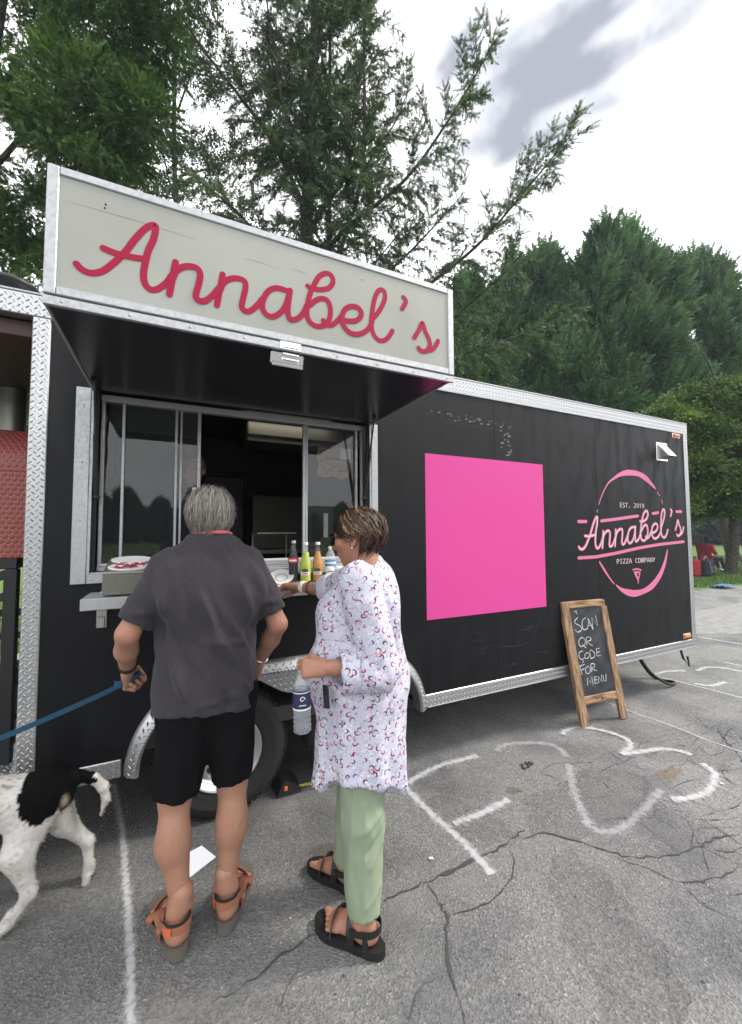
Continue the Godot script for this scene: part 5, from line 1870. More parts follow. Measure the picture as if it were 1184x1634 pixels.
func man() -> void:
	var t := thing("person", "person seen from behind in grey T-shirt, black shorts and orange sandals, holding a blue leash", "person", V(0.145, 0, 0.57))
	t.position = Vector3.ZERO
	var sk := skin_color(Color(0.385, 0.215, 0.145), Color(0.41, 0.185, 0.12), [[V(-0.155, 1.20, 0.64), 0.07, Color(0.43, 0.19, 0.135)], [V(0.44, 1.18, 0.64), 0.06, Color(0.42, 0.19, 0.135)], [V(0.272, 0.395, 0.64), 0.014, Color(0.16, 0.05, 0.04)], [V(0.2, 0.43, 0.62), 0.006, Color(0.22, 0.09, 0.06)], [V(0.03, 0.10, 0.66), 0.05, Color(0.48, 0.2, 0.15)]])
	var mb := MB.new()
	var f := Field.new(V(-0.30, 0.03, 0.28), V(0.58, 1.64, 0.76), 0.0105)
	f.bone(V(0.145, 1.48, 0.56), V(0.150, 1.62, 0.545), 0.068, 0.062, 0.05)
	f.bone(V(0.14, 1.34, 0.55), V(0.145, 0.95, 0.55), 0.15, 0.15, 0.05, Vector3.BACK, 0.6)
	f.bone(V(0.0, 1.46, 0.555), V(0.29, 1.46, 0.555), 0.055, 0.055, 0.05)
	# arms
	f.bone(V(-0.035, 1.46, 0.555), V(-0.155, 1.21, 0.575), 0.052, 0.041, 0.03)
	f.bone(V(-0.155, 1.21, 0.575), V(-0.163, 1.13, 0.50), 0.042, 0.043, 0.02)
	f.bone(V(-0.163, 1.13, 0.50), V(-0.165, 1.022, 0.39), 0.042, 0.028, 0.02)
	f.bone(V(0.325, 1.46, 0.555), V(0.435, 1.19, 0.575), 0.052, 0.041, 0.03)
	f.bone(V(0.435, 1.19, 0.575), V(0.42, 1.11, 0.50), 0.042, 0.042, 0.02)
	f.bone(V(0.42, 1.11, 0.50), V(0.385, 0.99, 0.41), 0.041, 0.028, 0.02)
	# legs
	for s in [[V(0.058, 0.88, 0.55), V(0.026, 0.53, 0.545), V(0.022, 0.36, 0.568), V(0.058, 0.10, 0.608)], [V(0.232, 0.88, 0.55), V(0.250, 0.53, 0.545), V(0.246, 0.36, 0.565), V(0.222, 0.10, 0.584)]]:
		f.bone(s[0], s[1], 0.095, 0.060, 0.03)
		f.bone(s[1], s[2], 0.058, 0.058, 0.03)
		f.bone(s[2], s[3], 0.058, 0.031, 0.04)
		f.egg(s[2] + V(-0.012, 0.03, 0.018), Basis(), V(0.046, 0.095, 0.044), 0.03)
		f.egg(s[2] + V(0.016, 0.04, 0.016), Basis(), V(0.040, 0.085, 0.042), 0.03)
		f.bone(s[3], s[3] + V(0, -0.05, 0.012), 0.030, 0.030, 0.02)
	f.mesh_into(mb, sk)
	var hx := Transform3D(Basis(Vector3.UP, -0.50) * Basis(Vector3.RIGHT, -0.10), V(0.152, 1.682, 0.537))
	head_into(mb, hx, sk, 1.08)
	var lw := V(-0.165, 1.022, 0.39)
	hand_into(mb, lw, V(-0.02, -0.72, -0.55), V(0.80, 0.1, 0.35), V(0.35, 0.55, -0.75), [1.25, 1.5, 0.9], 0.75, sk, 1.04)
	hand_into(mb, V(0.385, 0.99, 0.41), V(-0.20, -0.85, -0.35), V(-0.75, 0.0, 0.3), V(0.1, 0.2, -1), [0.35, 0.5, 0.3], 0.2, sk, 1.0)
	var feet := [[V(0.050, 0.035, 0.668), V(-0.26, 0, -0.965).normalized(), V(0.056, 0.13, 0.605), 1.0], [V(0.212, 0.035, 0.640), V(0.40, 0, -0.917).normalized(), V(0.222, 0.13, 0.582), -1.0]]
	for q in feet:
		var side: Vector3 = (q[1] as Vector3).cross(Vector3.UP) * q[3]
		foot_into(mb, q[0], q[1], q[2], side, sk, 1.06)
	var body := part("body", mb.done(true), M.flesh, t)
	# sandals
	for q in feet:
		var side: Vector3 = (q[1] as Vector3).cross(Vector3.UP) * q[3]
		var h: Vector3 = q[0]
		var d: Vector3 = q[1]
		var ol := foot_outline(h, d, side, 1.06, 0.10)
		var sm := MB.new()
		sm.slab(ol, V(h.x, 0.036 if d.cross(side).y > 0.0 else 0.004, h.z) + d * 0.014, d, side, 0.032)
		var sd := part("sandal", sm.done(), M.sole, t)
		strap(sd, "strap", h, d, side, 1.06, [[0.080, 0.047, 0.0], [0.060, 0.050, 0.062], [0.010, 0.038, 0.072], [-0.016, 0.0, 0.074], [0.010, -0.038, 0.072], [0.060, -0.048, 0.062], [0.080, -0.047, 0.0]], 0.028, M.orange, Vector3.UP)
		strap(sd, "strap", h, d, side, 1.06, [[0.060, 0.048, 0.040], [0.085, 0.046, 0.066], [0.108, 0.020, 0.094], [0.112, -0.010, 0.092], [0.092, -0.040, 0.064], [0.060, -0.048, 0.040]], 0.030, M.orange)
		strap(sd, "strap", h, d, side, 1.06, [[0.165, 0.054, 0.0], [0.165, 0.044, 0.045], [0.170, 0.008, 0.068], [0.168, -0.032, 0.050], [0.160, -0.056, 0.0]], 0.034, M.orange)
		strap(sd, "strap", h, d, side, 1.06, [[0.160, -0.054, 0.004], [0.125, -0.050, 0.055], [0.075, -0.049, 0.055]], 0.022, M.orange)
		strap(sd, "strap", h, d, side, 1.06, [[0.160, 0.054, 0.004], [0.125, 0.048, 0.055], [0.075, 0.048, 0.055]], 0.022, M.orange)
		strap(sd, "pull_tab", h, d, side, 1.06, [[0.10, -0.030, 0.085], [0.075, -0.066, 0.104], [0.06, -0.092, 0.100]], 0.026, M.orange)
		strap(sd, "strap_lining", h, d, side, 1.06, [[0.050, 0.043, 0.080], [0.006, 0.034, 0.090], [-0.012, 0.0, 0.092], [0.006, -0.034, 0.090], [0.050, -0.043, 0.080]], 0.010, M.matblack, Vector3.UP)
		strap(sd, "strap_tag", h, d, side, 1.06, [[0.026, -0.0475 * q[3] , 0.070], [0.008, -0.041 * q[3], 0.072], [-0.006, -0.0305 * q[3], 0.073]], 0.024, M.brightorange, Vector3.UP)
	# T-shirt
	var sf := Field.new(V(-0.28, 0.82, 0.33), V(0.58, 1.62, 0.78), 0.009)
	sf.bone(V(0.140, 1.36, 0.555), V(0.142, 0.84, 0.565), 0.198, 0.208, 0.05, Vector3.BACK, 0.70)
	sf.bone(V(0.010, 1.462, 0.556), V(0.275, 1.462, 0.556), 0.074, 0.074, 0.06)
	sf.bone(V(0.085, 1.525, 0.556), V(0.205, 1.525, 0.556), 0.050, 0.050, 0.07)
	sf.bone(V(0.112, 1.552, 0.572), V(0.188, 1.552, 0.572), 0.056, 0.056, 0.07)
	sf.egg(V(0.04, 1.36, 0.64), Basis(), V(0.11, 0.13, 0.055), 0.06)
	sf.egg(V(0.25, 1.36, 0.64), Basis(), V(0.11, 0.13, 0.055), 0.06)
	sf.bone(V(-0.022, 1.455, 0.556), V(-0.136, 1.250, 0.575), 0.072, 0.064, 0.035, Vector3.ZERO, 1.0, 2)
	sf.bone(V(0.309, 1.455, 0.556), V(0.414, 1.245, 0.575), 0.072, 0.064, 0.035, Vector3.ZERO, 1.0, 2)
	sf.clip_fn(func(p: Vector3) -> float: return 0.878 + 0.018 * sin(p.x * 9.0 + 1.2) + 0.03 * (p.x - 0.14) - p.y)
	sf.egg(V(0.152, 1.688, 0.510), Basis(), V(0.085, 0.085, 0.105), 0.008, true)
	var creases := [[V(0.10, 1.37, 0.7), V(0.155, 1.22, 0.7), 0.010, 0.016], [V(0.155, 1.22, 0.7), V(0.235, 1.07, 0.7), 0.010, 0.018], [V(0.24, 1.02, 0.7), V(0.32, 0.93, 0.7), 0.005, 0.016], [V(0.02, 1.09, 0.7), V(0.05, 0.95, 0.7), 0.006, 0.018], [V(0.33, 1.30, 0.65), V(0.29, 1.12, 0.69), -0.006, 0.02], [V(-0.055, 1.33, 0.65), V(-0.03, 1.17, 0.69), -0.007, 0.02],
		[V(0.12, 1.175, 0.7), V(0.28, 1.150, 0.7), 0.004, 0.010], [V(0.25, 1.42, 0.66), V(0.31, 1.22, 0.69), 0.005, 0.015], [V(-0.02, 1.42, 0.66), V(-0.05, 1.22, 0.67), 0.005, 0.015], [V(0.19, 0.98, 0.7), V(0.22, 0.89, 0.7), -0.006, 0.02], [V(0.08, 0.93, 0.7), V(0.30, 0.955, 0.7), 0.003, 0.012], [V(0.30, 1.10, 0.69), V(0.20, 1.28, 0.7), 0.004, 0.012], [V(-0.06, 1.29, 0.65), V(-0.155, 1.30, 0.62), 0.004, 0.012], [V(0.35, 1.31, 0.64), V(0.43, 1.30, 0.62), 0.005, 0.013]]
	var fn := noise(5.0, FastNoiseLite.TYPE_SIMPLEX, 2, 81)
	var push := func(p: Vector3, _n: Vector3) -> float:
		var h := 0.011 * fn.get_noise_3d(p.x * 2.6 + p.y * 0.9, p.y * 0.8, p.z)
		h += 0.0035 * sin((p.x * 0.8 + p.y * 0.25) * 46.0) * smoothstep(1.15, 0.9, p.y)
		for c in creases:
			var a: Vector3 = c[0]
			var ab: Vector3 = c[1] - a
			var q := V(p.x, p.y, a.z) - V(a.x, a.y, a.z)
			var ab2 := V(ab.x, ab.y, 0)
			var tt := clampf(q.dot(ab2) / ab2.length_squared(), 0.0, 1.0)
			var e: float = (q - ab2 * tt).length() / c[3]
			if e < 3.0 and p.z > 0.5:
				h += 3.4 * c[2] * exp(-e * e) * sin(PI * clampf(tt * 0.9 + 0.05, 0.0, 1.0))
		# stitched hem and cuffs
		var hem := p.y - (0.878 + 0.018 * sin(p.x * 9.0 + 1.2) + 0.03 * (p.x - 0.14))
		if p.x > -0.11 and p.x < 0.38 and hem > 0.022 and hem < 0.030:
			h -= 0.002
		return h
	var sm2 := MB.new()
	sf.mesh_into(sm2, null, push)
	part("t_shirt", sm2.done(), M.tee, t)
	# pink undershirt collar
	var cb := MB.new()
	var ring := []
	for k in 25:
		var a := TAU * k / 24.0
		ring.append(V(0.150 + 0.078 * cos(a), 1.599 + 0.010 * sin(a), 0.548 + 0.076 * sin(a)))
	cb.tube(ring, [0.009], 8, false)
	part("undershirt_collar", cb.done(), mat(0.55, 0.13, 0.15, 0.8), t)
	# shorts
	var hf := Field.new(V(-0.15, 0.50, 0.36), V(0.45, 1.0, 0.76), 0.009)
	hf.bone(V(0.065, 0.93, 0.555), V(0.225, 0.93, 0.555), 0.125, 0.125, 0.04, Vector3.BACK, 0.98)
	hf.bone(V(0.064, 0.86, 0.56), V(0.030, 0.545, 0.550), 0.116, 0.087, 0.03, Vector3.ZERO, 1.0, 2)
	hf.bone(V(0.228, 0.86, 0.56), V(0.250, 0.560, 0.550), 0.114, 0.086, 0.03, Vector3.ZERO, 1.0, 2)
	hf.egg(V(0.029, 0.53, 0.55), Basis(), V(0.077, 0.05, 0.077), 0.004, true)
	hf.egg(V(0.251, 0.545, 0.55), Basis(), V(0.076, 0.05, 0.076), 0.004, true)
	var sn := noise(7.0, FastNoiseLite.TYPE_SIMPLEX, 2, 82)
	var hm := MB.new()
	hf.mesh_into(hm, null, func(p: Vector3, _n: Vector3) -> float: return 0.006 * sn.get_noise_3d(p.x * 2.5, p.y * 0.5, p.z) + 0.004 * exp(-pow((p.x - 0.13 - (0.83 - p.y) * 0.4) / 0.012, 2.0)) * smoothstep(0.6, 0.8, p.y))
	part("shorts", hm.done(), M.shorts, t)
	# hair: shaggy grey
	var hn := noise(3.2, FastNoiseLite.TYPE_SIMPLEX, 2, 66)
	var shell := func(d: Vector3) -> Vector3:
		var r := V(0.085, 0.103, 0.106)
		var p := d / (d / r).length() * (1.0 + 0.07 * hn.get_noise_3dv(d))
		return V(0, 0.018, 0.014) + p
	var ok := func(p: Vector3) -> bool:
		return p.y > -0.104 + 6.0 * p.x * p.x + 0.014 * sin(p.x * 150.0) and (p.z > -0.02 or p.y > 0.055) and not (absf(p.x) > 0.066 and p.y < 0.0 and p.z < 0.036)
	hair_cap(t, hx, V(0, 0.018, 0.014), V(0.080, 0.095, 0.099), ok, Color(0.19, 0.175, 0.155))
	hair_strands(t, hx, 5200, shell, ok, func(p: Vector3) -> Vector3:
		var from := V(0.01, 0.13, 0.05)
		var o := p - from
		return V(o.x * 0.6, -0.13 if p.z > -0.03 else -0.02, o.z * 0.6 if p.z > 0 else -0.1), [Color(0.33, 0.31, 0.28), Color(0.23, 0.21, 0.18), Color(0.42, 0.40, 0.37), Color(0.15, 0.135, 0.115), Color(0.28, 0.25, 0.20)], 9, 0.0120, 0.0032, 5, 0.55)
	# wrist bands
	wrist_band(t, "wristband", V(-0.165, 1.045, 0.412), V(0.0, 0.72, 0.7), 0.0345, 0.010, M.matblack)
	wrist_band(t, "bracelet", V(0.391, 1.008, 0.424), V(0.2, 0.75, 0.6), 0.034, 0.004, M.chrome)
	# the leash, from the fist down to the dog's collar
	var lm := MB.new()
	var lp := smooth_path([V(-0.182, 0.952, 0.352), V(-0.30, 0.905, 0.345), V(-0.55, 0.815, 0.325), V(-0.85, 0.722, 0.29), V(-1.07, 0.655, 0.262)], 6)
	var rows := []
	var rows2 := []
	for p in lp:
		rows.append([p + V(0.004, 0.0135, 0.004), p - V(0.004, 0.0135, 0.004)])
		rows2.append([p + V(0.004, 0.0135, 0.0015), p - V(0.004, 0.0135, 0.0065)])
	lm.grid(rows, false, 1.0, V(0, 0, -9))
	lm.grid(rows2, false, 1.0, V(0, 0, 9))
	var leash := thing("dog_leash", "blue flat dog leash running from the man's left fist to the dog", "leash", V(-0.18, 0.95, 0.35))
	leash.position = Vector3.ZERO
	part("leash_strap", lm.done(), M.leash, leash)
	var wr := MB.new()
	for off in [V(0.0, 0.0, 0.0), V(-0.003, -0.016, -0.008)]:
		var ring2 := []
		for k in 17:
			var a := TAU * k / 16.0
			ring2.append([V(-0.168 + 0.049 * cos(a), 0.975 + 0.012 * cos(a), 0.356 + 0.036 * sin(a)) + off + V(0, 0.011, 0.006), V(-0.168 + 0.049 * cos(a), 0.975 + 0.012 * cos(a), 0.356 + 0.036 * sin(a)) + off - V(0, 0.011, 0.006)])
		wr.grid(ring2, false, 1.0, V(-0.168, 0.975, 0.356) + off)
	part("leash_wrap", wr.done(), M.leash, leash)
	rebase(leash, V(-0.18, 0.95, 0.35))
	rebase(t, V(0.145, 0, 0.57))

func hair_cap(parent: Node3D, xf: Transform3D, c: Vector3, r: Vector3, ok: Callable, col: Color) -> void:
	var f := Field.new(V(-0.13, -0.13, -0.13), V(0.13, 0.16, 0.16), 0.005)
	f.egg(c, Basis(), r, 0.01)
	f.clip_fn(func(p: Vector3) -> float: return -0.01 if ok.call(p) else 0.01)
	var m := MB.new()
	var n := noise(60.0, FastNoiseLite.TYPE_SIMPLEX, 2, 3)
	f.mesh_into(m, func(p: Vector3, _n: Vector3) -> Color: return col * (0.8 + 0.5 * n.get_noise_3d(p.x, p.y * 0.2, p.z)))
	var o := MB.new()
	merge(o, m, xf)
	part("hair_base", o.done(true), M.hair, parent)

func wrist_band(parent: Node3D, called: String, at: Vector3, axis: Vector3, r: float, w: float, m: Material) -> void:
	var b := MB.new()
	b.lathe(at, axis, [Vector2(r - 0.004, -w), Vector2(r, -w), Vector2(r + 0.001, 0), Vector2(r, w), Vector2(r - 0.004, w)], 24)
	part(called, b.done(), m, parent)

func woman() -> void:
	var t := thing("person", "person in white floral tunic and pale green trousers reaching towards the serving shelf", "person", V(0.74, 0, 0.82))
	t.position = Vector3.ZERO
	var F := V(-0.85, 0, -0.53).normalized()
	var L := V(-0.53, 0, 0.85).normalized()
	var sk := skin_color(Color(0.375, 0.195, 0.13), Color(0.40, 0.17, 0.11), [])
	var mb := MB.new()
	var f := Field.new(V(0.36, 0.03, 0.22), V(1.02, 1.60, 1.16), 0.0105)
	f.bone(V(0.775, 1.44, 0.835), V(0.745, 1.53, 0.835), 0.062, 0.054, 0.04)
	f.bone(V(0.76, 1.35, 0.83), V(0.745, 0.9, 0.825), 0.13, 0.13, 0.05)
	# far arm to the shelf
	f.bone(V(0.815, 1.39, 0.70), V(0.735, 1.315, 0.53), 0.05, 0.044, 0.03)
	f.bone(V(0.735, 1.315, 0.53), V(0.605, 1.322, 0.352), 0.043, 0.026, 0.03)
	# near arm holding the bottle
	f.bone(V(0.665, 1.40, 0.96), V(0.728, 1.075, 1.0), 0.055, 0.046, 0.03)
	f.bone(V(0.728, 1.075, 1.0), V(0.535, 1.090, 0.955), 0.046, 0.029, 0.03)
	var feet := [[V(0.727, 0.033, 0.985), V(-0.62, 0, -0.785).normalized(), V(0.688, 0.115, 0.940), -1.0], [V(0.765, 0.033, 0.715), V(-0.50, 0, -0.866).normalized(), V(0.735, 0.115, 0.665), 1.0]]
	for s in [[V(0.69, 0.80, 0.90), V(0.70, 0.50, 0.905), feet[0][2]], [V(0.79, 0.80, 0.74), V(0.775, 0.50, 0.72), feet[1][2]]]:
		f.bone(s[0], s[1], 0.08, 0.055, 0.03)
		f.bone(s[1], s[2], 0.055, 0.034, 0.03)
		f.bone(s[2], s[2] - V(0, 0.05, 0), 0.033, 0.033, 0.02)
	f.mesh_into(mb, sk)
	var hx := Transform3D(Basis(Vector3.UP, 0.80) * Basis(Vector3.RIGHT, -0.10), V(0.722, 1.582, 0.830))
	head_into(mb, hx, sk, 0.98)
	hand_into(mb, V(0.605, 1.322, 0.352), V(-0.80, 0.0, -0.55), V(-0.25, -0.85, 0.3), V(0.35, -0.25, -0.55), [0.55, 0.75, 0.5], 0.5, sk, 0.93)
	hand_into(mb, V(0.535, 1.090, 0.955), V(-0.97, 0.06, -0.2), V(0.1, -0.35, -0.92), V(0.05, 0.95, -0.35), [1.15, 1.45, 0.9], 0.75, sk, 0.93)
	for q in feet:
		var side: Vector3 = (q[1] as Vector3).cross(Vector3.UP) * -q[3]
		foot_into(mb, q[0], q[1], q[2], side, sk, 0.97)
	part("body", mb.done(true), M.flesh, t)
	for q in feet:
		var side: Vector3 = (q[1] as Vector3).cross(Vector3.UP) * -q[3]
		var h: Vector3 = q[0]
		var d: Vector3 = q[1]
		var sm := MB.new()
		sm.slab(foot_outline(h, d, side, 0.97, 0.12), V(h.x, 0.034 if d.cross(side).y > 0.0 else 0.004, h.z), d, side, 0.030)
		var sd := part("sandal", sm.done(), M.black, t)
		strap(sd, "strap", h, d, side, 0.97, [[0.175, 0.056, 0.0], [0.178, 0.046, 0.040], [0.182, 0.012, 0.056], [0.186, -0.028, 0.044], [0.180, -0.056, 0.0]], 0.032, M.black)
		strap(sd, "strap", h, d, side, 0.97, [[0.100, 0.047, 0.0], [0.098, 0.048, 0.045], [0.106, 0.022, 0.096], [0.106, -0.012, 0.096], [0.096, -0.046, 0.045], [0.092, -0.048, 0.0]], 0.030, M.black)
		strap(sd, "strap", h, d, side, 0.97, [[0.100, 0.046, 0.050], [0.050, 0.046, 0.056], [0.006, 0.036, 0.064], [-0.014, 0.0, 0.066], [0.006, -0.036, 0.064], [0.050, -0.046, 0.056], [0.096, -0.046, 0.050]], 0.024, M.black, Vector3.UP)
		strap(sd, "strap", h, d, side, 0.97, [[0.030, 0.047, 0.0], [0.032, 0.044, 0.050]], 0.022, M.black)
		strap(sd, "strap", h, d, side, 0.97, [[0.030, -0.045, 0.0], [0.032, -0.043, 0.050]], 0.022, M.black)
	# trousers
	var pf := Field.new(V(0.54, 0.07, 0.58), V(0.95, 0.98, 1.06), 0.0095)
	pf.bone(V(0.745, 0.74, 0.82), V(0.745, 0.68, 0.82), 0.12, 0.12, 0.05)
	pf.bone(V(0.70, 0.72, 0.885), V(0.706, 0.46, 0.908), 0.100, 0.083, 0.03)
	pf.bone(V(0.706, 0.46, 0.908), V(0.697, 0.125, 0.935), 0.084, 0.064, 0.03, Vector3.ZERO, 1.0, 2)
	pf.bone(V(0.78, 0.72, 0.75), V(0.775, 0.46, 0.72), 0.105, 0.090, 0.03)
	pf.bone(V(0.775, 0.46, 0.72), V(0.745, 0.125, 0.675), 0.090, 0.070, 0.03, Vector3.ZERO, 1.0, 2)
	pf.egg(V(0.694, 0.11, 0.936), Basis(), V(0.054, 0.05, 0.054), 0.004, true)
	pf.egg(V(0.744, 0.11, 0.674), Basis(), V(0.060, 0.05, 0.060), 0.004, true)
	var pn := noise(6.0, FastNoiseLite.TYPE_SIMPLEX, 2, 84)
	var pm := MB.new()
	pf.mesh_into(pm, null, func(p: Vector3, _n: Vector3) -> float:
		var fold := 0.0
		for c in [[V(0.76, 0.52, 1.0), V(0.66, 0.46, 1.0), 0.006, 0.012], [V(0.77, 0.46, 1.0), V(0.68, 0.38, 1.0), -0.006, 0.013], [V(0.75, 0.40, 1.0), V(0.70, 0.33, 1.0), 0.005, 0.012], [V(0.74, 0.24, 1.0), V(0.68, 0.19, 1.0), 0.004, 0.012], [V(0.68, 0.56, 1.0), V(0.67, 0.14, 1.0), 0.005, 0.007]]:
			var ab: Vector3 = c[1] - c[0]
			var qq := V(p.x - c[0].x, p.y - c[0].y, 0)
			var e2: float = (qq - ab * clampf(qq.dot(ab) / ab.length_squared(), 0.0, 1.0)).length() / c[3]
			if e2 < 3.0 and p.z > 0.90:
				fold += c[2] * exp(-e2 * e2)
		return fold + 0.0050 * pn.get_noise_3d(p.x * 2.2, p.y * 0.9 + p.x * 1.5, p.z * 2.2) + 0.006 * exp(-pow((p.x + p.z * 0.2 - 0.83 + (0.5 - p.y) * 0.05) / 0.007, 2.0)))
	part("trousers", pm.done(), M.trousers, t)
	# tunic
	var tf := Field.new(V(0.42, 0.44, 0.36), V(1.06, 1.56, 1.18), 0.0095)
	tf.bone(V(0.755, 1.27, 0.832), V(0.742, 0.98, 0.825), 0.152, 0.184, 0.06)
	tf.bone(V(0.742, 0.98, 0.825), V(0.727, 0.46, 0.828), 0.184, 0.200, 0.05)
	tf.bone(V(0.682, 1.405, 0.935), V(0.795, 1.395, 0.730), 0.070, 0.060, 0.06)
	tf.ball(V(0.780, 1.355, 0.845), 0.100, 0.08)
	tf.bone(V(0.772, 1.42, 0.836), V(0.762, 1.472, 0.836), 0.085, 0.066, 0.05)
	tf.ball(V(0.742, 1.02, 0.825) + F * 0.075, 0.165, 0.08)
	tf.ball(V(0.750, 1.24, 0.83) + F * 0.085, 0.12, 0.08)
	tf.bone(V(0.668, 1.405, 0.960), V(0.735, 1.07, 1.012), 0.084, 0.080, 0.018)
	tf.bone(V(0.735, 1.07, 1.012), V(0.612, 1.066, 0.975), 0.080, 0.076, 0.018, Vector3.ZERO, 1.0, 2)
	tf.bone(V(0.805, 1.395, 0.71), V(0.700, 1.312, 0.475), 0.078, 0.066, 0.045, Vector3.ZERO, 1.0, 2)
	tf.egg(V(0.742, 1.535, 0.836), Basis(), V(0.072, 0.085, 0.070), 0.01, true)
	tf.egg(V(0.600, 1.068, 0.963), Basis(), V(0.05, 0.058, 0.056), 0.006, true)
	var hem := func(p: Vector3) -> float:
		var a := atan2(p.z - 0.828, p.x - 0.735)
		return 0.600 - 0.045 * cos(2.0 * (a - 0.55)) + 0.012 * sin(5.0 * a + 1.0)
	tf.clip_fn(func(p: Vector3) -> float: return hem.call(p) - p.y if p.y < 0.8 else -1.0)
	var tn := noise(4.5, FastNoiseLite.TYPE_SIMPLEX, 2, 85)
	var creases := [[V(0.70, 1.15, 1.05), V(0.78, 1.10, 1.02), 0.008, 0.015], [V(0.69, 1.10, 1.08), V(0.79, 1.03, 1.05), -0.009, 0.015], [V(0.68, 1.05, 1.08), V(0.77, 0.99, 1.05), 0.008, 0.014], [V(0.60, 1.24, 1.0), V(0.58, 1.05, 1.0), -0.010, 0.03], [V(0.79, 1.30, 1.0), V(0.82, 1.08, 1.0), -0.014, 0.028], [V(0.82, 1.30, 0.95), V(0.90, 0.95, 0.9), 0.007, 0.03], [V(0.66, 1.34, 1.04), V(0.72, 1.20, 1.06), 0.006, 0.018], [V(0.74, 1.33, 1.03), V(0.70, 1.17, 1.07), -0.005, 0.016]]
	var tm := MB.new()
	tf.mesh_into(tm, null, func(p: Vector3, n: Vector3) -> float:
		var a := atan2(p.z - 0.828, p.x - 0.735)
		var low := smoothstep(1.05, 0.6, p.y)
		var h := 0.010 * tn.get_noise_3d(p.x * 1.6, p.y * 0.7, p.z * 1.6) + low * 0.009 * sin(a * 9.0 + 1.5 * sin(p.y * 5.0)) + low * 0.004 * sin(a * 17.0)
		for c in creases:
			var b: Vector3 = c[0]
			var ab: Vector3 = c[1] - b
			var tt := clampf((p - b).dot(ab) / ab.length_squared(), 0.0, 1.0)
			var q := p - b - ab * tt
			q.z *= 0.5
			var e: float = q.length() / c[3]
			if e < 3.0:
				h += c[2] * exp(-e * e)
		if absf(p.x - 0.632 - (p.y - 1.066) * 0.1) < 0.006 and p.z > 0.87 and p.y < 1.16 and p.y > 0.96:
			h -= 0.006
		return h)
	part("tunic", tm.done(), M.printcloth, t)
	# turned-back cuffs with the paler inner side
	for q in [[V(0.606, 1.066, 0.963), V(-0.123, -0.004, -0.035), 0.078, 0.016], [V(0.708, 1.320, 0.492), V(-0.105, -0.083, -0.235), 0.070, 0.018]]:
		var cbm := MB.new()
		var ax: Vector3 = (q[1] as Vector3).normalized()
		cbm.lathe(q[0], ax, [Vector2(q[2] - 0.012, 0.012), Vector2(q[2] - 0.002, 0.016), Vector2(q[2] + 0.005, 0.010), Vector2(q[2] + 0.006, -0.045), Vector2(q[2] + 0.003, -0.052), Vector2(q[2] - 0.004, -0.050)], 32)
		for k in cbm.v.size():
			cbm.v[k] += ax * 0.006 * sin(k * 1.3)
		part("cuff", cbm.done(), M.printcloth if q[2] > 0.075 else tri_planar(mat(0.60, 0.60, 0.72, 0.85), 3.0), t)
	# hair: short brown, layered, streaked blond
	var hn := noise(3.4, FastNoiseLite.TYPE_SIMPLEX, 2, 67)
	var shell := func(d: Vector3) -> Vector3:
		var r := V(0.085, 0.102, 0.105)
		var p := d / (d / r).length() * (1.0 + 0.08 * hn.get_noise_3dv(d))
		p.z *= 1.0 + 0.06 * maxf(0.0, d.y)
		return V(0, 0.022, 0.014) + p
	var ok := func(p: Vector3) -> bool:
		return p.y > -0.115 + 0.5 * absf(p.x) and (p.z > 0.012 or p.y > 0.035) and (p.z > -0.07 or p.y > 0.06) and not (absf(p.x) > 0.060 and p.y < 0.030 and p.z < 0.044)
	hair_cap(t, hx, V(0, 0.022, 0.014), V(0.080, 0.097, 0.101), ok, Color(0.050, 0.028, 0.018))
	var cols := [Color(0.050, 0.026, 0.016), Color(0.030, 0.016, 0.011), Color(0.085, 0.045, 0.025), Color(0.065, 0.034, 0.020)]
	hair_strands(t, hx, 3000, shell, func(p: Vector3) -> bool: return ok.call(p) and not (absf(p.x) > 0.05 and p.y < 0.05 and p.z < 0.040), func(p: Vector3) -> Vector3:
		var o := p - V(0.0, 0.12, 0.02)
		return V(o.x * 0.7, -0.11, o.z * 0.8 if p.y > 0.03 else -p.z * 0.25), cols, 8, 0.0105, 0.0042, 15, 0.35)
	hair_strands(t, hx, 330, shell, func(p: Vector3) -> bool: return p.y > 0.045 and ok.call(p), func(p: Vector3) -> Vector3:
		var o := p - V(0.0, 0.125, 0.0)
		return V(o.x, -0.06, o.z + 0.03), [Color(0.34, 0.21, 0.11), Color(0.42, 0.29, 0.17), Color(0.20, 0.115, 0.06)], 8, 0.0110, 0.0034, 16, 0.4)
	# sunglasses
	var gm := MB.new()
	for s in [-1.0, 1.0]:
		gm.tube([hx * V(s * 0.068, 0.012, -0.092), hx * V(s * 0.079, 0.012, -0.03), hx * V(s * 0.080, 0.006, 0.012)], [0.0028], 6)
		var ringp := []
		for k in 21:
			var a := TAU * k / 20.0
			ringp.append(hx * V(s * 0.036 + 0.029 * cos(a), 0.002 + 0.024 * sin(a), -0.112 + 0.012 * absf(cos(a) * s + 0.3 * s)))
		gm.tube(ringp, [0.0026], 6, false)
	gm.tube([hx * V(-0.010, 0.008, -0.115), hx * V(0.010, 0.008, -0.115)], [0.0024], 6)
	var sg := part("sunglasses", gm.done(), M.black, t)
	var gl := MB.new()
	for s in [-1.0, 1.0]:
		var fan := []
		for k in 20:
			var a := TAU * k / 20.0
			fan.append(hx * V(s * 0.036 + 0.028 * cos(a), 0.002 + 0.023 * sin(a), -0.111 + 0.012 * absf(cos(a) * s + 0.3 * s)))
		gl.poly(fan, hx.basis * V(0, 0, -1))
	part("lens", gl.done(), mat(0.02, 0.025, 0.03, 0.08), sg)
	var er := MB.new()
	er.lathe(hx * V(-0.083, -0.042, 0.0), Vector3.UP, [Vector2(0, -0.005), Vector2(0.005, 0.0), Vector2(0, 0.005)], 10)
	part("earring", er.done(), M.chrome, t)
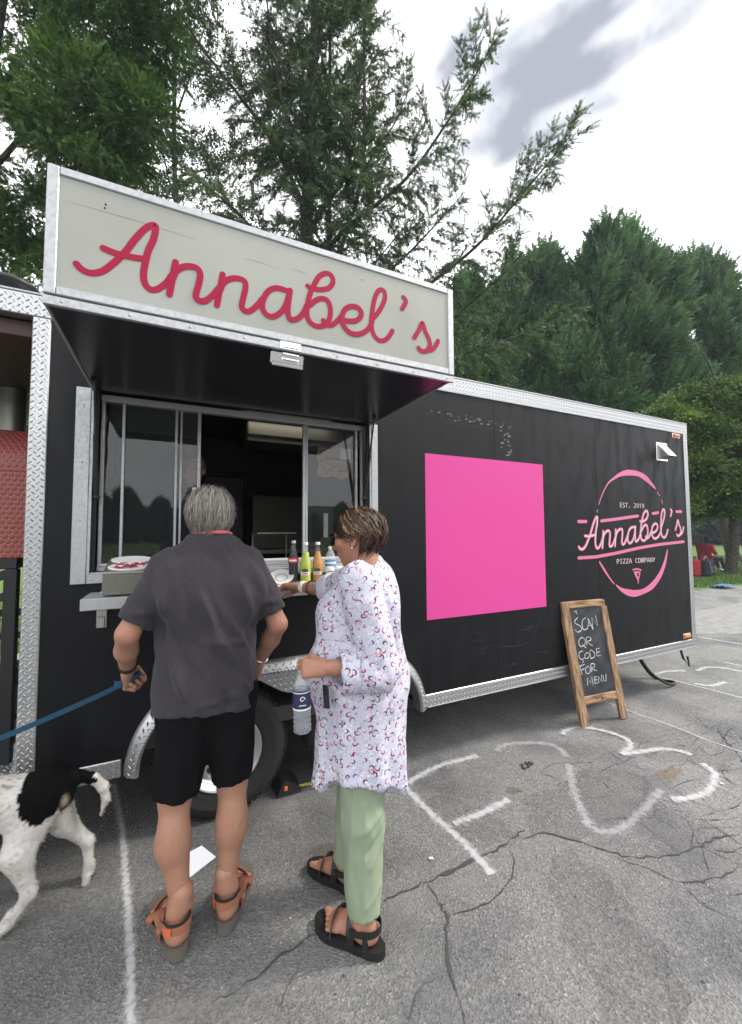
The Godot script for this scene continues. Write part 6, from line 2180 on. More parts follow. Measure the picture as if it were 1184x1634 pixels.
	# bands on the far wrist
	var ax2 := V(-0.13, 0.007, -0.178)
	wrist_band(t, "wristband", V(0.615, 1.3215, 0.366), ax2, 0.031, 0.012, M.white)
	var bd := MB.new()
	for k in 16:
		var a := TAU * k / 16.0
		var n := ax2.normalized()
		var x := n.cross(Vector3.UP).normalized()
		var y := x.cross(n)
		bd.lathe(V(0.642, 1.321, 0.403) + (x * cos(a) + y * sin(a)) * 0.034, n, [Vector2(0, -0.007), Vector2(0.006, 0.0), Vector2(0, 0.007)], 8)
	part("bead_bracelet", bd.done(), mat(0.05, 0.05, 0.055, 0.25), t)
	# what she holds
	var cd := MB.new()
	cd.box(V(0.508, 1.318, 0.272), V(0.085, 0.0012, 0.054), 0.0, Basis(Vector3.UP, 0.6) * Basis(Vector3.RIGHT, 0.25))
	tag(part("payment_card", cd.done(), mat(0.75, 0.55, 0.58, 0.4), self), "pale pink card held out in the woman's right hand", "card")
	var pet := mat(0.85, 0.93, 1.0, 0.04)
	pet.transparency = BaseMaterial3D.TRANSPARENCY_ALPHA
	pet.albedo_color.a = 0.14
	var wb := thing("water_bottle", "half full water bottle with a navy label hanging from the woman's left hand", "bottle", V(0.448, 0.862, 0.930))
	wb.rotation.z = 0.03
	var wp := [Vector2(0.0, 0.0), Vector2(0.028, 0.0), Vector2(0.033, 0.006)]
	for k in 8:
		wp.append(Vector2(0.0335 if k % 2 else 0.0305, 0.014 + k * 0.009))
	wp.append_array([Vector2(0.033, 0.09), Vector2(0.033, 0.155), Vector2(0.030, 0.172), Vector2(0.016, 0.20), Vector2(0.0125, 0.215), Vector2(0.0125, 0.228)])
	var wm := MB.new()
	wm.lathe(Vector3.ZERO, Vector3.UP, wp, 28)
	part("bottle_shell", wm.done(), pet, wb)
	var lb := MB.new()
	lb.lathe(Vector3.ZERO, Vector3.UP, [Vector2(0.0338, 0.088), Vector2(0.0338, 0.158)], 28)
	part("bottle_label", lb.done(), mat(0.022, 0.03, 0.085, 0.4), wb)
	var bk := MB.new()
	bk.lathe(Vector3.ZERO, Vector3.UP, [Vector2(0.0341, 0.088), Vector2(0.0341, 0.094)], 28)
	bk.lathe(Vector3.ZERO, Vector3.UP, [Vector2(0.0341, 0.150), Vector2(0.0341, 0.153)], 28)
	part("label_band", bk.done(), M.white, wb)
	var em := MB.new()
	var face := V(-0.20, 0, 0.98).normalized()
	var sdv := Vector3.UP.cross(face)
	var swirl := []
	for k in 12:
		var a := k * 0.5
		swirl.append(Vector2(cos(a), sin(a)) * (0.010 - 0.0005 * k))
	em.stroke(swirl, [0.003], V(0, 0.130, 0) + face * 0.0342, sdv, Vector3.UP, 0.0004)
	em.stroke([Vector2(-0.012, 0.0), Vector2(0.012, 0.0)], [0.003], V(0, 0.108, 0) + face * 0.0342, sdv, Vector3.UP, 0.0004)
	part("label_emblem", em.done(), M.white, wb)
	var ph := MB.new()
	rebase(t, V(0.74, 0, 0.82))
	ph.box(V(0.530, 0.985, 0.962), V(0.010, 0.090, 0.028), 0.005, Basis(Vector3.UP, 0.55) * Basis(Vector3.BACK, 0.10))
	tag(part("mobile_phone", ph.done(), mat(0.02, 0.02, 0.025, 0.2), self), "black phone sticking out of the tunic's side pocket", "phone")

func dog() -> void:
	var t := thing("dog", "white dog with a black patch on its rump and a black tail tipped white", "dog", V(-0.6, 0, 0.2))
	t.position = Vector3.ZERO
	var f := Field.new(V(-1.45, -0.005, 0.0), V(-0.18, 0.86, 0.42), 0.0088)
	f.bone(V(-0.475, 0.492, 0.185), V(-0.66, 0.487, 0.20), 0.083, 0.093, 0.04)
	f.bone(V(-0.66, 0.487, 0.20), V(-1.02, 0.46, 0.225), 0.092, 0.128, 0.05, V(0, 0, 1), 0.86)
	f.ball(V(-0.445, 0.485, 0.18), 0.070, 0.05)
	# tail
	f.bone(V(-0.440, 0.520, 0.180), V(-0.375, 0.522, 0.174), 0.024, 0.025, 0.03)
	f.bone(V(-0.375, 0.522, 0.174), V(-0.310, 0.492, 0.168), 0.025, 0.022, 0.015)
	f.bone(V(-0.310, 0.492, 0.168), V(-0.268, 0.440, 0.166), 0.022, 0.020, 0.015)
	f.bone(V(-0.268, 0.440, 0.166), V(-0.258, 0.385, 0.166), 0.020, 0.016, 0.015)
	f.bone(V(-0.258, 0.385, 0.166), V(-0.278, 0.318, 0.170), 0.016, 0.004, 0.015)
	# near hind leg
	f.bone(V(-0.495, 0.475, 0.235), V(-0.548, 0.300, 0.262), 0.092, 0.056, 0.04, V(0, 0, 1), 0.66)
	f.bone(V(-0.548, 0.300, 0.262), V(-0.508, 0.140, 0.262), 0.050, 0.024, 0.03)
	f.bone(V(-0.500, 0.150, 0.262), V(-0.500, 0.130, 0.262), 0.021, 0.019, 0.02)
	f.bone(V(-0.506, 0.135, 0.262), V(-0.562, 0.040, 0.252), 0.022, 0.020, 0.02)
	# far hind leg, stretched back
	f.bone(V(-0.470, 0.44, 0.135), V(-0.425, 0.295, 0.110), 0.080, 0.046, 0.04)
	f.bone(V(-0.425, 0.295, 0.110), V(-0.333, 0.180, 0.102), 0.042, 0.024, 0.03)
	f.bone(V(-0.333, 0.180, 0.102), V(-0.326, 0.060, 0.100), 0.023, 0.017, 0.02)
	# front legs
	for q in [[V(-1.02, 0.40, 0.29), V(-1.00, 0.24, 0.295), V(-1.03, 0.04, 0.295)], [V(-1.02, 0.40, 0.16), V(-1.07, 0.24, 0.155), V(-1.10, 0.04, 0.155)]]:
		f.bone(q[0], q[1], 0.060, 0.034, 0.03)
		f.bone(q[1], q[2], 0.030, 0.022, 0.02)
		f.bone(q[2], q[2] + V(-0.035, -0.016, 0), 0.024, 0.022, 0.02)
	# neck and head, beyond the left edge of the photograph
	f.bone(V(-1.04, 0.50, 0.225), V(-1.20, 0.66, 0.23), 0.095, 0.070, 0.05)
	f.egg(V(-1.24, 0.715, 0.23), Basis(), V(0.080, 0.070, 0.065), 0.03)
	f.bone(V(-1.29, 0.695, 0.23), V(-1.385, 0.670, 0.23), 0.042, 0.030, 0.03)
	f.ball(V(-1.405, 0.685, 0.23), 0.015, 0.01)
	for s in [-1.0, 1.0]:
		f.egg(V(-1.215, 0.715, 0.23 + s * 0.068), Basis(Vector3.RIGHT, s * -0.25), V(0.035, 0.060, 0.012), 0.012)
	var nz := noise(9.0, FastNoiseLite.TYPE_SIMPLEX, 3, 91)
	var tick := noise(36.0, FastNoiseLite.TYPE_SIMPLEX, 2, 92)
	var col := func(p: Vector3, _n: Vector3) -> Color:
		var white := Color(0.66, 0.64, 0.61)
		var black := Color(0.006, 0.0055, 0.0055)
		var c := white.lerp(Color(0.55, 0.50, 0.44), clampf(nz.get_noise_3dv(p) + 0.1, 0.0, 0.5))
		if p.x < -0.5 and p.y > 0.50:
			c = c.lerp(Color(0.30, 0.29, 0.28), smoothstep(0.34, 0.50, tick.get_noise_3d(p.x * 0.6, p.y, p.z)))
		else:
			c = c.lerp(Color(0.18, 0.17, 0.16), smoothstep(0.60, 0.72, tick.get_noise_3dv(p * 1.4)) * 0.6)
		var w := 0.06 * nz.get_noise_3dv(p * 2.0)
		var e := Vector2((p.x + 0.475) / 0.075, (p.y - 0.525) / 0.112).length() + w * 3.0
		if e < 1.0 and p.z > 0.12 or (p.y > 0.50 and p.x > -0.50 and p.x < -0.38 and p.z > 0.1):
			c = black
		if p.x > -0.415 and p.y > 0.40:
			var tail := p.x + 0.25 * (0.535 - p.y)
			if p.z > 0.12:
				c = black if tail + w * 0.4 < -0.296 else white
		# pale cream under the tail
		c = c.lerp(Color(0.46, 0.39, 0.29), 0.8 * smoothstep(1.2, 0.4, Vector2((p.x + 0.398) / 0.014, (p.y - 0.462) / 0.034).length()))
		if p.x < -1.15 and absf(p.z - 0.23) > 0.035:
			c = black
		if p.x < -1.395:
			c = black
		return c
	var fz := noise(120.0, FastNoiseLite.TYPE_SIMPLEX, 2, 93)
	var mb := MB.new()
	f.mesh_into(mb, col, func(p: Vector3, _n: Vector3) -> float: return 0.0035 * fz.get_noise_3d(p.x * 0.5, p.y * 0.35, p.z))
	# paws on their own fine grids
	for q in [[V(-0.560, 0.036, 0.252), V(-0.85, 0, 0.0)], [V(-0.325, 0.048, 0.100), V(-0.25, -0.85, 0.0)]]:
		var d: Vector3 = (q[1] as Vector3).normalized()
		var pf := Field.new(q[0] - Vector3.ONE * 0.09, q[0] + Vector3.ONE * 0.09, 0.004)
		pf.bone(q[0] + V(0, 0.03, 0), q[0] + d * 0.02, 0.021, 0.021, 0.02)
		for k in 4:
			var s := V(0, 0, 1) * (k - 1.5) * 0.0125
			var a: Vector3 = q[0] + d * 0.012 + s
			var b: Vector3 = q[0] + d * (0.048 if k == 1 or k == 2 else 0.040) + s * 1.25 + V(0, -0.016 if absf(d.y) < 0.5 else 0.0, 0)
			pf.bone(a, b, 0.013, 0.0115, 0.006)
		var back: bool = absf(d.y) > 0.5
		pf.mesh_into(mb, func(p: Vector3, _n: Vector3) -> Color:
			if back and p.x > -0.318 and p.y < 0.035:
				return Color(0.03, 0.028, 0.027)
			return Color(0.62, 0.59, 0.55))
	part("body", mb.done(true), M.fur, t)
	var cl := MB.new()
	for q in [[V(-0.560, 0.036, 0.252), V(-0.85, 0, 0.0)], [V(-0.325, 0.048, 0.100), V(-0.25, -0.85, 0.0)]]:
		var d: Vector3 = (q[1] as Vector3).normalized()
		for k in 4:
			var s := V(0, 0, 1) * (k - 1.5) * 0.0155
			var b: Vector3 = q[0] + d * 0.052 + s + V(0, -0.018 if absf(d.y) < 0.5 else 0.006, 0)
			cl.tube([b, b + d * 0.008 + V(-0.004, -0.003, 0), b + d * 0.012 + V(-0.006, -0.007, 0)], [0.0045, 0.0035, 0.001], 6)
	part("claws", cl.done(), M.black, t)
	# coat: short lying hairs along the outline
	var hb := MB.new()
	var r := RandomNumberGenerator.new()
	r.seed = 4
	for k in 26000:
		var i := r.randi() % mb.v.size()
		var p := mb.v[i] + V(r.randf_range(-0.004, 0.004), r.randf_range(-0.004, 0.004), r.randf_range(-0.004, 0.004))
		if p.x < -0.75:
			continue
		var n := mb.n[i]
		var lie := V(0.75, -0.6, 0.0) + V(r.randf_range(-0.3, 0.3), r.randf_range(-0.3, 0.3), r.randf_range(-0.3, 0.3))
		lie = (lie - n * lie.dot(n) * 0.72).normalized()
		var l := r.randf_range(0.008, 0.017)
		hb.col = mb.c[i] * r.randf_range(0.85, 1.1)
		var sd := n.cross(lie).normalized() * 0.0011
		var a := hb.vert(p - sd, n)
		hb.vert(p + sd, n)
		hb.vert(p + lie * l + n * 0.002, n)
		hb.tri_i(a, a + 1, a + 2)
	part("coat", hb.done(true), M.fur, t, "stuff")
	wrist_band(t, "collar", V(-1.12, 0.58, 0.228), V(-0.7, 0.7, 0), 0.088, 0.012, M.leash)
	rebase(t, V(-0.6, 0, 0.2))

func server() -> void:
	var t := thing("person", "dim figure in dark clothes standing inside the trailer behind the left pane", "person", V(0.09, 0.56, -0.62))
	t.position = Vector3.ZERO
	var sk := skin_color(Color(0.40, 0.22, 0.16), Color(0.42, 0.18, 0.13), [])
	var mb := MB.new()
	head_into(mb, Transform3D(Basis(Vector3.UP, PI - 0.3), V(0.105, 2.05, -0.60)), sk, 1.0)
	part("body", mb.done(true), M.flesh, t)
	var f := Field.new(V(-0.30, 0.56, -0.95), V(0.48, 2.0, -0.30), 0.016)
	f.bone(V(0.09, 1.70, -0.62), V(0.09, 1.25, -0.62), 0.18, 0.17, 0.05, Vector3.BACK, 0.65)
	f.bone(V(-0.06, 1.82, -0.62), V(0.24, 1.82, -0.62), 0.07, 0.07, 0.06)
	f.bone(V(0.09, 1.80, -0.62), V(0.10, 1.93, -0.61), 0.065, 0.055, 0.04)
	for s in [-1.0, 1.0]:
		f.bone(V(0.09 + s * 0.19, 1.80, -0.62), V(0.09 + s * 0.24, 1.52, -0.60), 0.06, 0.05, 0.03)
		f.bone(V(0.09 + s * 0.24, 1.52, -0.60), V(0.09 + s * 0.16, 1.42, -0.42), 0.05, 0.035, 0.03)
		f.bone(V(0.09 + s * 0.09, 1.25, -0.62), V(0.09 + s * 0.10, 0.60, -0.62), 0.10, 0.06, 0.03)
	var m := MB.new()
	f.mesh_into(m)
	part("dark_clothes", m.done(), M.shorts, t)
	hair_cap(t, Transform3D(Basis(Vector3.UP, PI - 0.3), V(0.105, 2.05, -0.60)), V(0, 0.02, 0.014), V(0.084, 0.10, 0.105), func(p: Vector3) -> bool: return p.y > -0.05 and (p.z > -0.01 or p.y > 0.06), Color(0.04, 0.03, 0.02))
	rebase(t, V(0.09, 0.56, -0.62))

func small_things() -> void:
	# chalkboard leaning on the trailer
	var t := thing("chalkboard", "wooden framed chalkboard reading SCAN QR CODE FOR MENU, leaning against the trailer", "chalkboard", V(3.28, 0, 0.1))
	t.position = Vector3.ZERO
	var b0 := V(3.027, 0, 0.143)
	var ux := V(0.514, 0, 0.043).normalized()
	var uy := V(-0.052, 1.008, -0.131).normalized()
	var n := ux.cross(uy).normalized()
	var plank := func(called: String, u0: float, u1: float, v0: float, v1: float, w0: float, w1: float, m: Material, parent: Node3D) -> MeshInstance3D:
		var b := MB.new()
		var hs := V(u1 - u0, v1 - v0, w1 - w0)
		b.box(V(0, 0, 0), hs, 0.004)
		for i in b.v.size():
			b.v[i] += V((u0 + u1) * 0.5, (v0 + v1) * 0.5, (w0 + w1) * 0.5)
		var o := part(called, b.done(), m, parent)
		o.transform = Transform3D(Basis(ux, uy, n), b0)
		return o
	plank.call("leg", 0.0, 0.078, 0.004, 1.018, -0.036, 0.0, M.wood, t)
	plank.call("leg", 0.448, 0.520, 0.004, 0.955, -0.036, 0.0, M.wood, t)
	plank.call("rail", 0.079, 0.4475, 0.175, 0.240, -0.032, -0.003, M.woodx, t)
	plank.call("rail", 0.0785, 0.480, 0.958, 1.0175, -0.034, -0.002, M.woodx, t)
	plank.call("rail", 0.480, 0.505, 0.958, 1.010, -0.034, -0.002, M.woodx, t)
	var bd: MeshInstance3D = plank.call("board", 0.076, 0.450, 0.238, 0.960, -0.024, -0.012, M.slate, t)
	var kn := MB.new()
	for q in [[0.215, 0.205, 0.006], [0.268, 0.205, 0.011], [0.283, 0.206, 0.008]]:
		kn.lathe(V(q[0], q[1], -0.0032), Vector3.BACK, [Vector2(q[2], 0.0), Vector2(q[2] * 0.8, 0.0008), Vector2(0.0, 0.001)], 12)
	part("knot", kn.done(), mat(0.05, 0.025, 0.012, 0.8), t).transform = Transform3D(Basis(ux, uy, n), b0)
	# hand-written chalk words, one part for each word
	var words := [[[168,878,126,854,131,830,173,808,186,776,139,757,109,782], [257,871,215,851,199,805,211,770,250,778], [248,770,291,852,277,861,317,764], [269,800,311,804], [314,772,326,865,378,790,373,878]],
		[[170,712,135,689,129,651,157,637,193,653,202,690,170,712], [162,656,196,622], [211,639,221,703,264,703,269,680,223,669,273,633]],
		[[153,600,115,592,104,560,122,535,160,542], [202,583,172,567,169,538,201,538,223,562,202,583], [231,531,238,598,280,575,276,541,231,529], [314,602,304,542,351,544], [314,602,352,604], [309,572,345,574]],
		[[140,526,136,508], [93,483,103,415], [88,483,148,491], [96,449,134,456], [180,473,151,454,151,420,181,416,205,447,180,473], [215,423,219,483,256,482,256,460,221,449,273,424]],
		[[143,325,151,379,178,339,205,384,204,320], [234,376,227,325,259,327], [234,376,262,379], [231,353,259,354], [270,327,278,378,308,329,317,384], [334,379,331,334,357,330,368,382]], [[144,930,166,932], [157,917,165,909]]]
	for w in words:
		var b := MB.new()
		var z := -0.0114
		for s in w:
			var pts := mm2(s)
			var p := smooth_path(pts, 4) if s.size() >= 10 and s != words[0][4] and s != words[0][2] and s != words[4][0] and s != words[4][4] else pts
			var wd := []
			for k in 9:
				wd.append(rng.randf_range(0.0035, 0.0075))
			b.stroke(p, wd, Vector3.ZERO, Vector3.RIGHT, Vector3.UP, z)
			z += 0.0001
		var o := part("chalk_word", b.done(), M.chalk, bd)
	rebase(t, V(3.28, 0, 0.1))
	# envelope on the ground
	var pb := MB.new()
	pb.poly([V(0.104, 0.009, 0.134), V(0.159, 0.012, 0.120), V(0.218, 0.009, 0.226), V(0.096, 0.008, 0.300)], Vector3.UP)
	pb.poly([V(0.104, 0.006, 0.134), V(0.159, 0.009, 0.120), V(0.218, 0.006, 0.226), V(0.096, 0.005, 0.300)], Vector3.DOWN)
	tag(part("paper_sheet", pb.done(), mat(0.70, 0.73, 0.80, 0.7), self), "white folded paper lying on the asphalt between the man's feet", "paper")
	# wheel chock with its rope
	var ck := thing("wheel_chock", "black rubber chock with an orange peg wedged behind the front wheel", "chock", V(0.66, 0, -0.18))
	var cb := MB.new()
	cb.slab(PackedVector2Array([Vector2(-0.07, 0.0), Vector2(0.08, 0.0), Vector2(0.085, 0.025), Vector2(-0.01, 0.085), Vector2(-0.035, 0.080), Vector2(-0.05, 0.04)]), V(0, 0.002, 0.09), Vector3.RIGHT, Vector3.UP, 0.16)
	part("chock_block", cb.done(), M.tyre, ck)
	var pg := MB.new()
	pg.box(V(-0.015, 0.050, 0.0945), V(0.022, 0.026, 0.012), 0.004)
	part("chock_peg", pg.done(), M.brightorange, ck)
	for k in 4:
		var rb := MB.new()
		rb.box(V(0.012 + k * 0.018, 0.074 - k * 0.0115, 0.0), V(0.012, 0.012, 0.15), 0.003, Basis(Vector3.BACK, -0.6))
		part("chock_rib", rb.done(), M.tyre, ck)
	var rp := thing("rope", "yellow and black rope lying between the chock and the rear wheel", "rope", V(0.85, 0, -0.14))
	rp.position = Vector3.ZERO
	var rpath := smooth_path([V(0.72, 0.03, -0.11), V(0.80, 0.014, -0.13), V(0.92, 0.012, -0.105), V(1.06, 0.012, -0.12), V(1.12, 0.03, -0.2)], 6)
	var ym := MB.new()
	ym.tube(rpath, [0.0095], 8)
	part("rope_core", ym.done(), mat(0.62, 0.50, 0.06, 0.8), rp)
	var bm := MB.new()
	for s in 2:
		var hp := []
		for i in rpath.size() * 4:
			var u := float(i) / (rpath.size() * 4) * (rpath.size() - 1.001)
			var a := rpath[int(u)].lerp(rpath[int(u) + 1], fmod(u, 1.0)) as Vector3
			var w := i * 0.8 + s * PI
			hp.append(a + V(0, cos(w), sin(w)) * 0.0075)
		bm.tube(hp, [0.0042], 5)
	part("rope_strand", bm.done(), M.matblack, rp)
	rebase(rp, V(0.85, 0, -0.14))

func far_things() -> void:
	# people sitting on the verge
	var cx := V(18.85, 0.05, -6.15)
	var t := thing("folding_chair", "red folding camp chair under the tree at right, with a person in it", "camp chair", cx)
	t.rotation.y = -0.40
	var cm := MB.new()
	cm.box(V(0, 0.42, 0), V(0.56, 0.03, 0.5), 0.01)
	cm.box(V(-0.26, 0.78, 0), V(0.03, 0.66, 0.56), 0.012, Basis(Vector3.BACK, 0.16))
	part("seat", cm.done(), mat(0.18, 0.02, 0.03, 0.8), t)
	for s in [-1.0, 1.0]:
		for q in [[V(-0.24, 0.02, s * 0.26), V(0.24, 0.60, s * 0.27)], [V(0.24, 0.02, s * 0.26), V(-0.24, 0.60, s * 0.27)], [V(-0.24, 0.60, s * 0.27), V(0.26, 0.60, s * 0.27)]]:
			var lm := MB.new()
			lm.tube([q[0], q[1]], [0.013], 6)
			part("leg", lm.done(), M.black, t)
	var p := thing("person", "seated person in a red jacket and dark hood on the far lawn by the tree", "person", cx)
	p.rotation.y = -0.40
	var f := Field.new(V(-0.45, 0.0, -0.35), V(0.85, 1.45, 0.35), 0.02)
	f.bone(V(-0.12, 0.55, 0), V(-0.12, 0.98, 0), 0.19, 0.17, 0.06, Vector3.RIGHT, 0.8)
	f.bone(V(-0.12, 0.98, -0.14), V(-0.12, 0.98, 0.14), 0.09, 0.09, 0.06)
	f.egg(V(-0.05, 1.24, 0), Basis(), V(0.115, 0.135, 0.10), 0.03)
	for s in [-1.0, 1.0]:
		f.bone(V(-0.10, 0.98, s * 0.21), V(0.02, 0.72, s * 0.25), 0.075, 0.06, 0.03)
		f.bone(V(0.02, 0.72, s * 0.25), V(0.24, 0.74, s * 0.08), 0.06, 0.04, 0.03)
		f.bone(V(-0.08, 0.52, s * 0.11), V(0.34, 0.52, s * 0.13), 0.10, 0.075, 0.03)
		f.bone(V(0.34, 0.52, s * 0.13), V(0.50, 0.10, s * 0.12), 0.07, 0.045, 0.03)
		f.bone(V(0.50, 0.06, s * 0.12), V(0.66, 0.04, s * 0.13), 0.045, 0.04, 0.02)
	var m := MB.new()
	f.mesh_into(m, func(q: Vector3, _n: Vector3) -> Color:
		if q.y > 1.10:
			return Color(0.40, 0.22, 0.16) if q.x > 0.0 and q.y < 1.27 else Color(0.025, 0.022, 0.02)
		if q.y < 0.14 and q.x > 0.42:
			return Color(0.5, 0.5, 0.5)
		if q.y < 0.60 and q.x > -0.02 or q.y < 0.45:
			return Color(0.02, 0.028, 0.055)
		if q.x > 0.18 and absf(q.z) < 0.12:
			return Color(0.42, 0.24, 0.18)
		return Color(0.42, 0.015, 0.025))
	part("body", m.done(true), M.blade, p)
	var bg := thing("cooler_bag", "dark cooler bag standing on the grass in front of the person in red", "bag", V(16.75, 0.05, -5.30))
	var bm := MB.new()
	bm.box(V(0, 0.30, 0), V(0.55, 0.58, 0.34), 0.06)
	part("bag_body", bm.done(), mat(0.02, 0.022, 0.035, 0.8), bg)
	var bs := MB.new()
	bs.tube(smooth_path([V(-0.15, 0.55, 0.18), V(-0.12, 0.30, 0.20), V(-0.05, 0.12, 0.19)], 4), [0.015], 6)
	bs.tube(smooth_path([V(-0.15, 0.58, 0.0), V(0.0, 0.70, 0.0), V(0.15, 0.58, 0.0)], 4), [0.018], 6)
	bs.lathe(V(0.10, 0.25, 0.175), Vector3.BACK, [Vector2(0.10, 0.0), Vector2(0.10, 0.008), Vector2(0.085, 0.008), Vector2(0.085, 0.0)], 16)
	part("bag_strap", bs.done(), mat(0.25, 0.25, 0.28, 0.8), bg)
	var rb := thing("red_bag", "small red bag left of the dark cooler bag, beside the trailer's corner", "bag", V(16.35, 0.05, -5.45))
	var rm := MB.new()
	rm.box(V(0, 0.30, 0), V(0.30, 0.60, 0.30), 0.07)
	part("bag_body", rm.done(), mat(0.35, 0.02, 0.03, 0.8), rb)
	var rh := MB.new()
	rh.tube(smooth_path([V(-0.08, 0.58, 0.0), V(0.0, 0.70, 0.0), V(0.08, 0.58, 0.0)], 4), [0.015], 6)
	part("bag_handle", rh.done(), M.matblack, rb)
	var c2 := thing("folding_chair", "empty blue folding chair behind the tree trunk at the right edge", "camp chair", V(20.1, 0.05, -5.45))
	c2.rotation.y = 2.6
	var c2m := MB.new()
	c2m.box(V(0, 0.42, 0), V(0.5, 0.03, 0.5), 0.01)
	c2m.box(V(-0.24, 0.85, 0), V(0.03, 0.80, 0.56), 0.012, Basis(Vector3.BACK, 0.14))
	part("seat", c2m.done(), mat(0.03, 0.045, 0.11, 0.8), c2)
	for s in [-1.0, 1.0]:
		for q in [[V(-0.24, 0.02, s * 0.25), V(0.24, 0.60, s * 0.26)], [V(0.24, 0.02, s * 0.25), V(-0.24, 0.60, s * 0.26)]]:
			var lm := MB.new()
			lm.tube([q[0], q[1]], [0.014], 6)
			part("leg", lm.done(), M.black, c2)
	var tp := MB.new()
	var tr := noise(3.0, FastNoiseLite.TYPE_SIMPLEX, 2, 44)
	var rows := []
	for i in 7:
		var row := []
		for j in 9:
			row.append(V(13.75 + j * 0.09, 0.06 + 0.06 * absf(tr.get_noise_2d(i * 0.4, j * 0.4)), -3.85 + i * 0.06))
		rows.append(row)
	tp.grid(rows)
	tag(part("blue_tarp", tp.done(), mat(0.05, 0.16, 0.33, 0.6), self), "crumpled pale blue tarp on the edge of the grass at right", "tarp")
	# white tent-like thing and fence rail far across the lawn
	var wt := MB.new()
	wt.slab(PackedVector2Array([Vector2(-0.9, 0), Vector2(0.9, 0), Vector2(0.7, 1.3), Vector2(0.1, 1.8), Vector2(-0.5, 1.2)]), V(66.0, 0.05, -27.0), V(0.9, 0, 0.43), Vector3.UP, 1.6)
	tag(part("white_tent", wt.done(), M.white, self), "tiny white tent far across the lawn left of the tree trunk", "tent")

# ---------------------------------------------------------------- trees
func sprig_needles(n: int, l: float, w: float, droop: float, sd: int) -> Mesh:
	var r := RandomNumberGenerator.new()
	r.seed = sd
	var b := MB.new()
	for k in n:
		var u := (k + 0.5) / n
		var base := V(0, -droop * u * u, -u) * l
		var side := 1.0 if k % 2 else -1.0
		var d := V(side * r.randf_range(0.7, 1.0), r.randf_range(-0.2, 0.5), -0.75).normalized()
		var len2 := l * r.randf_range(0.22, 0.36) * (1.1 - 0.6 * u)
		var up := d.cross(V(0, 0, -1)).normalized().rotated(d, r.randf_range(-0.8, 0.8))
		var s := d.cross(up).normalized() * w
		b.poly([base - s, base + d * len2 * 0.5 - s * 0.8, base + d * len2, base + d * len2 * 0.5 + s * 0.8, base + s], up)
	b.poly([V(-w * 0.5, 0, 0), V(w * 0.5, 0, 0), V(0, -droop * l, -l)], Vector3.UP)
	return b.done()

func sprig_leaves(n: int, spread: float, l: float, sd: int) -> Mesh:
	var r := RandomNumberGenerator.new()
	r.seed = sd
	var b := MB.new()
	for k in n:
		var p := V(r.randf_range(-1, 1), r.randf_range(-0.6, 0.6), r.randf_range(-1, 1)) * spread
		var d := (p.normalized() + V(r.randf_range(-0.5, 0.5), -0.35, r.randf_range(-0.5, 0.5))).normalized()
		var up := V(r.randf_range(-0.6, 0.6), 1, r.randf_range(-0.6, 0.6)).normalized()
		var s := d.cross(up).normalized() * l * 0.30
		var q := l * r.randf_range(0.7, 1.2)
		b.poly([p, p + d * q * 0.5 + s, p + d * q, p + d * q * 0.5 - s], up)
	return b.done()

func limb_into(b: MB, path: Array, r0: float, r1: float, sides := 7) -> Array:
	var p := smooth_path(path, 5)
	var rad := []
	for i in p.size():
		rad.append(lerpf(r0, r1, float(i) / (p.size() - 1)))
	b.tube(p, rad, sides)
	return p

func facing(dir: Vector3, roll := 0.0) -> Basis:
	var z := -dir.normalized()
	var up := Vector3.UP if absf(z.y) < 0.95 else Vector3.RIGHT
	var x := up.cross(z).normalized()
	return Basis(x, z.cross(x), z).rotated(z, roll)

# boughs that leave a limb on both sides, each carrying needle sprigs; returns twig lines
func clothe(path: Array, from: float, spacing: float, l0: float, l1: float, hang: float, r: RandomNumberGenerator, xf: Array, cols: PackedColorArray, twigs: MB, scale: float, tint: Array) -> PackedColorArray:
	var total := 0.0
	for i in range(1, path.size()):
		total += (path[i] as Vector3).distance_to(path[i - 1])
	var at := total * from
	var k := 0
	while at < total:
		var run := 0.0
		var p := path[0] as Vector3
		var d := Vector3.UP
		for i in range(1, path.size()):
			var seg: float = (path[i] as Vector3).distance_to(path[i - 1])
			if run + seg >= at:
				p = (path[i - 1] as Vector3).lerp(path[i], (at - run) / seg)
				d = ((path[i] as Vector3) - path[i - 1]).normalized()
				break
			run += seg
		var u := at / total
		var ln := lerpf(l0, l1, (u - from) / (1.0 - from)) * r.randf_range(0.55, 1.25)
		var side := d.cross(Vector3.UP)
		if side.length() < 0.3:
			side = Vector3.RIGHT.rotated(Vector3.UP, r.randf() * TAU)
		side = side.normalized().rotated(d, r.randf_range(-1.1, 1.1))
		if k % 2:
			side = -side
		var bd := (side + d * r.randf_range(0.4, 0.9) + Vector3.UP * r.randf_range(-0.15, 0.30)).normalized()
		var q := p
		var pts := [p]
		var n := maxi(2, int(ln / (0.11 * scale)))
		for i in n:
			bd = (bd + V(r.randf_range(-0.12, 0.12), -hang * 0.12, r.randf_range(-0.12, 0.12))).normalized()
			q += bd * ln / n
			pts.append(q)
			for e in 4:
				var w := bd.rotated(Vector3.UP, (-1.0 if e % 2 == 0 else 1.0) * r.randf_range(0.35, 1.1) * (0.15 if e == 2 else 1.0))
				w = (w + Vector3.UP * r.randf_range(-0.35 - hang * 0.5, 0.35)).normalized()
				var s := scale * r.randf_range(0.75, 1.3)
				xf.append(Transform3D(facing(w, r.randf() * TAU) * Basis.from_scale(Vector3.ONE * s), q))
				var g := r.randf()
				cols.append((tint[0] as Color).lerp(tint[1], g * g))
		if ln > 0.3:
			twigs.tube(pts, [0.010 * scale, 0.003 * scale], 4, false)
		at += spacing * r.randf_range(0.6, 1.4)
		k += 1
	return cols

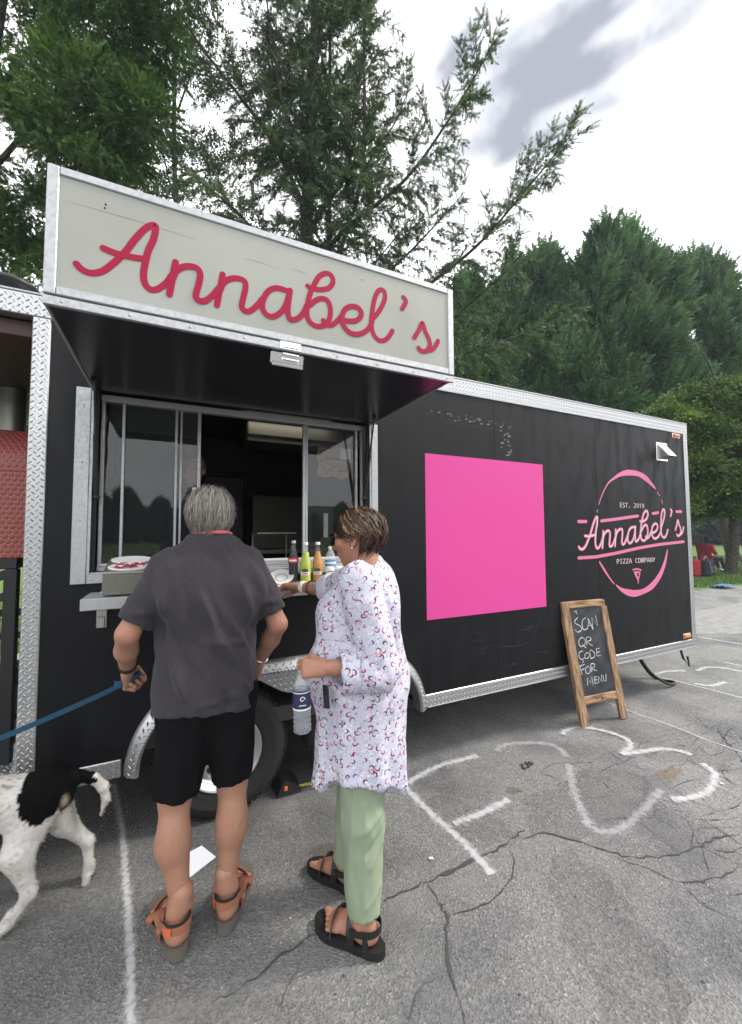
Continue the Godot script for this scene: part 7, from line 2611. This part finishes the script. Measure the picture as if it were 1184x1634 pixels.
# sprigs through the outer part of egg-shaped lobes
func fill_lobes(lobes: Array, per: float, r: RandomNumberGenerator, xf: Array, tint: Array, up: float, size: float, seed_n: int, gap := 0.0) -> PackedColorArray:
	var cols := PackedColorArray()
	var f := noise(0.55, FastNoiseLite.TYPE_SIMPLEX, 2, seed_n)
	for q in lobes:
		var c: Vector3 = q[0]
		var rr: Vector3 = q[1]
		var n := int(per * (rr.x * rr.y + rr.y * rr.z + rr.x * rr.z))
		for k in n:
			var d := V(r.randfn(), r.randfn(), r.randfn()).normalized()
			var ra := pow(r.randf(), 0.42)
			ra *= 1.0 + 0.22 * f.get_noise_3dv((c + d * rr) * 1.4)
			var p := c + d * rr * ra
			if f.get_noise_3dv(p * 2.2) < -0.30 + gap:
				continue
			var w := (d + Vector3.UP * up + V(r.randf_range(-0.5, 0.5), r.randf_range(-0.4, 0.4), r.randf_range(-0.5, 0.5))).normalized()
			xf.append(Transform3D(facing(w, r.randf() * TAU) * Basis.from_scale(Vector3.ONE * size * r.randf_range(0.7, 1.35)), p))
			var g := clampf(0.5 + 0.7 * f.get_noise_3dv(p * 0.9) + r.randf_range(-0.3, 0.3), 0.0, 1.0)
			cols.append((tint[0] as Color).lerp(tint[1], g))
	return cols

# smaller clumps set on the skin of big ones: an uneven outline with light and dark plumes
func plumes(lobes: Array, n: int, r: RandomNumberGenerator, size: Vector3, lean: Vector3) -> Array:
	var out := []
	for q in lobes:
		var c: Vector3 = q[0]
		var rr: Vector3 = q[1]
		for k in int(n * (rr.x + rr.y + rr.z) / 6.0):
			var d := V(r.randfn(), r.randfn() * 0.8 + 0.15, r.randfn()).normalized()
			var p := c + d * rr * r.randf_range(0.72, 1.02) + lean * r.randf_range(0.2, 1.0)
			out.append([p, size * r.randf_range(0.6, 1.35), r.randf(), d])
	return out

func fill_plumes(pl: Array, per: float, r: RandomNumberGenerator, xf: Array, tint: Array, grow: Vector3, size: float) -> PackedColorArray:
	var cols := PackedColorArray()
	for q in pl:
		var rr: Vector3 = q[1]
		var n := int(per * (rr.x * rr.y + rr.y * rr.z + rr.x * rr.z)) + 6
		for k in n:
			var d := V(r.randfn(), r.randfn(), r.randfn()).normalized()
			var p: Vector3 = q[0] + d * rr * pow(r.randf(), 0.45)
			var w: Vector3 = (d * 0.6 + (q[3] as Vector3) * 0.6 + grow + V(r.randf_range(-0.4, 0.4), r.randf_range(-0.3, 0.3), r.randf_range(-0.4, 0.4))).normalized()
			xf.append(Transform3D(facing(w, r.randf() * TAU) * Basis.from_scale(Vector3.ONE * size * r.randf_range(0.7, 1.35)), p))
			var g: float = clampf(q[2] * 0.75 + r.randf_range(-0.1, 0.3), 0.0, 1.0)
			cols.append((tint[0] as Color).lerp(tint[1], g))
	return cols

func trees() -> void:
	var r := RandomNumberGenerator.new()
	r.seed = 21
	spruce(r)
	left_tree(r)
	right_trees(r)
	backdrop(r)

func spruce(r: RandomNumberGenerator) -> void:
	var t := thing("spruce_tree", "tall open spruce with several stems and long rising branches behind the trailer sign", "tree", V(2.65, 0, -6.0))
	t.position = Vector3.ZERO
	var tb := MB.new()
	var trunk := limb_into(tb, [V(2.62, 0, -6.2), V(2.55, 6.75, -6.03), V(2.52, 8.16, -5.96), V(2.57, 11.15, -5.76), V(2.60, 13.39, -5.61), V(2.59, 19.5, -5.38)], 0.20, 0.06, 10)
	part("trunk", tb.done(), M.bark, t)
	var limbs := [
		[[V(2.60, 3.0, -6.1), V(2.87, 6.63, -5.66), V(2.91, 7.78, -5.57), V(2.84, 12.86, -5.31), V(2.82, 18.0, -5.14)], 0.075, 0.02, 0.35, 1.1, 0.5],
		[[V(2.60, 5.0, -6.1), V(2.86, 7.04, -5.42), V(3.04, 7.51, -5.30), V(3.45, 9.29, -5.00), V(3.42, 12.50, -4.82), V(3.41, 17.0, -4.65)], 0.07, 0.02, 0.3, 1.0, 0.45],
		[[V(2.51, 7.6, -5.99), V(2.41, 8.91, -5.97), V(1.69, 10.06, -5.92), V(1.03, 10.67, -5.87), V(0.11, 11.50, -5.82), V(-0.7, 12.6, -5.62)], 0.06, 0.012, 0.25, 1.0, 0.5],
		[[V(2.55, 6.4, -6.0), V(2.62, 7.30, -5.96), V(3.13, 8.04, -5.34), V(4.09, 8.77, -4.38), V(4.76, 9.79, -3.66), V(5.39, 11.06, -3.06)], 0.065, 0.010, 0.22, 1.0, 0.42],
		[[V(2.72, 5.08, -6.04), V(3.86, 6.08, -5.21), V(4.71, 6.78, -4.31), V(5.32, 7.30, -3.65), V(5.86, 8.01, -3.12), V(6.64, 9.13, -2.46)], 0.055, 0.010, 0.30, 0.95, 0.40],
		[[V(2.70, 5.91, -6.00), V(4.02, 7.14, -4.73), V(4.52, 7.67, -4.24), V(5.16, 8.47, -3.77)], 0.035, 0.008, 0.35, 0.6, 0.35],
		[[V(2.74, 3.70, -6.11), V(4.27, 4.92, -4.86), V(5.20, 5.20, -3.94), V(6.06, 5.48, -3.29), V(6.85, 5.80, -2.66)], 0.05, 0.008, 0.25, 1.1, 0.55],
		[[V(2.73, 4.53, -6.07), V(4.25, 5.58, -4.82), V(5.19, 6.13, -4.12), V(5.96, 6.90, -3.47), V(6.09, 7.14, -3.18)], 0.045, 0.008, 0.35, 1.0, 0.5],
		[[V(2.74, 3.2, -6.11), V(4.3, 4.2, -5.3), V(5.4, 4.5, -4.8), V(6.4, 4.7, -4.4)], 0.045, 0.008, 0.25, 1.1, 0.6],
		[[V(2.55, 8.3, -5.96), V(3.4, 9.6, -5.4), V(4.1, 10.4, -5.0), V(4.5, 11.4, -4.8)], 0.04, 0.008, 0.2, 0.9, 0.4],
		[[V(2.55, 9.4, -5.9), V(3.3, 11.0, -5.6), V(4.0, 12.6, -5.3)], 0.035, 0.008, 0.15, 0.9, 0.4],
		[[V(2.55, 7.0, -6.0), V(1.6, 8.0, -6.2), V(0.6, 8.6, -6.1), V(-0.4, 9.0, -6.0)], 0.045, 0.008, 0.25, 1.0, 0.5],
		[[V(2.55, 9.0, -5.9), V(1.9, 10.6, -5.6), V(1.5, 12.2, -5.3), V(1.3, 13.6, -5.1)], 0.04, 0.008, 0.15, 1.1, 0.5],
		[[V(2.56, 10.0, -5.9), V(2.1, 11.6, -6.5), V(1.8, 13.4, -6.8)], 0.04, 0.008, 0.15, 1.1, 0.5],
		[[V(2.6, 7.2, -6.0), V(3.0, 8.2, -6.8), V(3.5, 9.2, -7.4)], 0.04, 0.008, 0.2, 1.1, 0.5],
		[[V(2.55, 6.3, -6.0), V(1.7, 7.0, -5.3), V(0.9, 7.4, -4.9), V(0.2, 7.5, -4.6)], 0.04, 0.008, 0.25, 0.9, 0.45],
		[[V(2.6, 5.6, -6.0), V(3.2, 6.6, -5.2), V(3.8, 7.4, -4.7), V(4.3, 8.1, -4.3)], 0.03, 0.007, 0.3, 0.7, 0.35],
	]
	var xf := []
	var cols := PackedColorArray()
	var tw := MB.new()
	var tint := [Color(0.040, 0.070, 0.040), Color(0.150, 0.215, 0.100)]
	for q in limbs:
		var b := MB.new()
		var p := limb_into(b, q[0], q[1], q[2], 6)
		part("limb", b.done(), M.bark, t)
		cols = clothe(p, q[3] * 0.8, 0.090, q[4] * 1.05, q[5], 0.7, r, xf, cols, tw, 1.0, tint)
	cols = clothe(trunk, 0.40, 0.085, 1.5, 1.2, 0.7, r, xf, cols, tw, 1.0, tint)
	part("twigs", tw.done(), M.bark, t, "stuff")
	many("crown", sprig_needles(16, 0.20, 0.0075, 0.12, 3), M.leaf, xf, t, cols)
	rebase(t, V(2.62, 0, -6.2))

func left_tree(r: RandomNumberGenerator) -> void:
	var t := thing("leafy_tree", "dense dark green tree filling the upper left behind the trailer", "tree", V(-3.6, 0, -8.4))
	t.position = Vector3.ZERO
	var tb := MB.new()
	limb_into(tb, [V(-4.4, 0, -8.8), V(-4.2, 4.0, -8.7), V(-3.9, 8.0, -8.3), V(-3.4, 13.0, -8.0)], 0.24, 0.08, 10)
	part("trunk", tb.done(), M.bark, t)
	for q in [[V(-4.2, 5.0, -8.6), V(-3.2, 6.6, -8.0), V(-2.0, 7.3, -7.5), V(-0.9, 7.4, -7.2)], [V(-4.0, 7.0, -8.4), V(-2.6, 8.6, -7.6), V(-1.4, 9.4, -7.0)], [V(-3.9, 8.5, -8.3), V(-2.4, 10.4, -7.5), V(-1.0, 11.6, -7.0)], [V(-4.1, 6.0, -8.6), V(-5.0, 8.0, -9.0), V(-5.6, 9.4, -9.2)], [V(-4.2, 5.6, -8.6), V(-3.4, 6.6, -9.2), V(-2.4, 7.6, -9.6)], [V(-3.6, 10.5, -8.1), V(-2.2, 12.4, -7.4), V(-0.6, 13.2, -6.8)]]:
		var b := MB.new()
		limb_into(b, q, 0.07, 0.012, 6)
		part("limb", b.done(), M.bark, t)
	var lobes := [[V(-2.74, 11.72, -7.75), V(1.5, 1.4, 1.5)], [V(-1.6, 12.4, -7.2), V(1.1, 1.3, 1.2)], [V(-2.7, 8.9, -7.4), V(1.4, 1.2, 1.3)], [V(-1.75, 9.6, -6.9), V(0.9, 1.2, 1.0)], [V(-3.2, 7.3, -8.2), V(1.3, 0.9, 1.2)], [V(-1.25, 11.0, -7.4), V(0.75, 1.0, 0.9)], [V(-2.2, 7.9, -7.7), V(1.0, 0.75, 1.0)], [V(-5.2, 10.2, -9.0), V(1.8, 1.6, 1.6)], [V(-4.5, 7.6, -9.3), V(1.6, 1.0, 1.4)], [V(-1.0, 13.6, -6.9), V(1.3, 1.1, 1.2)], [V(-1.2, 7.6, -7.3), V(0.8, 0.4, 0.7)], [V(-3.9, 13.4, -8.4), V(1.8, 1.4, 1.6)], [V(-2.0, 10.6, -7.6), V(1.2, 1.0, 1.1)], [V(-0.75, 9.9, -6.5), V(0.5, 0.45, 0.5)], [V(-0.55, 12.0, -6.7), V(0.5, 0.7, 0.6)]]
	var xf := []
	var cols := fill_plumes(plumes(lobes, 62, r, V(0.42, 0.17, 0.42), V(0, -0.1, 0)), 215.0, r, xf, [Color(0.028, 0.066, 0.014), Color(0.150, 0.270, 0.050)], V(0, -0.35, 0), 1.0)
	many("crown", sprig_needles(14, 0.17, 0.010, 0.35, 9), M.leaf, xf, t, cols)
	rebase(t, V(-4.4, 0, -8.8))
	# thin half-bare tree between the dense one and the spruce
	var t2 := thing("thin_tree", "thin sparse tree with small leaves in the gap between dense tree and spruce", "tree", V(0.2, 0, -9.5))
	t2.position = Vector3.ZERO
	var b2 := MB.new()
	var tr := limb_into(b2, [V(0.4, 0, -9.6), V(0.3, 5.0, -9.6), V(0.0, 9.0, -9.5), V(-0.2, 13.0, -9.3), V(-0.1, 18.0, -9.2)], 0.12, 0.03, 8)
	part("trunk", b2.done(), M.bark, t2)
	var xf2 := []
	var cols2 := PackedColorArray()
	var tw := MB.new()
	var tint := [Color(0.03, 0.045, 0.018), Color(0.08, 0.11, 0.035)]
	for k in 15:
		var y := 6.5 + k * 0.62
		var a := k * 2.4
		var d := V(cos(a), 0.45, sin(a) * 0.8)
		var b := MB.new()
		var o := V(0.1 - 0.02 * k, y, -9.5)
		var p := limb_into(b, [o, o + d * 0.9, o + d * 1.9 + V(0, 0.15, 0), o + d * 2.8 + V(0, 0.1, 0)], 0.03, 0.006, 5)
		part("limb", b.done(), M.bark, t2)
		cols2 = clothe(p, 0.2, 0.16, 0.8, 0.35, 0.5, r, xf2, cols2, tw, 1.0, tint)
	part("twigs", tw.done(), M.bark, t2, "stuff")
	many("crown", sprig_leaves(8, 0.11, 0.075, 12), M.leaf, xf2, t2, cols2)
	rebase(t2, V(0.4, 0, -9.6))

func right_trees(r: RandomNumberGenerator) -> void:
	var pine := sprig_needles(15, 0.60, 0.032, -0.10, 31)
	var dark := [Color(0.026, 0.064, 0.028), Color(0.125, 0.235, 0.095)]
	var specs := [
		["broad dark green tree with the highest rounded top behind the trailer", V(20.6, 0, -11.3), [[V(20.9, 14.5, -11.0), V(2.0, 3.1, 1.9)], [V(19.3, 13.6, -11.6), V(2.0, 2.8, 2.0)], [V(22.6, 13.2, -10.6), V(1.9, 2.9, 1.9)], [V(20.6, 10.5, -11.3), V(3.6, 3.4, 3.0)], [V(19.8, 6.8, -11.6), V(3.8, 3.0, 3.0)], [V(22.6, 8.5, -10.5), V(2.4, 3.2, 2.4)]], 18.0],
		["dark green tree with the lower rounded top left of the highest one", V(17.2, 0, -12.9), [[V(17.2, 13.4, -12.8), V(1.6, 2.6, 1.7)], [V(16.0, 11.6, -13.2), V(1.7, 2.4, 1.7)], [V(17.4, 9.6, -12.8), V(2.5, 3.0, 2.2)], [V(16.6, 6.2, -13.0), V(2.7, 2.8, 2.3)]], 15.5],
		["narrow dark green tree with a pointed top nearest the right edge", V(27.5, 0, -10.1), [[V(27.5, 14.9, -9.95), V(1.2, 2.4, 1.2)], [V(27.6, 12.4, -10.1), V(1.9, 3.2, 1.8)], [V(28.6, 9.5, -9.6), V(2.6, 3.2, 2.2)], [V(26.6, 8.5, -10.5), V(2.4, 3.4, 2.2)], [V(30.5, 10.5, -8.8), V(2.2, 3.6, 2.2)]], 17.0],
	]
	specs.append(["dark green tree partly behind the sign, left of the rounded tops", V(13.2, 0, -13.5), [[V(13.4, 11.0, -13.4), V(1.5, 2.4, 1.5)], [V(12.2, 8.6, -13.6), V(1.8, 2.4, 1.8)], [V(14.4, 8.8, -13.4), V(1.8, 2.6, 1.8)], [V(13.2, 5.6, -13.5), V(2.8, 2.6, 2.2)]], 12.5])
	for q in specs:
		var t := thing("dark_tree", q[0], "tree", q[1])
		t.position = Vector3.ZERO
		var b := MB.new()
		var base: Vector3 = q[1]
		limb_into(b, [base + (V(1.3, 0, 0.6) if base.x > 27.0 else Vector3.ZERO), base + V(0.1, q[3] * 0.4, 0), base + V(0, q[3] * 0.9, 0)], 0.35, 0.05, 8)
		part("trunk", b.done(), M.bark, t)
		for k in 8:
			var lb := MB.new()
			var y: float = q[3] * (0.25 + 0.08 * k)
			var a := k * 2.3
			limb_into(lb, [base + V(0, y, 0), base + V(cos(a) * 1.2, y + 1.0, sin(a)), base + V(cos(a) * 2.2, y + 2.3, sin(a) * 1.8)], 0.09, 0.02, 5)
			part("limb", lb.done(), M.bark, t)
		var xf := []
		var cols := fill_plumes(plumes(q[2], 44, r, V(0.48, 0.95, 0.48), V(0, 0.35, 0)), 80.0, r, xf, dark, V(0, 0.75, 0), 1.0)
		many("crown", pine, M.leaf, xf, t, cols)
		rebase(t, q[1])
	# yellow-green maple at the right edge
	var m := thing("light_green_tree", "light green leafy tree with a pale trunk at the right edge", "tree", V(18.9, 0, -5.3))
	m.position = Vector3.ZERO
	var tb := MB.new()
	limb_into(tb, [V(18.55, 0, -5.38), V(18.7, 1.2, -5.30), V(18.75, 2.6, -5.25), V(18.9, 4.6, -5.2), V(18.7, 7.6, -5.3)], 0.21, 0.06, 10)
	part("trunk", tb.done(), M.bark, m)
	for q in [[V(18.75, 2.4, -5.25), V(17.9, 3.6, -5.6), V(17.0, 4.4, -6.0), V(16.2, 4.8, -6.2)], [V(18.8, 2.8, -5.2), V(19.6, 4.0, -4.9), V(20.6, 5.0, -4.4)], [V(18.9, 4.2, -5.2), V(18.0, 5.6, -5.5), V(17.2, 6.8, -5.9)], [V(18.85, 4.6, -5.2), V(19.6, 6.0, -4.6), V(20.2, 7.2, -4.2)], [V(18.7, 2.2, -5.2), V(18.2, 3.0, -4.5), V(17.6, 3.6, -4.0)], [V(18.8, 5.8, -5.3), V(18.2, 7.4, -5.4), V(17.6, 8.6, -5.6)]]:
		var b := MB.new()
		limb_into(b, q, 0.09, 0.015, 6)
		part("limb", b.done(), M.bark, m)
	var xf := []
	var lobes := [[V(17.4, 5.0, -6.0), V(1.3, 0.7, 1.3)], [V(18.9, 5.3, -5.0), V(1.5, 0.8, 1.4)], [V(17.2, 3.9, -5.8), V(1.0, 0.6, 1.1)], [V(18.4, 3.4, -4.7), V(1.2, 0.6, 1.0)], [V(20.0, 4.2, -4.5), V(1.4, 0.9, 1.2)], [V(16.6, 5.6, -6.2), V(1.2, 0.5, 1.1)], [V(17.8, 6.6, -5.8), V(0.9, 0.5, 0.9)], [V(19.6, 6.6, -4.9), V(1.3, 0.7, 1.2)], [V(20.4, 6.0, -4.2), V(1.3, 0.8, 1.1)], [V(16.9, 2.9, -6.2), V(0.8, 0.5, 0.9)], [V(18.2, 2.5, -5.6), V(1.0, 0.45, 0.9)], [V(19.4, 2.9, -4.9), V(1.0, 0.5, 0.9)], [V(18.2, 6.1, -5.6), V(1.2, 0.6, 1.1)]]
	var cols := fill_plumes(plumes(lobes, 46, r, V(0.52, 0.15, 0.52), V(0, 0.0, 0)), 170.0, r, xf, [Color(0.035, 0.075, 0.016), Color(0.20, 0.29, 0.050)], V(0, -0.1, 0), 1.0)
	many("crown", sprig_leaves(9, 0.14, 0.11, 14), M.leaf, xf, m, cols)
	rebase(m, V(18.55, 0, -5.38))

func backdrop(r: RandomNumberGenerator) -> void:
	# one far tree, repeated along the end of the lawn and behind the car park
	var tint := [Color(0.014, 0.028, 0.012), Color(0.045, 0.075, 0.026)]
	var xf := []
	var cols := fill_lobes([[V(0, 6.5, 0), V(3.4, 4.0, 3.2)], [V(1.6, 9.6, 0.5), V(2.2, 3.0, 2.2)], [V(-1.6, 4.0, 0.8), V(2.6, 2.4, 2.4)], [V(1.8, 3.2, -0.5), V(2.8, 2.0, 2.4)], [V(0, 1.6, 0), V(3.6, 1.4, 3.0)]], 60.0, r, xf, tint, 0.2, 1.0, 88, -0.4)
	var leaf := sprig_leaves(10, 0.55, 0.42, 41)
	var proto: Node3D = null
	var spots := []
	for k in 11:
		spots.append([V(36.0 + k * 5.2 + r.randf_range(-1.5, 1.5), 0, -37.0 + k * 2.4 + r.randf_range(-3, 3)), r.randf_range(0.9, 1.5)])
	for k in 6:
		spots.append([V(-34.0 + k * 6.0, 0, -44.0 + r.randf_range(-4, 4)), r.randf_range(1.0, 1.5)])
	for k in 30:
		spots.append([V(-72.0 + k * 4.9 + r.randf_range(-2, 2), 0, 78.0 + r.randf_range(-6, 10)), r.randf_range(0.42, 0.80)])
	for i in spots.size():
		var where := "in the dark wood far across the lawn at right" if i < 11 else ("beyond the grass seen through the open porch" if i < 17 else "in the row behind the car park, seen in the panes")
		var t: Node3D
		if proto == null:
			t = thing("far_tree", "", "tree", spots[i][0], "far trees")
			var b := MB.new()
			limb_into(b, [V(0, 0, 0), V(0.1, 4, 0), V(0.5, 9, 0.2)], 0.3, 0.08, 7)
			part("trunk", b.done(), M.bark, t)
			many("crown", leaf, M.leaf, xf, t, cols)
			proto = t
		else:
			t = proto.duplicate()
			t.name = numbered("far_tree")
			add_child(t)
			t.position = spots[i][0]
		t.rotation.y = r.randf() * TAU
		t.scale = Vector3.ONE * (spots[i][1] as float)
		t.set_meta("label", "dark leafy tree " + where)
		t.set_meta("group", "far trees " + ("across the lawn" if i < 11 else ("beyond the porch" if i < 17 else "behind the car park")))
	# wooded rise behind everything
	var hb := MB.new()
	var f := noise(0.02, FastNoiseLite.TYPE_SIMPLEX, 4, 19)
	var rows := []
	for i in 5:
		var row := []
		for k in 65:
			var a := TAU * k / 64.0
			var rad := 95.0 + i * 30.0
			row.append(V(cos(a) * rad, -1.0 + [0.0, 7.0, 11.0, 13.0, 8.0][i] * (1.0 + 0.5 * f.get_noise_2d(cos(a) * 60.0, sin(a) * 60.0 + i * 5.0)), sin(a) * rad))
		rows.append(row)
	hb.grid(rows, false, 1.0, V(0, -300, 0))
	var hm := tri_planar(mat(1, 1, 1, 0.95), 0.05, true)
	hm.albedo_texture = ntex(noise(0.05, FastNoiseLite.TYPE_SIMPLEX, 5, 20), 256, ramp([[0.2, 0.012, 0.024, 0.010], [0.8, 0.04, 0.07, 0.024]]))
	struct("wooded_hill", hb.done(), hm)
